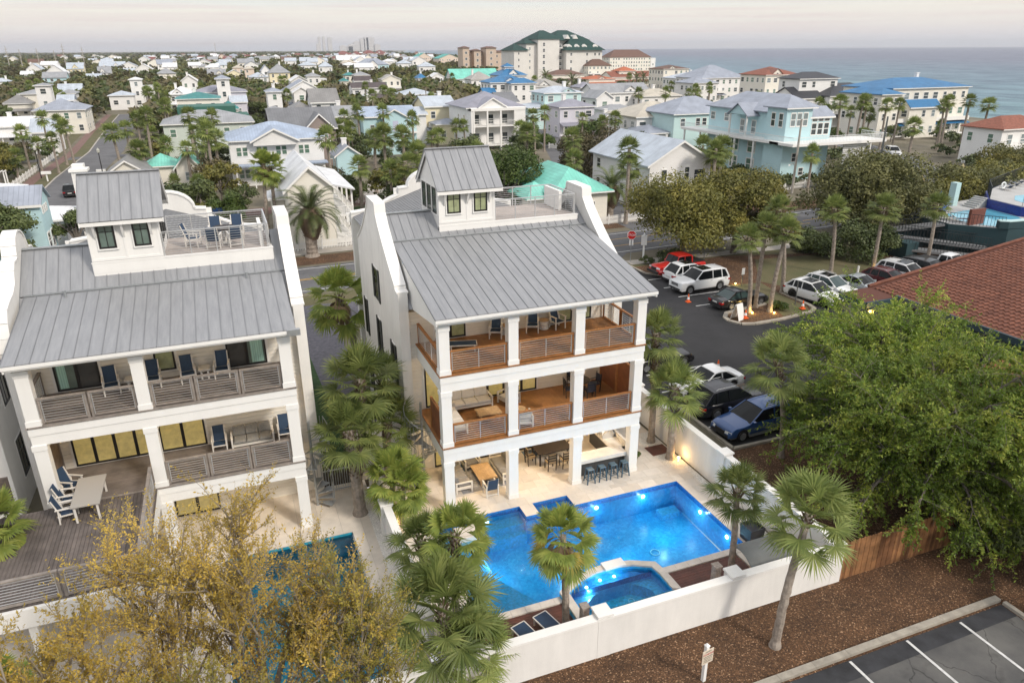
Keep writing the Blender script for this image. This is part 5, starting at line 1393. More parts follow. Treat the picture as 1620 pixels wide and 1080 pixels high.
        hm.add([(L/2-.02, yy[0], z0_), (L/2-.02 if s < 0 else L/2-.12, yy[1], z0_), (L/2-.16, yy[1], z0_+.14), (L/2-.08, yy[0], z0_+.14)] if s > 0 else [(L/2-.12, yy[0], z0_), (L/2-.02, yy[1], z0_), (L/2-.08, yy[1], z0_+.14), (L/2-.16, yy[0], z0_+.14)], [(0, 1, 2, 3)])
        hm.V = [(v[0]+.045, v[1], v[2]) for v in hm.V]
        hm.build('headlight', headlamp, t, world=False)
        yb0, yb1 = sorted((s*(W/2-.42), s*(W/2-.09)))
        B(-L/2-.012, -L/2+.1, yb0, yb1, tail-.36, tail-.2).build('tail_light', redlamp, t, world=False)
        B(-L/2+.03, -L/2+.24, s*(W/2-.14), s*(W/2-.075), tail-.34, tail-.2).build('tail_light', redlamp, t, world=False)
    B(L/2-.03, L/2+.018, -W/2+.56, W/2-.56, nose-.36, nose-.1).build('grille', plast if kind != 'bigsuv' else chrome, t, world=False)
    B(L/2-.06, L/2+.022, -W/2+.25, W/2-.25, gc+.1, gc+.24).build('front_bumper', plast, t, world=False)
    B(-L/2-.02, -L/2+.06, -W/2+.2, W/2-.2, gc+.08, gc+.2).build('rear_bumper', plast, t, world=False)
    B(-L/2-.024, -L/2, -.26, .26, .62 if kind != 'sedan' else .6, .74 if kind != 'sedan' else .72).build('number_plate', plate_m, t, world=False)
    tm, rmm = wheel_mesh(r, .24, rim)
    for ax in (fa, ra):
        for s in (-1, 1):
            o = link('wheel', tm, t, (ax, s*(W/2-.14), r), 0 if s > 0 else PI)
            link('rim', rmm, o)
    # black arch liners behind each wheel
    for ax in (fa, ra):
        lb_ = MB(); lb_.prism([(ax+r*1.21*math.cos(k*PI/10), r+r*1.21*math.sin(k*PI/10)) for k in range(11)], -W/2+.1, W/2-.1, 'y'); lb_.build('wheel_arch', plast, t, world=False)
    if rack:
        for s in (-1, 1): MB().tube([(wt_-.15, s*(tw-.08), Hc+.0), (wt_-.25, s*(tw-.08), Hc+.07), (rt+.3, s*(tw-.08), Hc+.07), (rt+.2, s*(tw-.08), Hc-.02)], .018, 6).build('roof_rail', plast if lower else chrome, t, world=False)
    if sunroof: MB().add([(wt_-.1, -tw*.72, Hc+.0), (wt_-.1, tw*.72, Hc+.0), (wt_-1.1, tw*.74, Hc+.028), (wt_-1.1, -tw*.74, Hc+.028)], [(0, 1, 2, 3)]).build('sunroof', carglass, t, world=False)
    if kind in ('jeep', 'pickup'):
        # open load bed: black liner sunk between the side walls
        B(-L/2+.1, rb-.12, -W/2+.14, W/2-.14, tail+.0, tail+.055).build('bed_cover', plast, t, world=False)
    if kind == 'jeep':
        for ax in (fa, ra):
            for s in (-1, 1):
                f_ = MB(); y0_, y1_ = sorted((s*(W/2-.12), s*(W/2+.08))); f_.prism([(ax-.62, .75), (ax-.42, .98), (ax+.42, .98), (ax+.62, .78), (ax+.6, .70), (ax+.4, .90), (ax-.4, .90), (ax-.6, .68)], y0_, y1_, 'y'); f_.build('fender', body, t, world=False)
        B(L/2-.02, L/2+.22, -.78, .78, .5, .68).build('bumper_bar', plast, t, world=False)
    return t
white_p = paint('white_car_paint', (.74, .75, .75)); black_p = paint('black_car_paint', (.008, .008, .010)); silver_p = paint('silver_car_paint', (.42, .46, .48), .3)
red_p = paint('red_car_paint', (.50, .018, .012)); maroon_p = paint('maroon_car_paint', (.085, .007, .010)); blue_p = paint('blue_car_paint', (.012, .062, .20), .2); navy_p = paint('deep_black_paint', (.008, .009, .014))
cladding = mat('grey_cladding', (.17, .18, .18), .5)
car('red off road pickup with a black bed cover parked nearest the stop sign', 'jeep', 38.9, 57.0, 184, red_p, 5.4, 1.85, 1.9, rim_dark)
car('white sport utility car seen from behind between the red pickup and the large white one', 'suv', 38.7, 54.75, 4, white_p, 4.75, 1.93, 1.76, sunroof=True)
car('large white sport utility with chrome grille and dark sunroof', 'bigsuv', 38.05, 52.15, 183, white_p, 5.3, 2.05, 1.92, sunroof=True)
car('black four door saloon parked beside the palm island', 'sedan', 38.55, 47.2, 3, black_p, 5.0, 1.86, 1.48, glassm=carglass2)
car('white crossover with black wheels first in the row right of the island', 'suv', 45.15, 45.85, -78, white_p, 4.85, 1.95, 1.66, rim_dark, sunroof=True)
car('white wagon with roof rails second in the row right of the island', 'wagon', 47.7, 46.6, -78, white_p, 4.85, 1.86, 1.66, rack=True, glassm=carglass2, sunroof=True)
car('silver saloon between the white wagon and the dark red car', 'sedan', 50.7, 46.2, -78, silver_p, 4.7, 1.83, 1.44)
car('dark red crossover with silver roof rails in the row', 'suv', 53.9, 46.2, -78, maroon_p, 4.6, 1.85, 1.62, rack=True)
car('white sport utility with black roof panel beside the dark red car', 'bigsuv', 56.6, 46.9, -78, white_p, 5.0, 2.0, 1.78, sunroof=True, rack=True)
car('black sport utility between the two white ones at the row end', 'bigsuv', 59.4, 46.9, -78, black_p, 5.1, 2.0, 1.78)
car('white crew cab pickup truck at the far end of the row', 'pickup', 62.5, 47.3, -78, white_p, 5.7, 2.0, 1.9)
car('blue wagon with grey cladding parked nose to the garden wall', 'wagon', 25.75, 29.1, 184, blue_p, 4.8, 1.84, 1.64, lower=cladding, rack=True)
car('black sport utility between the blue wagon and the white saloon', 'suv', 25.9, 31.75, 3, navy_p, 4.9, 1.94, 1.74, rack=True)
car('white saloon behind the black sport utility and the palm', 'sedan', 26.4, 34.45, 184, white_p, 4.7, 1.84, 1.43)
car('black car behind the tall palm beside the villa, nearer one', 'sedan', 25.6, 38.9, 2, black_p, 4.9, 1.85, 1.46)
car('black car behind the tall palm beside the villa, farther one', 'suv', 24.6, 42.0, 3, black_p, 4.8, 1.9, 1.68)
car('dark car seen through the top porch railing', 'sedan', 24.5, 46.5, 2, black_p, 4.8, 1.85, 1.46)
car('black sport utility driving up the left street', 'suv', -21.6, 126.0, 93, black_p, 4.8, 1.95, 1.8, name='car', rack=True)
car('silver white sport utility driving on the coastal road at the right', 'bigsuv', 122.6, 109.8, 240, white_p, 5.2, 2.0, 1.9, name='car')
car('blue car parked behind the left villa beside the palms', 'sedan', -1.5, 104.0, 2, blue_p, 4.6, 1.8, 1.45)

# ================================================================== SIGNS, CONES, POSTS
def text_mesh(body, size, m, name='lettering', extr=.004):
    cu = bpy.data.curves.new(name, 'FONT'); cu.body = body; cu.size = size; cu.align_x = 'CENTER'; cu.align_y = 'CENTER'; cu.extrude = extr
    tmp = bpy.data.objects.new('tmp', cu); COL.objects.link(tmp)
    dg = bpy.context.evaluated_depsgraph_get(); me = bpy.data.meshes.new_from_object(tmp.evaluated_get(dg)); me.name = name
    me.materials.clear(); me.materials.append(m)
    bpy.data.objects.remove(tmp); bpy.data.curves.remove(cu)
    return me
signred = mat('sign_red', (.55, .012, .012), .45); signwhite = mat('sign_white', (.78, .78, .76), .5); inkred = mat('ink_red', (.45, .05, .06), .6); inkblack = mat('ink_dark', (.12, .11, .09), .6); creamsign = mat('sign_cream', (.66, .58, .47), .6)
t = thing('stop_sign', 'red octagonal STOP sign on a post at the car park exit', 'sign', (36.9, 62.3, 0), R(-30))
MB().bar((0, 0, 0), (0, 0, 2.55), .06).build('post', galv, t, world=False)
b_ = MB(); b_.prism([(.47*math.cos(R(22.5+45*k)), 2.75+.47*math.sin(R(22.5+45*k))) for k in range(8)], -.05, -.035, 'y'); b_.build('sign_border', signwhite, t, world=False)
b_ = MB(); b_.prism([(.43*math.cos(R(22.5+45*k)), 2.75+.43*math.sin(R(22.5+45*k))) for k in range(8)], -.058, -.051, 'y'); b_.build('sign_face', signred, t, world=False)
o = link('lettering', text_mesh('STOP', .33, signwhite), t, (0, -.064, 2.75)); o.rotation_euler = (PI/2, 0, 0)
for s in (-.13, .13): B(s-.07, s+.07, -.05, -.035, 1.7, 2.28).build('sub_sign', signwhite, t, world=False)
t = thing('white_post', 'white wooden post with a box shaped head beside the stop sign', 'post', (38.4, 62.35, 0), R(-30))
B(-.09, .09, -.09, .09, 0, 2.5).build('post', whitepaint, t, world=False); B(-.28, .28, -.16, .16, 1.6, 2.55).build('sign_box', whitepaint, t, world=False); MB().lathe([(.001, 2.55), (.12, 2.6), (.001, 2.85)], n=8).build('finial', whitepaint, t, world=False)
t = thing('notice_sign', 'cream notice board with red and black print on a white post in the mulch', 'sign', (12.8, 15.25, 0), R(8))
B(-.06, .06, -.06, .06, 0, 1.55).build('post', whitepaint, t, world=False); MB().add([(-.08, -.08, 1.55), (.08, -.08, 1.55), (.08, .08, 1.55), (-.08, .08, 1.55), (0, 0, 1.63)], [(0, 1, 4), (1, 2, 4), (2, 3, 4), (3, 0, 4), (0, 3, 2, 1)]).build('post_cap', whitepaint, t, world=False)
B(-.24, .24, -.085, -.065, .85, 1.42).build('sign_face', creamsign, t, world=False)
for txt, sz, mm, zz, xx_ in (('NOTICE', .07, inkblack, 1.36, 0), ('TOW', .095, inkred, 1.25, -.12), ('ZONE', .095, inkred, 1.25, .11), ('UNAUTHORIZED', .052, inkblack, 1.15, 0), ('VEHICLES WILL BE', .042, inkblack, 1.08, 0), ('TOWED AWAY AT', .042, inkblack, 1.01, 0), ("OWNER'S EXPENSE", .042, inkblack, .94, 0)):
    o = link('lettering', text_mesh(txt, sz, mm, extr=.002), t, (xx_, -.089, zz)); o.rotation_euler = (PI/2, 0, 0)
orange = mat('cone_orange', (.80, .13, .02), .55); band_w = mat('cone_band', (.8, .8, .8), .5)
c0 = None
for lab, x, y in (('orange traffic cone beside the large white sport utility', 35.1, 49.4), ('orange traffic cone at the right tip of the palm island', 42.6, 44.2), ('orange traffic cone by the white folding sign', 36.85, 44.1), ('orange traffic cone behind the white saloon', 28.9, 36.7)):
    if c0 is None:
        c0 = thing('traffic_cone', lab, 'cone', (0, 0, 0)); B(-.2, .2, -.2, .2, 0, .04).build('base', orange, c0)
        MB().lathe([(.15, .04), (.115, .24)], n=16).build('cone', orange, c0); MB().lathe([(.116, .241), (.075, .45)], n=16).build('reflective_band', band_w, c0); MB().lathe([(.074, .451), (.03, .7), (.001, .71)], n=16).build('tip', orange, c0); c = c0
    else: c = copy_tree(c0)
    c.location = (x, y, .03 if 'island' not in lab and 'folding' not in lab else .12); tag(c, lab, 'cone', 'orange traffic cones')
t = thing('folding_sign', 'white folding A shaped board on the palm island', 'sign', (36.3, 44.35, .04), R(20))
for s in (-1, 1): MB().add([(-.42, s*.38, 0), (.42, s*.38, 0), (.42, s*.03, 1.25), (-.42, s*.03, 1.25), (-.42, s*.41, 0), (.42, s*.41, 0), (.42, s*.06, 1.25), (-.42, s*.06, 1.25)], [(0, 1, 2, 3), (7, 6, 5, 4), (0, 4, 5, 1), (1, 5, 6, 2), (2, 6, 7, 3), (3, 7, 4, 0)]).build('board', whitepaint, t, world=False)
for lab, x, y, h, bw in (('small white sign on a thin post by the car park kerb', 42.1, 51.4, 1.7, .32), ('thin dark post on the palm island edge', 42.9, 45.4, 2.1, 0), ('dark lamp post with white tag near the red pickup', 42.9, 58.4, 2.2, 0), ('short white marker post behind the silver saloon', 54.3, 50.1, .9, .0)):
    t = thing('sign_post', lab, 'post', (x, y, 0)); MB().bar((0, 0, 0), (0, 0, h), .06 if 'marker' not in lab else .14).build('post', whitepaint if 'marker' in lab else steel_dark, t, world=False)
    if bw: B(-bw/2, bw/2, -.05, -.03, h-.6, h).build('sign_face', signwhite, t, world=False)
    if 'lamp' in lab: B(-.09, .09, -.09, .09, h, h+.3).build('lamp_head', steel_dark, t, world=False)
# uplights at the lot palms
upl = mat('uplight_glow', (1, .7, .2), .5, emit=((1, .62, .12), 18))
for x, y in ((38.2, 45.25), (39.85, 44.6), (56.5, 50.35), (41.9, 52.3)):
    t = thing('palm_uplight', 'small yellow uplight at the foot of a car park palm', 'light', (x, y-.3, .05), group='uplights at the car park palms')
    MB().lathe([(.001, 0), (.05, 0), (.06, .1), (.001, .11)], n=8).build('lamp', upl, t, world=False); point('uplight', (x, y-.32, .3), 14, (1, .66, .2), .06, t)
t = thing('path_light', 'small warm path light at the palm by the garden wall', 'light', (19.95, 27.7, .05))
MB().lathe([(.02, 0), (.02, .2), (.08, .22), (.001, .28)], n=8).build('lamp', upl, t, world=False); point('path_lamp', (19.95, 27.7, .45), 10, (1, .62, .3), .08, t)
t = thing('path_light', 'warm light at the foot of the palm beside the low wall', 'light', (4.95, 27.9, .05))
MB().lathe([(.02, 0), (.02, .2), (.08, .22), (.001, .28)], n=8).build('lamp', upl, t, world=False); point('path_lamp', (5.05, 27.9, .5), 12, (1, .62, .3), .08, t)

# ================================================================== PALMS AND TREES
trunk_m = mat('palm_trunk', (.20, .165, .135), .95, col2=(.36, .31, .26), vscale=6, bump=.03, bscale=9)
boot_m = mat('palm_boots', (.17, .12, .08), .95, var=.4, vscale=7, bump=.02, bscale=20)
bark_m = mat('bark', (.12, .10, .085), .95, col2=(.21, .185, .16), vscale=5, bump=.03, bscale=8)
bark_pale = mat('pale_bark', (.26, .225, .18), .9, var=.25, vscale=6)
sabal_m = leaf_mat('sabal_leaf', (.085, .125, .034), (.34, .37, .12), trans=.3, scale=1.2, c3=(.18, .225, .062))
wash_m = leaf_mat('fan_palm_leaf', (.125, .18, .035), (.42, .43, .10), trans=.32, scale=1.5, c3=(.23, .29, .06))
date_m = leaf_mat('date_palm_leaf', (.045, .075, .026), (.16, .18, .06), trans=.15, scale=.8)
dead_m = leaf_mat('dead_frond', (.20, .125, .07), (.40, .29, .18), trans=.1, scale=2)
gold_m = leaf_mat('ageing_frond', (.24, .20, .04), (.42, .33, .06), trans=.25, scale=2)

def fan_leaf(V, Fc, base, dirv, up, pet, rad, nl, droop, rn, wid=.05, spread=2.0, segs=2):
    """one palmate leaf: petiole then nl folded leaflets"""
    d = dirv.normalized(); s = d.cross(up).normalized(); u = s.cross(d).normalized()
    e = base+d*pet+Vector((0, 0, -droop*.25*pet))
    n = len(V); w = .014
    V += [base-s*w, base+s*w, e+s*w, e-s*w]; Fc.append((n, n+1, n+2, n+3))
    d2 = (d+Vector((0, 0, -droop*.3))).normalized(); s2 = d2.cross(u if abs(d2.dot(u)) < .95 else Vector((0, 0, 1))).normalized(); u2 = s2.cross(d2).normalized()
    for k in range(nl):
        a = -spread+2*spread*(k+.5)/nl+rn.uniform(-.04, .04)
        ln = rad*(1-.22*(abs(a)/spread)**2)*rn.uniform(.88, 1.06)
        dr = d2*math.cos(a)+s2*math.sin(a)+u2*.18*(1-abs(a)/spread)
        dr.normalize(); side = dr.cross(u2).normalized()
        p0 = e; p1 = e+dr*ln*.5; 
        tip = e+dr*ln+Vector((0, 0, -1))*ln*(.05+droop*.24*rn.uniform(.3, 1.6))
        w1 = wid*rad*1.25; n = len(V)
        fold = u2*(.012*((k % 2)*2-1))
        V += [p0-side*.008, p0+side*.008, p1+side*w1+fold, p1-side*w1-fold, tip]
        Fc.append((n, n+1, n+2, n+3)); Fc.append((n+3, n+2, n+4))

def palm_crown(seed, nleaf, nl, pet=.9, rad=.95, elo=-55, ehi=85, wid=.04, droop=1.0, spread=2.0):
    rn = random.Random(seed); V = []; Fc = []
    for i in range(nleaf):
        t_ = i/(nleaf-1)
        el = R(ehi-(ehi-elo)*t_**.95)+rn.uniform(-.1, .1); az_ = i*2.39996+rn.uniform(-.25, .25)
        d = Vector((math.cos(az_)*math.cos(el), math.sin(az_)*math.cos(el), math.sin(el)))
        up = Vector((-math.cos(az_)*math.sin(el), -math.sin(az_)*math.sin(el), math.cos(el)))
        base = Vector((math.cos(az_)*.1, math.sin(az_)*.1, -.25*t_))
        fan_leaf(V, Fc, base, d, up+Vector((rn.uniform(-.3, .3), rn.uniform(-.3, .3), 0)), pet*rn.uniform(.8, 1.15), rad*rn.uniform(.85, 1.1), nl, droop*(.35+.9*t_), rn, wid, spread)
    return [tuple(v) for v in V], Fc
def crown_mesh(name, m, *a, **k):
    V, Fc = palm_crown(*a, **k); return new_mesh(name, V, Fc, m)
CR = {}
CR['sabal'] = [crown_mesh('crown', sabal_m, s, 32, 30, 1.0, .95, -40, 86, .026, .5, 2.2) for s in (1, 2, 3)]
CR['sabal_mid'] = [crown_mesh('crown', sabal_m, s, 30, 17, .85, 1.0, -48, 86, .045, .6) for s in (4, 5, 6)]
CR['sabal_far'] = [crown_mesh('crown', sabal_m, s, 24, 9, .75, 1.05, -50, 86, .08, .6) for s in (7, 8, 9, 10)]
CR['wash'] = [crown_mesh('crown', wash_m, s, 26, 26, .85, .85, -50, 85, .045, .75, 1.75) for s in (11, 12)]
CR['dead'] = [crown_mesh('dead_fronds', dead_m, 20, 22, 12, .35, .75, -85, -45, .05, 1.6, 1.2)]
CR['gold'] = [crown_mesh('ageing_fronds', gold_m, 21, 5, 22, .7, .8, -50, -20, .045, 1.2, 1.6)]
def date_crown(seed, nf=56, L=2.6, nleaf=34, m=date_m):
    rn = random.Random(seed); V = []; Fc = []
    for i in range(nf):
        t_ = i/(nf-1); el = R(82-100*t_)+rn.uniform(-.1, .1); az_ = i*2.39996+rn.uniform(-.2, .2)
        h = Vector((math.cos(az_), math.sin(az_), 0)); s = Vector((-h.y, h.x, 0))
        ln = L*rn.uniform(.85, 1.1); P = []
        p = Vector((h.x*.15, h.y*.15, -.3*t_)); e = el
        for k in range(9):
            P.append(p.copy()); p = p+(h*math.cos(e)+Vector((0, 0, 1))*math.sin(e))*ln/8; e -= .13+.05*k*.35
        for k in range(8):
            n = len(V); a, b2 = P[k], P[k+1]; V += [a-s*.02, a+s*.02, b2+s*.02, b2-s*.02]; Fc.append((n, n+1, n+2, n+3))
        for k in range(nleaf):
            q = .8+7.1*k/nleaf; j = min(7, int(q)); c = P[j].lerp(P[j+1], q-j); d = (P[j+1]-P[j]).normalized()
            ll = (.48*math.sin(PI*(k+2)/(nleaf+3))**.6+.05)*ln/2.6
            for sg in (-1, 1):
                tip = c+(s*sg*.8+d*.6+Vector((0, 0, .22-.35*t_))).normalized()*ll; n = len(V)
                V += [c-d*.028, c+d*.028, tip+d*.008]; Fc.append((n, n+1, n+2))
    return new_mesh('crown', [tuple(v) for v in V], Fc, m)
CR['date'] = [date_crown(31), date_crown(32)]
CR['date_small'] = [date_crown(33, 34, 1.7, 24)]

def palm_trunk(base, top, r0, r1, seed=0, n=9, boots=0., wob=.04):
    rn = random.Random(seed); b_ = MB(); base = Vector(base); top = Vector(top); pts = []; rs = []
    m = max(10, int((top-base).length/.22)); mid = (top-base)
    bend = Vector((mid.x, mid.y, 0))*.0
    for i in range(m+1):
        t_ = i/m; p = base.lerp(top, t_)
        sag = math.sin(PI*t_)*.06*mid.length*.3
        p = p-Vector((mid.x, mid.y, 0))*(.25*math.sin(PI*t_))+Vector((rn.uniform(-1, 1), rn.uniform(-1, 1), 0))*wob*.3
        pts.append(p); fl = 1+.5*max(0, .08-t_)/.08
        rs.append((r0+(r1-r0)*t_)*fl*(1.04 if i % 2 else .97))
    b_.tube(pts, rs, n)
    return b_, pts
def boots_mb(pts, r, frac, seed):
    rn = random.Random(seed); b_ = MB(); n = len(pts); i0 = int(n*(1-frac))
    H_ = (pts[-1]-pts[i0]).length; cnt = int(H_/.075*3.2)
    for k in range(cnt):
        q = i0+(n-1-i0)*k/max(1, cnt); j = min(n-2, int(q)); c = pts[j].lerp(pts[j+1], q-j); a = k*2.39996
        d = Vector((math.cos(a), math.sin(a), 0)); s = Vector((-d.y, d.x, 0)); ln = rn.uniform(.16, .3)
        p0 = c+d*r*.8; p1 = p0+d*ln*.55+Vector((0, 0, ln*.9)); w = .06
        b_.add([p0-s*w, p0+s*w, p1+s*w*.45, p1-s*w*.45, p0-d*.02-Vector((0, 0, .07))-s*w, p0-d*.02-Vector((0, 0, .07))+s*w, p1+d*.03-s*w*.3], [(0, 1, 2, 3), (4, 6, 1), (5, 2, 1), (0, 3, 6, 4)])
    return b_
def palm(label, base, top, kind='sabal', sc=1.0, r=.17, seed=0, boots=0, br=1.0, dead=False, gold=False, rotz=None, group=None, name=None):
    rn = random.Random(seed*7+3)
    t = thing(name or {'date': 'date_palm', 'date_small': 'date_palm', 'wash': 'fan_palm'}.get(kind, 'palm_tree'), label, 'palm', (base[0], base[1], 0), group=group)
    b_, pts = palm_trunk((base[0], base[1], -.1), top, r*1.1, r*.85, seed, 10 if kind in ('sabal', 'wash', 'date') else 7)
    b_.build('trunk', trunk_m, t, smooth=False)
    if boots: boots_mb(pts, r*br, boots, seed).build('boots', boot_m, t)
    me = CR[kind][seed % len(CR[kind])]
    rz = rn.uniform(0, 6.28) if rotz is None else rotz
    c = place(me, 'crown', t, top, rz, (sc, sc, sc*rn.uniform(.92, 1.05)))
    if dead: place(CR['dead'][0], 'dead_fronds', t, (top[0], top[1], top[2]-.15), rz, (sc*.9,)*3)
    if gold: place(CR['gold'][0], 'ageing_fronds', t, (top[0], top[1], top[2]), rz+1, (sc,)*3)
    return t
palm('tall leaning palm in the brown mulch in front of the white garden wall', (16.1, 15.6), (17.4, 16.3, 4.85), 'sabal', 1.0, .15, 1, .10)
palm('palm on the terrace corner beside the grey canopy', (17.0, 19.4), (16.65, 19.2, 4.25), 'sabal', .7, .13, 2, .12)
palm('green and golden fan palm with brown hanging fronds in front of the pool', (9.35, 18.9), (9.3, 19.25, 4.15), 'wash', .84, .13, 0, .05, dead=True, gold=True)
palm('palm with bright fronds between the pool and the low wall', (5.6, 20.3), (5.75, 20.5, 4.3), 'wash', .85, .14, 1, .2)
palm('darker palm just left of the bright one by the low wall', (4.9, 21.8), (4.85, 22.0, 3.2), 'sabal', .72, .14, 2, .2)
palm('large bushy palm nearest the camera at the garden wall', (4.75, 18.5), (4.6, 18.5, 3.1), 'sabal', 1.15, .17, 0, .3)
palm('shorter bushy palm below the large one at the garden wall', (5.3, 18.1), (5.5, 18.0, 1.7), 'sabal', .85, .17, 1, .3)
palm('fan palm in the pebble strip beside the low wall pier', (4.95, 28.3), (5.2, 28.0, 2.5), 'wash', .95, .14, 0, .1)
palm('slim palm right behind the fan palm by the low wall', (5.3, 27.6), (5.5, 27.4, 2.2), 'wash', .72, .11, 1, .1)
palm('stout palm with criss cross boots on the left terrace', (3.7, 29.2), (3.55, 29.6, 4.2), 'sabal', .95, .26, 2, .55)
palm('highest palm crown of the clump between the villas', (4.5, 32.3), (4.5, 31.2, 5.8), 'sabal', 1.15, .2, 0, .3)
palm('dense palm leaning on the left gable wall of the right villa', (5.6, 31.8), (5.6, 31.0, 3.5), 'sabal', .95, .18, 1, .3)
palm('right hand palm of the clump between the villas', (5.9, 33.6), (5.85, 33.2, 4.8), 'sabal', .85, .17, 2, .3)
palm('fan palm with a tall bare trunk on the gravel drive', (6.4, 44.1), (5.5, 44.0, 5.9), 'wash', 1.35, .22, 0, .25, dead=True)
palm('taller of two palms by the right side of the villa', (19.7, 30.0), (19.65, 30.2, 6.3), 'sabal', .85, .17, 2, .45)
palm('shorter palm by the right side of the villa with woven boots', (19.7, 28.1), (19.65, 28.2, 4.1), 'sabal', .92, .2, 0, .45)
palm('palm in the planting strip below the blue wagon', (25.2, 26.1), (24.0, 26.0, 5.6), 'sabal', 1.0, .15, 1, .2)
for lab, bx_, by_, tx, ty, tz, sc in (('left palm of the group on the car park island', 38.2, 45.4, 37.3, 45.4, 6.3, .82), ('middle palm of the group on the car park island', 39.4, 46.1, 39.6, 46.2, 6.9, .86), ('leaning right palm of the group on the car park island', 39.8, 44.8, 40.6, 44.9, 6.7, .86),
       ('palm standing behind the island group', 44.1, 48.4, 42.8, 48.6, 7.4, 1.0), ('straight palm on the verge behind the silver saloon', 52.5, 51.6, 51.9, 51.7, 6.2, .95), ('palm with a yellow lit foot on the verge', 56.7, 50.6, 56.9, 50.8, 6.1, 1.1), ('palm in front of the green pool building', 62.6, 49.7, 63.2, 50.4, 6.0, 1.0),
       ('palm trunk at the right edge beside the green pool building', 78.5, 48.5, 80.3, 49.5, 9.6, 1.1)):
    palm(lab, (bx_, by_), (tx, ty, tz), 'sabal_mid' if bx_ > 60 else 'sabal', sc*.88, .17, int(bx_), .15, 2.3)
def date_palm(label, x, y, h, sc, small=False, skirt=True):
    t = thing('date_palm', label, 'palm', (x, y, 0)); b_, pts = palm_trunk((x, y, -.1), (x+.2, y, h), .42*sc, .40*sc, 5, 12); b_.build('trunk', trunk_m, t)
    if skirt:
        s_ = MB(); s_.lathe([(.40*sc, -2.2*sc), (.62*sc, -1.7*sc), (.88*sc, -1.0*sc), (.86*sc, -.5*sc), (.5*sc, .1)], (x+.2, y, h), 14); s_.build('crown_boss', boot_m, t); boots_mb([Vector((x+.2, y, h-2.1*sc+k*.2*sc)) for k in range(11)], .8*sc, 1.0, 3).build('boots', boot_m, t)
    place(CR['date'][0 if not small else 1], 'crown', t, (x+.2, y, h), 0, (sc,)*3)
date_palm('large date palm with thick shaggy trunk in front of the white picket fence', 7.4, 76.8, 4.9, 1.42)
date_palm('date palm beside the turquoise roof', 44.7, 81.3, 4.0, 1.25, True)
palm('small date palm at the foot of the turquoise roofed house', (43.0, 82.6), (43.0, 82.6, 1.2), 'date_small', .8, .2, 0)
for (lx, ly, tx, tz, k) in ((3.7, 85, 4.1, 8.6, 0), (4.7, 85.5, 4.8, 8.2, 1)):
    palm('tall slender fan palm with rusty fronds, %s of the twin trunks' % ('left' if k == 0 else 'right'), (lx, ly), (tx, ly, tz), 'wash', 1.15, .2, k, .1, dead=True)

PAL = [(-32.3,155.2,7.0),(-29.9,153.9,5.0),(-27.4,161.9,8.0),(-24.7,150.1,8.0),(-32.0,146.2,4.0),(-27.2,151.4,6.0),(-15.6,136.9,8.0),(-14.4,142.3,8.0),(-11.3,143.3,10.0),(-11.7,129.3,6.0),(-4.3,140.1,10.0),(-1.7,131.1,9.0),(-3.7,131.5,8.0),(-7.9,134.8,6.0),(-4.9,126.3,6.0),(-2.3,127.8,7.0),(-0.7,119.7,8.0),(-6.4,109.5,3.5),(-3.4,103.6,4.0),(-17.2,243.3,9.0),(-16.5,276.5,9.0),
(20.9,110.1,8.0),(21.4,104.4,9.0),(23.7,103.4,9.0),(20.8,89.9,7.0),(23.0,92.6,8.0),(16.5,97.8,6.0),(21.1,142.0,6.0),(22.0,138.3,6.0),(34.1,126.9,6.0),(47.3,255.7,9.0),(52.6,251.6,8.0),(54.6,249.4,7.0),
(63.0,143.7,8.0),(58.2,137.4,8.0),(68.8,137.8,7.0),(75.9,137.2,7.0),(74.5,140.0,6.0),(45.5,92.7,6.0),(48.6,118.2,7.0),(45.0,77.6,9.0),(48.6,82.9,6.0),(48.2,99.6,8.0),
(64.2,90.5,7.0),(61.7,82.4,8.0),(59.1,80.1,8.0),(60.2,81.6,7.0),(80.9,146.6,6.0),(138.8,205.2,7.0),(130.5,188.2,8.0),(143.8,200.9,8.0),(163.0,252.6,7.0),(78.2,83.6,6.0),(195.9,340.9,7.0),
(102.8,98.9,6.0),(97.6,84.4,9.0),(124.0,120.9,9.0),(127.9,122.0,7.0),(121.3,118.3,10.0),(116.2,118.2,10.0),(128.5,118.6,9.0),(124.6,120.1,10.0),(133.1,119.6,9.0),(137.5,112.4,9.0),(135.8,110.3,10.0),(141.1,110.1,10.0),(146.6,110.1,9.0),(129.6,128.9,7.0),(138.4,113.6,5.0),
(-47.1,286.8,8.0),(-43.6,276.4,7.0),(-18.4,256.0,9.0),(-12.5,161.7,9.0),(26.3,128.5,7.0),(29.5,127.0,7.0),(49.9,225.5,8.0),(71.9,303.0,8.0),(41.1,134.4,7.0),(42.7,133.7,7.0),(36.0,129.7,6.0),(51.1,242.6,8.0),
(28.2,329.4,9.0),(48.5,261.8,9.0),(73.4,354.7,9.0),(56.1,255.8,7.0),(20.8,143.6,7.0),(24.1,147.8,6.0),(-19.9,272.9,8.0),(-17.1,289.1,9.0)]
def where(x, y):
    """plain words for the patch of town that a tree at (x, y) stands in"""
    a = math.degrees(math.atan2(x, y))
    if y < 100: d_ = 'beside the coastal road'
    elif y < 150: d_ = 'among the first row of beach houses'
    elif y < 230: d_ = 'among the second rows of beach houses'
    else: d_ = 'far back among the roofs'
    s_ = 'at far left' if a < -4 else ('left of centre' if a < 10 else ('at the middle' if a < 22 else ('right of centre' if a < 36 else 'at far right')))
    return d_+' '+s_
pm = []
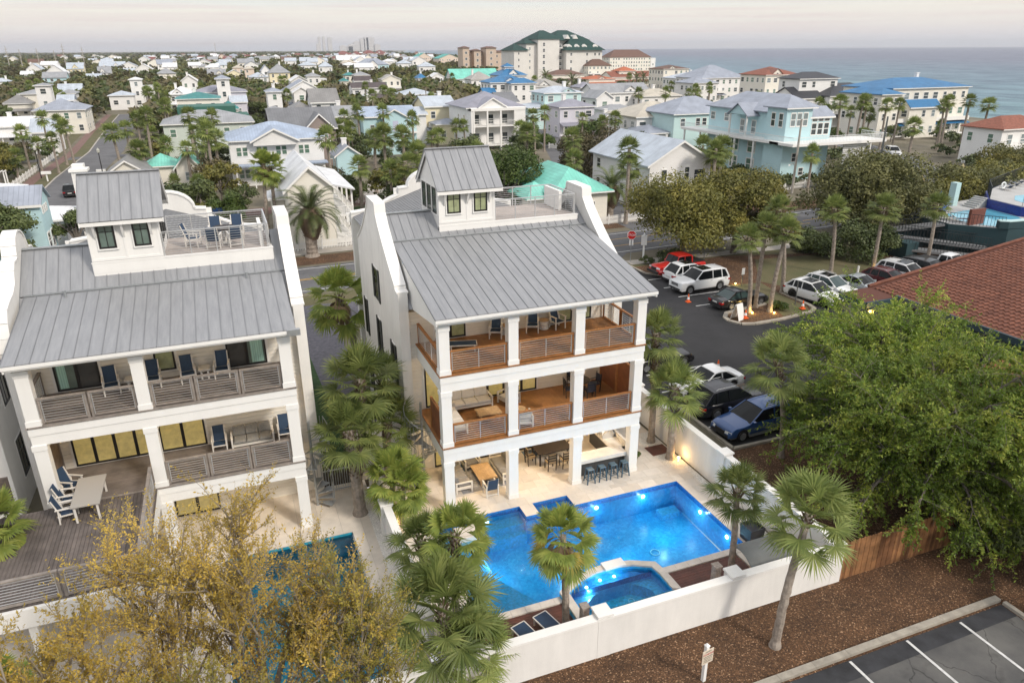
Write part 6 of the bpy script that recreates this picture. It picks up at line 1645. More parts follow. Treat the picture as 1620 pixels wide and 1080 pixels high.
for i, (x, y, h) in enumerate(PAL):
    k = 'sabal_mid' if y < 120 else 'sabal_far'; hh = 'tall' if h >= 9 else ('low' if h <= 6 else 'slender')
    w = where(x, y)
    if len(pm) < 5:
        t = palm('%s palm %s' % (hh, w), (x+rng.uniform(-.5, .5), y), (x, y, h), 'sabal_far', 1.0, .2, i, 0, group='cabbage palms of the beach town '+w); pm.append((t, h))
        if y < 120: t.children[1].data = CR[k][i % 3]
    else:
        src, h0 = pm[i % 5]; t = copy_tree(src); t.location = (x, y, 0); t.rotation_euler = (0, 0, rng.uniform(0, 6))
        s = h/h0; t.scale = (min(1.2, .6+s*.4),)*2+(s,)
        for ch in t.children:
            if ch.name.startswith('crown'): ch.data = CR[k][i % 3]; q_ = rng.uniform(.85, 1.1); ch.scale = (q_, q_, q_/s)
        tag(t, '%s palm %s' % (hh, w), 'palm', 'cabbage palms of the beach town '+w)
for i, (x, y, h) in enumerate([(145, 330, 8), (150, 312, 7), (206, 345, 6), (198, 338, 6)]):
    palm('feathery palm below the white hotel', (x, y), (x, y, h), 'date_small', 2.6, .5, 0, group='feathery palms below the hotel')

# ---- broadleaf trees
def leaf_cloud(rn, blobs, n, size, squash=1., up=.35, shell=.55):
    """n leaf quads spread through the volume of several blobs (x,y,z,r)"""
    rs = np.random.RandomState(abs(rn))
    w = np.array([b_[3]**2.2 for b_ in blobs]); w = w/w.sum(); bl = np.array([b_[:4] for b_ in blobs])
    idx = rs.choice(len(blobs), n, p=w)
    d = rs.normal(size=(n, 3)); d[:, 2] = np.abs(d[:, 2])*.9-.35*rs.rand(n); d /= np.linalg.norm(d, axis=1)[:, None]
    rr = bl[idx, 3]*(shell+(1-shell)*rs.rand(n)**.6)*(1+.12*rs.normal(size=n))
    c = bl[idx, :3]+d*rr[:, None]*np.array([1, 1, squash])
    nrm = d+rs.normal(size=(n, 3))*.75; nrm[:, 2] += up; nrm /= np.linalg.norm(nrm, axis=1)[:, None]
    a = np.cross(nrm, rs.normal(size=(n, 3))); a /= np.linalg.norm(a, axis=1)[:, None]; b_ = np.cross(nrm, a)
    s = size*(.6+.8*rs.rand(n))[:, None]
    V = np.stack([c-a*s, c-b_*s*.55, c+a*s, c+b_*s*.55], 1).reshape(-1, 3)
    return V
def quads_mesh(name, V, m):
    n = len(V)//4; me = bpy.data.meshes.new(name)
    me.vertices.add(len(V)); me.vertices.foreach_set('co', V.astype(np.float32).ravel())
    me.loops.add(n*4); me.loops.foreach_set('vertex_index', np.arange(n*4, dtype=np.int32))
    me.polygons.add(n); me.polygons.foreach_set('loop_start', np.arange(0, n*4, 4, dtype=np.int32))
    me.materials.append(m); me.update(); me.validate()
    return me
def blobs_for(seed, R_, H_, n, low=.35):
    rn = random.Random(seed); out = []
    for i in range(n):
        a = rn.uniform(0, 6.28); q = rn.random()**.5; z = rn.uniform(low, 1)
        rad = R_*q*(1-.35*z**2); out.append((rad*math.cos(a), rad*math.sin(a), H_*z*.82, R_*rn.uniform(.22, .42)))
    return out
oakleaf = leaf_mat('live_oak_leaf', (.032, .055, .018), (.13, .155, .048), trans=.12, scale=.35)
oliveleaf = leaf_mat('olive_leaf', (.075, .085, .022), (.28, .24, .055), trans=.2, scale=.5, c3=(.16, .155, .035))
brightleaf = leaf_mat('bright_leaf', (.035, .075, .012), (.12, .16, .035), trans=.2, scale=.6)
russetleaf = leaf_mat('russet_leaf', (.045, .05, .02), (.15, .12, .055), trans=.12, scale=.6)
LEAVES = [oakleaf, brightleaf, russetleaf, oliveleaf]
def limb_mesh(seed, R_, H_, nb=6, r=.16):
    rn = random.Random(seed); b_ = MB(); z0 = H_*.28
    b_.tube([(0, 0, -.1), (rn.uniform(-.1, .1), rn.uniform(-.1, .1), z0*.6), (0, 0, z0)], [r*1.35, r*1.05, r], 8)
    for i in range(nb):
        a = 2*PI*i/nb+rn.uniform(-.3, .3); q = R_*rn.uniform(.45, .75)
        b_.tube([(0, 0, z0*.85), (q*.45*math.cos(a), q*.45*math.sin(a), z0+(H_-z0)*.3), (q*math.cos(a), q*math.sin(a), z0+(H_-z0)*rn.uniform(.5, .75))], [r*.7, r*.4, r*.12], 6)
    return b_
# unit trees (about 6 m) used for the town
UT = []
for k in range(8):
    m_ = LEAVES[(0, 0, 1, 0, 2, 0, 3, 1)[k]]
    V = leaf_cloud(100+k, blobs_for(k, 3.1, 5.6, 16, .3), 2300, .21)
    UT.append((quads_mesh('crown', V, m_), limb_mesh(k, 3.1, 5.6).mesh('trunk', bark_m)))
def utree(k, x, y, s, sz, label, group=None, rot=None, cat='tree', name='tree'):
    t = thing(name, label, cat, (x, y, 0), rng.uniform(0, 6.28) if rot is None else rot, group); t.scale = (s, s, sz)
    link('trunk', UT[k][1], t); link('crown', UT[k][0], t)
    return t
def bigtree(label, x, y, R_, H_, m, n, size, seed, nb=26, low=.4, r=.25, name='broadleaf_tree', squash=1.):
    t = thing(name, label, 'tree', (x, y, 0))
    V = leaf_cloud(seed, blobs_for(seed, R_, H_, nb, low), n, size, squash); link('crown', quads_mesh('crown', V, m), t)
    link('trunk', limb_mesh(seed, R_, H_, 7, r).mesh('trunk', bark_m), t)
    return t
bigtree('broad yellow olive tree above the red pickup', 42.9, 62.3, 5.6, 8.6, oliveleaf, 42000, .13, 41, 40, .34)
bigtree('second yellow olive tree, right of the first, above the verge', 48.5, 61.2, 5.2, 8.4, oliveleaf, 36000, .13, 42, 36, .34)
bigtree('large dark olive oak beside the coastal road, left of the pool building', 66.5, 61.5, 6.3, 9.4, leaf_mat('holm_leaf', (.055, .07, .024), (.21, .20, .068), trans=.15, scale=.4), 42000, .15, 43, 40, .25)
bigtree('dark olive oak adjoining the large one on its right', 75.5, 67.0, 5.0, 7.2, MATS['holm_leaf'], 22000, .15, 44, 30, .3)
for i, (x, y, rr, hh) in enumerate([(82, 66, 5, 5.4), (89.5, 67.5, 5, 5.4), (97, 69.5, 5, 5.2), (104.5, 72, 5, 4.8), (112, 78, 5, 5.6), (120, 82, 5, 5.4), (80, 65.5, 3.0, 3.8), (64.5, 58.5, 2.2, 3.2)]):
    bigtree('round olive green bush tree number %s along the far side of the green pool building' % ['one', 'two', 'three', 'four', 'five', 'six', 'seven', 'eight'][i] if False else ['bushy tree just right of the big dark oak', 'second bushy tree right of the big dark oak', 'bushy tree in the middle of the roadside row', 'bushy tree fourth in the roadside row', 'bushy tree fifth in the roadside row by the right edge', 'last bushy tree of the roadside row at the right edge', 'low bush behind the blue umbrella', 'low bush left of the pool building'][i], x, y, rr, hh, [oliveleaf, MATS['holm_leaf']][i % 2], 9000, .17, 50+i, 18, .15)
bigtree('glossy green tree behind the tower of the right villa', 33.0, 88, 5.2, 8.0, brightleaf, 16000, .17, 60, 22, .25)
bigtree('round green tree in front of the light blue shed', 21.5, 93, 3.0, 5.0, brightleaf, 8000, .13, 61, 14, .2)
bigtree('small green tree with bare trunk left of the pale yellow house', -.4, 87, 2.6, 5.6, brightleaf, 6500, .12, 62, 14, .4, .12)
bigtree('dark green tree at the left edge behind the left villa', -21.6, 80.5, 3.6, 7.4, oakleaf, 15000, .16, 63, 22, .3)
bigtree('dark tree between the left villa and the aqua house', -15.6, 88, 2.3, 5.2, oakleaf, 7000, .13, 64, 14, .2)
bigtree('dense grey green tree left of the white pale roofed house', 55.5, 108, 5.5, 8.0, russetleaf, 15000, .17, 65, 22, .2)
bigtree('round green shrub by the corner of the lavender house', 64, 152, 3.6, 4.5, brightleaf, 5000, .2, 66, 14, .1)

# ---- feathery foreground trees, twig by twig
def curve_pts(p, d, ln, n, rn, droop=0., wob=.12):
    P = [p.copy()]; d = d.normalized()
    for i in range(n):
        d = (d+Vector((rn.uniform(-1, 1), rn.uniform(-1, 1), rn.uniform(-1, 1)))*wob+Vector((0, 0, -droop/n))).normalized(); P.append(P[-1]+d*ln/n)
    return P
def twig_tree(label, x, y, seed, H_, limbs, twigfn, leafm, barkm, leafsize, per, twiglen, droop, trunk_r=.28, name='feathery_tree', cat='tree', hfork=2.2, woody=True, twr=.012):
    """limbs: list of target points (relative); along each limb secondary boughs; along those, leafy twigs"""
    rn = random.Random(seed); rs = np.random.RandomState(seed)
    t = thing(name, label, cat, (x, y, 0))
    wood = MB(); tw = MB(); LC = []; LA = []
    fork = Vector((0, 0, hfork)); wood.tube([(0, 0, -.1), (.1, 0, hfork*.5), fork], [trunk_r*1.3, trunk_r, trunk_r*.9], 9)
    for tgt in limbs:
        tgt = Vector(tgt); d = tgt-fork; L_ = d.length
        P = [fork]; 
        for i in range(1, 7):
            q = i/6; p = fork.lerp(tgt, q)+Vector((0, 0, math.sin(PI*q)*L_*.12))+Vector((rn.uniform(-1, 1), rn.uniform(-1, 1), rn.uniform(-1, 1)))*.12*min(1, L_/3); P.append(p)
        wood.tube(P, [max(.02, trunk_r*.55*(1-i/6.6)) for i in range(7)], 6)
        nb = twigfn['boughs']
        for j in range(nb):
            q = rn.uniform(.3, 1)*6; k = min(5, int(q)); p = P[k].lerp(P[k+1], q-k)
            bd = (P[k+1]-P[k]).normalized()*.7+Vector((rn.gauss(0, 1), rn.gauss(0, 1), rn.gauss(twigfn['lift'], .45)))
            ln = twigfn['bl']*rn.uniform(.6, 1.25)
            Q = curve_pts(p, bd, ln, 5, rn, twigfn['bdroop'])
            wood.tube(Q, [.02, .017, .014, .011, .008, .005], 4, cap=False)
            for m_ in range(twigfn['twigs']):
                q2 = rn.uniform(.15, 1)*5; k2 = min(4, int(q2)); p2 = Q[k2].lerp(Q[k2+1], q2-k2)
                td = (Q[k2+1]-Q[k2]).normalized()*.9+Vector((rn.gauss(0, .6), rn.gauss(0, .6), rn.gauss(twigfn['tlift'], .35)))
                T_ = curve_pts(p2, td, twiglen*rn.uniform(.5, 1.3), 4, rn, droop, .1)
                if woody and (m_ % 2 == 0 or twr < .006): tw.tube(T_[::2], [twr, twr*.65, twr*.35], 3, cap=False)
                for z_ in range(per):
                    q3 = (z_+rn.random())/per*4; k3 = min(3, int(q3)); LC.append(T_[k3].lerp(T_[k3+1], q3-k3)); LA.append((T_[k3+1]-T_[k3]).normalized())
    C = np.array([tuple(v) for v in LC]); A = np.array([tuple(v) for v in LA]); n = len(C)
    side = rs.normal(size=(n, 3)); side -= (side*A).sum(1)[:, None]*A; side /= np.linalg.norm(side, axis=1)[:, None]
    a = A*.55+side*.8; a /= np.linalg.norm(a, axis=1)[:, None]
    up = rs.normal(size=(n, 3))*.6+np.array([0, 0, 1]); b_ = np.cross(up, a); b_ /= np.linalg.norm(b_, axis=1)[:, None]
    s = leafsize*(.55+.8*rs.rand(n))[:, None]
    c = C+a*s*.9
    V = np.stack([c-a*s, c-b_*s*.42, c+a*s, c+b_*s*.42], 1).reshape(-1, 3)
    link('leaves', quads_mesh('leaves', V, leafm), t)
    wood.build('trunk', barkm, t, world=False)
    if woody: tw.build('twigs', barkm, t, world=False)
    return t, n
elm = leaf_mat('elm_leaf', (.055, .105, .012), (.58, .60, .11), rough=.5, trans=.35, scale=.7, c3=(.18, .27, .035))
rn_ = random.Random(5)
lim = []
for k in range(34):
    a = 2*PI*k/34*1.0+rn_.uniform(-.12, .12); q = rn_.uniform(.45, 1.0); rr = 6.4*q
    z = 7.6-4.6*q**2.2+rn_.uniform(-1.0, .9)
    lim.append((rr*math.cos(a), rr*math.sin(a), z))
lim += [(-.8, -4.6, 1.8), (-2.4, -4.2, 2.6), (.8, -4.8, 2.0), (-3.6, -2.8, 3.4), (-.2, -3.2, 3.6), (1.8, -4.0, 3.0), (-4.6, -1.2, 4.2), (2.6, -5.4, 1.6), (3.6, -4.2, 2.2), (.6, -5.6, 1.2), (4.4, -5.2, 2.6)]
twig_tree('huge bright green feathery elm overhanging the wooden fence at the right', 28.8, 20.6, 5, 9, lim, dict(boughs=17, lift=.1, bl=2.0, bdroop=.6, twigs=13, tlift=.05), elm, bark_m, .075, 25, .95, .35, .34, twr=.007)
lim = []
for k in range(16):
    a = 2*PI*k/16+rn_.uniform(-.2, .2); q = rn_.uniform(.4, 1.0); lim.append((4.6*q*math.cos(a), 4.6*q*math.sin(a), 7.0-3.4*q**2+rn_.uniform(-.8, .8)))
twig_tree('second bright green feathery elm behind the first, against the tiled roof', 33.5, 28.5, 6, 8, lim, dict(boughs=15, lift=.2, bl=1.9, bdroop=.5, twigs=12, tlift=.1), elm, bark_m, .072, 22, .95, .3, .26, twr=.007)
yel = leaf_mat('yellow_leaf', (.19, .155, .035), (.78, .54, .10), rough=.6, trans=.35, scale=1.0, c3=(.48, .35, .07))
grn = leaf_mat('yellow_green_leaf', (.14, .15, .03), (.66, .50, .09), rough=.6, trans=.35, scale=1.0, c3=(.34, .30, .06))
def ylimbs(seed, n, rad, h0, h1):
    r_ = random.Random(seed); out = []
    for k in range(n):
        a = 2*PI*k/n+r_.uniform(-.3, .3); q = r_.uniform(.15, 1); out.append((rad*q*math.cos(a), rad*q*math.sin(a), h1-(h1-h0)*q**1.6+r_.uniform(-.5, .5)))
    return out
TF = dict(boughs=12, lift=.75, bl=1.3, bdroop=-.15, twigs=13, tlift=.55)
twig_tree('tall yellow leaved tree in front of the left villa', -.9, 16.6, 11, 9, ylimbs(1, 18, 2.9, 5.2, 9.4), TF, yel, bark_pale, .042, 12, .6, -.1, .11, 'yellow_tree', twr=.005)
twig_tree('yellow green tree at the left edge before the raised deck', -5.1, 14.8, 12, 9, ylimbs(2, 18, 2.7, 4.6, 8.8), TF, yel, bark_pale, .044, 15, .6, -.1, .11, 'yellow_tree', twr=.005)
twig_tree('thin yellow tree in front of the raised deck table', -3.2, 17.4, 15, 9, ylimbs(6, 11, 2.2, 5.2, 8.7), TF, yel, bark_pale, .04, 10, .6, -.1, .1, 'yellow_tree', twr=.005)
twig_tree('yellow tree beside the bushy palm at the bottom', 1.4, 16.2, 13, 8, ylimbs(3, 14, 1.7, 3.6, 7.2), TF, grn, bark_pale, .042, 12, .58, -.1, .10, 'yellow_tree', twr=.005)
twig_tree('green yellow tree low at the bottom left', -2.4, 13.4, 14, 8, ylimbs(4, 15, 2.5, 3.8, 6.8), TF, grn, bark_pale, .044, 13, .6, -.05, .10, 'yellow_tree', twr=.005)
# shrubs
def shrub(label, x, y, r_, h, m, n=900, size=.07, seed=0, name='shrub'):
    V = leaf_cloud(seed+int(abs(x)*7+y), blobs_for(seed+3, r_, h, 9, .2), n, size)
    tag(link(name, quads_mesh(name, V, m), None, (x, y, 0)), label, 'shrub')
shrub('clipped round green bush in a white pot at the right front corner column', 17.95, 28.75, .42, .75, brightleaf, 1500, .04)
shrub('low green plant in the black planter', 19.25, 20.95, .36, 1.05, oakleaf, 600, .05, 5)
shrub('dark hedge at the right side of the lower car park', 28.0, 12.5, 2.3, 2.6, oakleaf, 6000, .09, 9)
shrub('dark hedge beyond the lower car park corner', 27.6, 16.3, 1.8, 2.2, oakleaf, 4000, .09, 10)
shrub('dark low bushes behind the red pickup', 40.5, 60.4, 1.6, 1.1, oakleaf, 2500, .09, 11)
shrub('small dark bush at the foot of the white post', 37.9, 61.2, .8, .8, oakleaf, 1500, .06, 12)
shrub('tufts of grass at the foot of the leaning island palm', 41.0, 44.9, .9, .5, brightleaf, 1500, .08, 13)
shrub('dark bushes under the palms left of the pool building', 60.2, 55.2, 4.2, 3.0, oakleaf, 8000, .14, 14)
shrub('dark bushes right of the large dark oak trunk', 55.5, 57.5, 2.8, 2.2, oakleaf, 5000, .13, 15)
shrub('green bush with yellow flowers at the back of the drive', 5.0, 38.3, 1.0, 1.2, brightleaf, 2500, .07, 16)
shrub('narrow hedge along the left gable wall', 2.9, 36.0, .5, 1.8, brightleaf, 2000, .06, 17)
shrub('hedge beside the lawn strip behind the left villa', 2.8, 44.0, .7, 1.6, oakleaf, 2500, .08, 18)
shrub('dark shrub beside the left edge villa wall', -10.3, 31.5, .8, 2.0, oakleaf, 3000, .07, 19)
shrub('round bush between picket fence and date palm', 41.7, 80.5, 1.5, 1.9, brightleaf, 2500, .1, 20)
palm('low palm at the left edge beside the raised deck', (-9.9, 27.5), (-9.6, 27.2, 4.4), 'wash', .9, .15, 1, .2)
palm('second low palm at the bottom left edge', (-8.3, 19.5), (-8.0, 19.4, 3.6), 'wash', .8, .15, 0, .2)

# ---- wooden fence
fen = thing('wooden_fence', 'warm brown vertical board fence running under the big green tree', 'fence', (25.5, 17.6, 0))
fb = mat('fence_board', (.26, .125, .05), .8, var=.35, vscale=2.2, bump=.004, bscale=30)
fbd = mat('fence_board_dark', (.17, .075, .03), .8, var=.35, vscale=2.2, bump=.004, bscale=30)
mes = [MB().prism([(0, 0), (.132, 0), (.132, 1.78), (.1, 1.82), (.032, 1.82), (0, 1.78)], 0, .022, 'y').mesh('fence_board', m_) for m_ in (fb, fb, fbd)]
x = 20.85; i = 0
while x < 31.5:
    o = place(mes[rng.choice((0, 1, 2))], 'fence_board', fen, (x, 17.50+.012*(i % 2), rng.uniform(-.02, .02))); x += .137; i += 1
for z in (.4, 1.0, 1.55): B(20.85, 31.5, 17.54, 17.60, z, z+.08).build('fence_rail', fbd, fen)
for k in range(5): B(21+k*2.5, 21.1+k*2.5, 17.601, 17.7, 0, 1.8).build('fence_post', fbd, fen)

# ================================================================== THE BEACH TOWN
WALL = dict(white=(.80, .79, .77), cream=(.80, .765, .68), yellow=(.79, .71, .50), lavender=(.62, .61, .67), aqua=(.48, .68, .72), mint=(.56, .74, .73), peach=(.72, .60, .50), taupe=(.30, .245, .22), greige=(.55, .52, .48), palegreen=(.58, .64, .58))
ROOF = dict(white=(.72, .73, .74), paleblue=(.46, .51, .57), bluegrey=(.30, .33, .39), bluemetal=(.34, .41, .52), grey=(.30, .31, .325), darkgrey=(.17, .175, .185), greybrown=(.235, .23, .225), purplegrey=(.27, .27, .32),
            teal=(.035, .21, .205), turquoise=(.19, .56, .46), tealgreen=(.05, .36, .31), blue=(.028, .16, .34), black=(.032, .034, .042), brown=(.145, .085, .065), redroof=(.20, .075, .065), terracotta=(.23, .085, .055), orange=(.40, .125, .06), tan=(.50, .46, .38), greige=(.36, .345, .32), cream=(.52, .47, .39), darkbrown=(.075, .055, .055))
def wmat(k): return mat('wall_'+k, WALL[k], .8, var=.04, vscale=.5, stripe=(2, .2, .1, .01, .02))
def rmat(k):
    tiles = k in ('brown', 'redroof', 'terracotta', 'orange')
    return mat('roof_'+k, ROOF[k], .5 if not tiles else .85, var=.16 if not tiles else .25, vscale=.5 if not tiles else 2.5, stripe=(0, .45, .09, .03, .06) if not tiles else None, bump=0 if not tiles else .03, bscale=6, metal=.1 if not tiles else 0, detail=6)
def rmat_y(k): return mat('roof_y_'+k, ROOF[k], .5, var=.16, vscale=.5, stripe=(1, .45, .09, .03, .06), metal=.1, detail=6)
townglass = [glassy('town_glass', (.05, .06, .065)), glassy('town_glass_pale', (.20, .24, .25)), glassy('town_glass_green', (.12, .20, .15))]
wframe_mesh = None; pane_meshes = {}
def town_window(parent, x, y, z, w, h, face, pane=0, fr=None, dark=False):
    """unit window scaled into place. face: 's' wall facing -Y, 'w' facing -X, 'e' facing +X"""
    global wframe_mesh
    fr = fr or trim
    key = 'f'+fr.name
    if key not in pane_meshes:
        b_ = MB(); b_.box(-.5, .5, -.06, 0, -.5, -.42).box(-.5, .5, -.06, 0, .42, .5).box(-.5, -.41, -.06, 0, -.42, .42).box(.41, .5, -.06, 0, -.42, .42).box(-.41, .41, -.045, 0, -.025, .025)
        pane_meshes[key] = b_.mesh('window', fr)
        b_ = MB(); b_.box(-.41, .41, -.035, -.01, -.42, -.025).box(-.41, .41, -.035, -.01, .025, .42)
        for i, g_ in enumerate(townglass):
            me = b_.mesh('pane', g_); pane_meshes[i] = me
    rz = {'s': 0, 'w': -PI/2, 'e': PI/2}[face]
    o = link('window', pane_meshes[key], parent, (x, y, z), rz); o.scale = (w, 1, h)
    link('pane', pane_meshes[pane], o)
    return o
def volume(t, x0, x1, y0, d, h, rise, typ, wall_c, roof_c, z0=0, ov=.5, wins=True, side='w', storeys=None, winw=1.15, winh=1.65, pane=None, seed=0, skip=0, near=True, sp=2.7):
    """one block of a house: wall, roof with eaves, windows on the faces that are seen; local coordinates relative to t"""
    ox, oy = t.location.x, t.location.y
    x0 -= ox; x1 -= ox; y0 -= oy; y1 = y0+d; rn = random.Random(int(abs(x0*13+y0*7+ox*3+oy))+seed)
    W = x1-x0; wm = wmat(wall_c); rm = rmat(roof_c)
    b_ = MB(); xm, ym = (x0+x1)/2, (y0+y1)/2
    if typ == 'gy': b_.prism([(x0, z0), (x1, z0), (x1, h), (xm, h+rise-.05), (x0, h)], y0, y1, 'y')
    elif typ == 'gx': b_.prism([(y0, z0), (y1, z0), (y1, h), (ym, h+rise-.05), (y0, h)], x0, x1, 'x')
    else: b_.box(x0, x1, y0, y1, z0, h)
    b_.build('wall', wm, t, world=False)
    b_ = MB(); th = .16; e = ov
    if typ == 'gy':
        sl = rise/(W/2); ze = h-sl*e
        for s in (-1, 1):
            xe = xm+s*(W/2+e); q = [(xe, ze), (xm, h+rise), (xm, h+rise+th), (xe, ze+th)]
            b_.prism(q if s < 0 else q[::-1], y0-e*.8, y1+e*.8, 'y')
        rm = rmat_y(roof_c) if roof_c not in ('brown', 'redroof', 'terracotta', 'orange') else rm
    elif typ == 'gx':
        sl = rise/(d/2); ze = h-sl*e
        for s in (-1, 1):
            ye = ym+s*(d/2+e); q = [(ye, ze), (ym, h+rise), (ym, h+rise+th), (ye, ze+th)]
            b_.prism(q if s < 0 else q[::-1], x0-e*.8, x1+e*.8, 'x')
    elif typ == 'flat': b_.box(x0-.1, x1+.1, y0-.1, y1+.1, h, h+.3)
    elif typ == 'hipy':
        r_ = min(W/2, d/2-.1)
        A = [(x0-e, y0-e, h-.1), (x1+e, y0-e, h-.1), (x1+e, y1+e, h-.1), (x0-e, y1+e, h-.1)]; B_ = [(a[0], a[1], a[2]+th) for a in A]
        C_ = [(xm, y0+r_, h+rise), (xm, y1-r_, h+rise)]
        b_.add(A+B_+C_, [(0, 3, 2, 1), (0, 1, 5, 4), (1, 2, 6, 5), (2, 3, 7, 6), (3, 0, 4, 7), (4, 5, 8), (5, 6, 9, 8), (6, 7, 9), (7, 4, 8, 9)])
    else:
        r_ = min(d/2, W/2-.05)
        A = [(x0-e, y0-e, h-.1), (x1+e, y0-e, h-.1), (x1+e, y1+e, h-.1), (x0-e, y1+e, h-.1)]; B_ = [(a[0], a[1], a[2]+th) for a in A]
        C_ = [(x0+r_, ym, h+rise), (x1-r_, ym, h+rise)]
        b_.add(A+B_+C_, [(0, 3, 2, 1), (0, 1, 5, 4), (1, 2, 6, 5), (2, 3, 7, 6), (3, 0, 4, 7), (4, 5, 9, 8), (5, 6, 9), (6, 7, 8, 9), (7, 4, 8)])
    b_.build('roof', rm, t, world=False)
    if typ in ('gy', 'gx', 'hip', 'hipy') and near:
        f_ = MB(); ww = .14
        if typ == 'gx': f_.box(x0-e*.8, x1+e*.8, y0-e-.02, y0-e+.02, ze-.12, ze+th-.02)
        elif typ == 'gy':
            for s in (-1, 1): f_.prism([(xm+s*(W/2+e), ze-.14), (xm, h+rise-.14), (xm, h+rise+th-.03), (xm+s*(W/2+e), ze+th-.03)], y0-e*.8-.03, y0-e*.8-.001, 'y')
        else: f_.box(x0-e, x1+e, y0-e-.03, y0-e-.001, h-.16, h+.02)
        f_.build('fascia', trim, t, world=False)
    if wins:
        n_st = storeys if storeys else max(1, int((h-z0)//2.9))
        hs = (h-z0)/n_st
        faces = [('s', W, x0, y0)]+([('w', d, y0, x0)] if side == 'w' else [('e', d, y0, x1)])
        for fc, Ln, a0, pos in faces:
            n = max(1, int(Ln/sp))
            for s in range(skip, n_st):
                zc = z0+s*hs+hs*.52
                for i in range(n):
                    if rn.random() < .12: continue
                    c = a0+Ln*(i+.5)/n; pn = rn.choice((0, 0, 1, 2)) if pane is None else pane
                    w_ = winw*rn.choice((1, 1, 1.5)) if Ln/n > 2 else winw*.8
                    if fc == 's': town_window(t, c, pos-.001, zc, w_, winh*min(1, hs/2.8), 's', pn)
                    elif fc == 'w': town_window(t, pos-.001, c, zc, w_, winh*min(1, hs/2.8), 'w', pn)
                    else: town_window(t, pos+.001, c, zc, w_, winh*min(1, hs/2.8), 'e', pn)
    return t
def trimmings(t, x0, x1, y, h, d, rise, typ, wc, rc):
    """porch, dormer and chimney that make one block read as a lived-in house"""
    r_ = random.Random(int(abs(x0*31+y*17))); W = x1-x0; a, b = x0-t.location.x, x1-t.location.x
    if y < 620 and W > 6:
        p0, p1 = (a+.2, b-.2) if r_.random() < .6 else (a+.2, (a+b)/2)
        m_ = MB(); m_.prism([(-2.1, 2.75), (-2.1, 2.9), (-.001, 3.5), (-.001, 3.3)], p0-.3, p1+.3, 'x'); m_.build('porch_roof', rmat(rc), t, world=False)
        B(p0, p1, -1.9, -.001, .25, .45).build('porch_floor', trim, t, world=False)
        me = B(-.09, .09, -.09, .09, .45, 2.8).mesh('column', trim); n = max(2, int((p1-p0)/2.4))
        for i in range(n+1): link('column', me, t, (p0+.1+(p1-p0-.2)*i/n, -1.8, 0))
        if h > 7.4: B(p0, p1, -1.86, -1.8, 3.6, 4.4).build('balustrade', trim, t, world=False); B(p0, p1, -1.9, -.001, 3.52, 3.6).build('balcony', trim, t, world=False)
    if typ in ('gx', 'hip') and W > 8 and d > 7 and r_.random() < .65:
        xc = a+W*r_.choice((.35, .5, .65)); w = min(2.2, W*.2); zt = h+rise*.75
        m_ = MB(); m_.prism([(xc-w, h-.3), (xc+w, h-.3), (xc+w, h+.25), (xc, zt), (xc-w, h+.25)], .15, d*.42, 'y'); m_.build('dormer', wmat(wc), t, world=False)
        m_ = MB()
        for s in (-1, 1): q = [(xc+s*(w+.35), h+.02), (xc, zt+.04), (xc, zt+.18), (xc+s*(w+.35), h+.16)]; m_.prism(q if s < 0 else q[::-1], -.15, d*.45, 'y')
        m_.build('dormer_roof', rmat_y(rc), t, world=False); town_window(t, xc, .149, h+.35, .8, .8, 's', 0)
    if r_.random() < .4:
        xc = a+W*r_.uniform(.2, .8); B(xc-.4, xc+.4, d*.55, d*.55+.8, h, h+rise+.9).build('chimney', wmat('white'), t, world=False); B(xc-.5, xc+.5, d*.55-.1, d*.55+.9, h+rise+.9, h+rise+1.05).build('chimney_cap', trim, t, world=False)
def house(label, vols, cat='house', name='beach_house'):
    v = vols[0]; t = thing(name, label, cat, ((v[0]+v[1])/2, v[2], 0))
    for v in vols:
        k = dict(v[9]) if len(v) > 9 else {}
        x0, x1, y, h, d, rise, typ, wc, rc = v[:9]
        if typ == 'hip' and d > (x1-x0)*1.15: typ = 'hipy'
        k.setdefault('side', 'w' if x0 > y*.02 else 'e'); k.setdefault('near', y < 420)
        volume(t, x0, x1, y, d, h, rise, typ, wc, rc, **k)
    trimmings(t, *vols[0][:9])
    return t
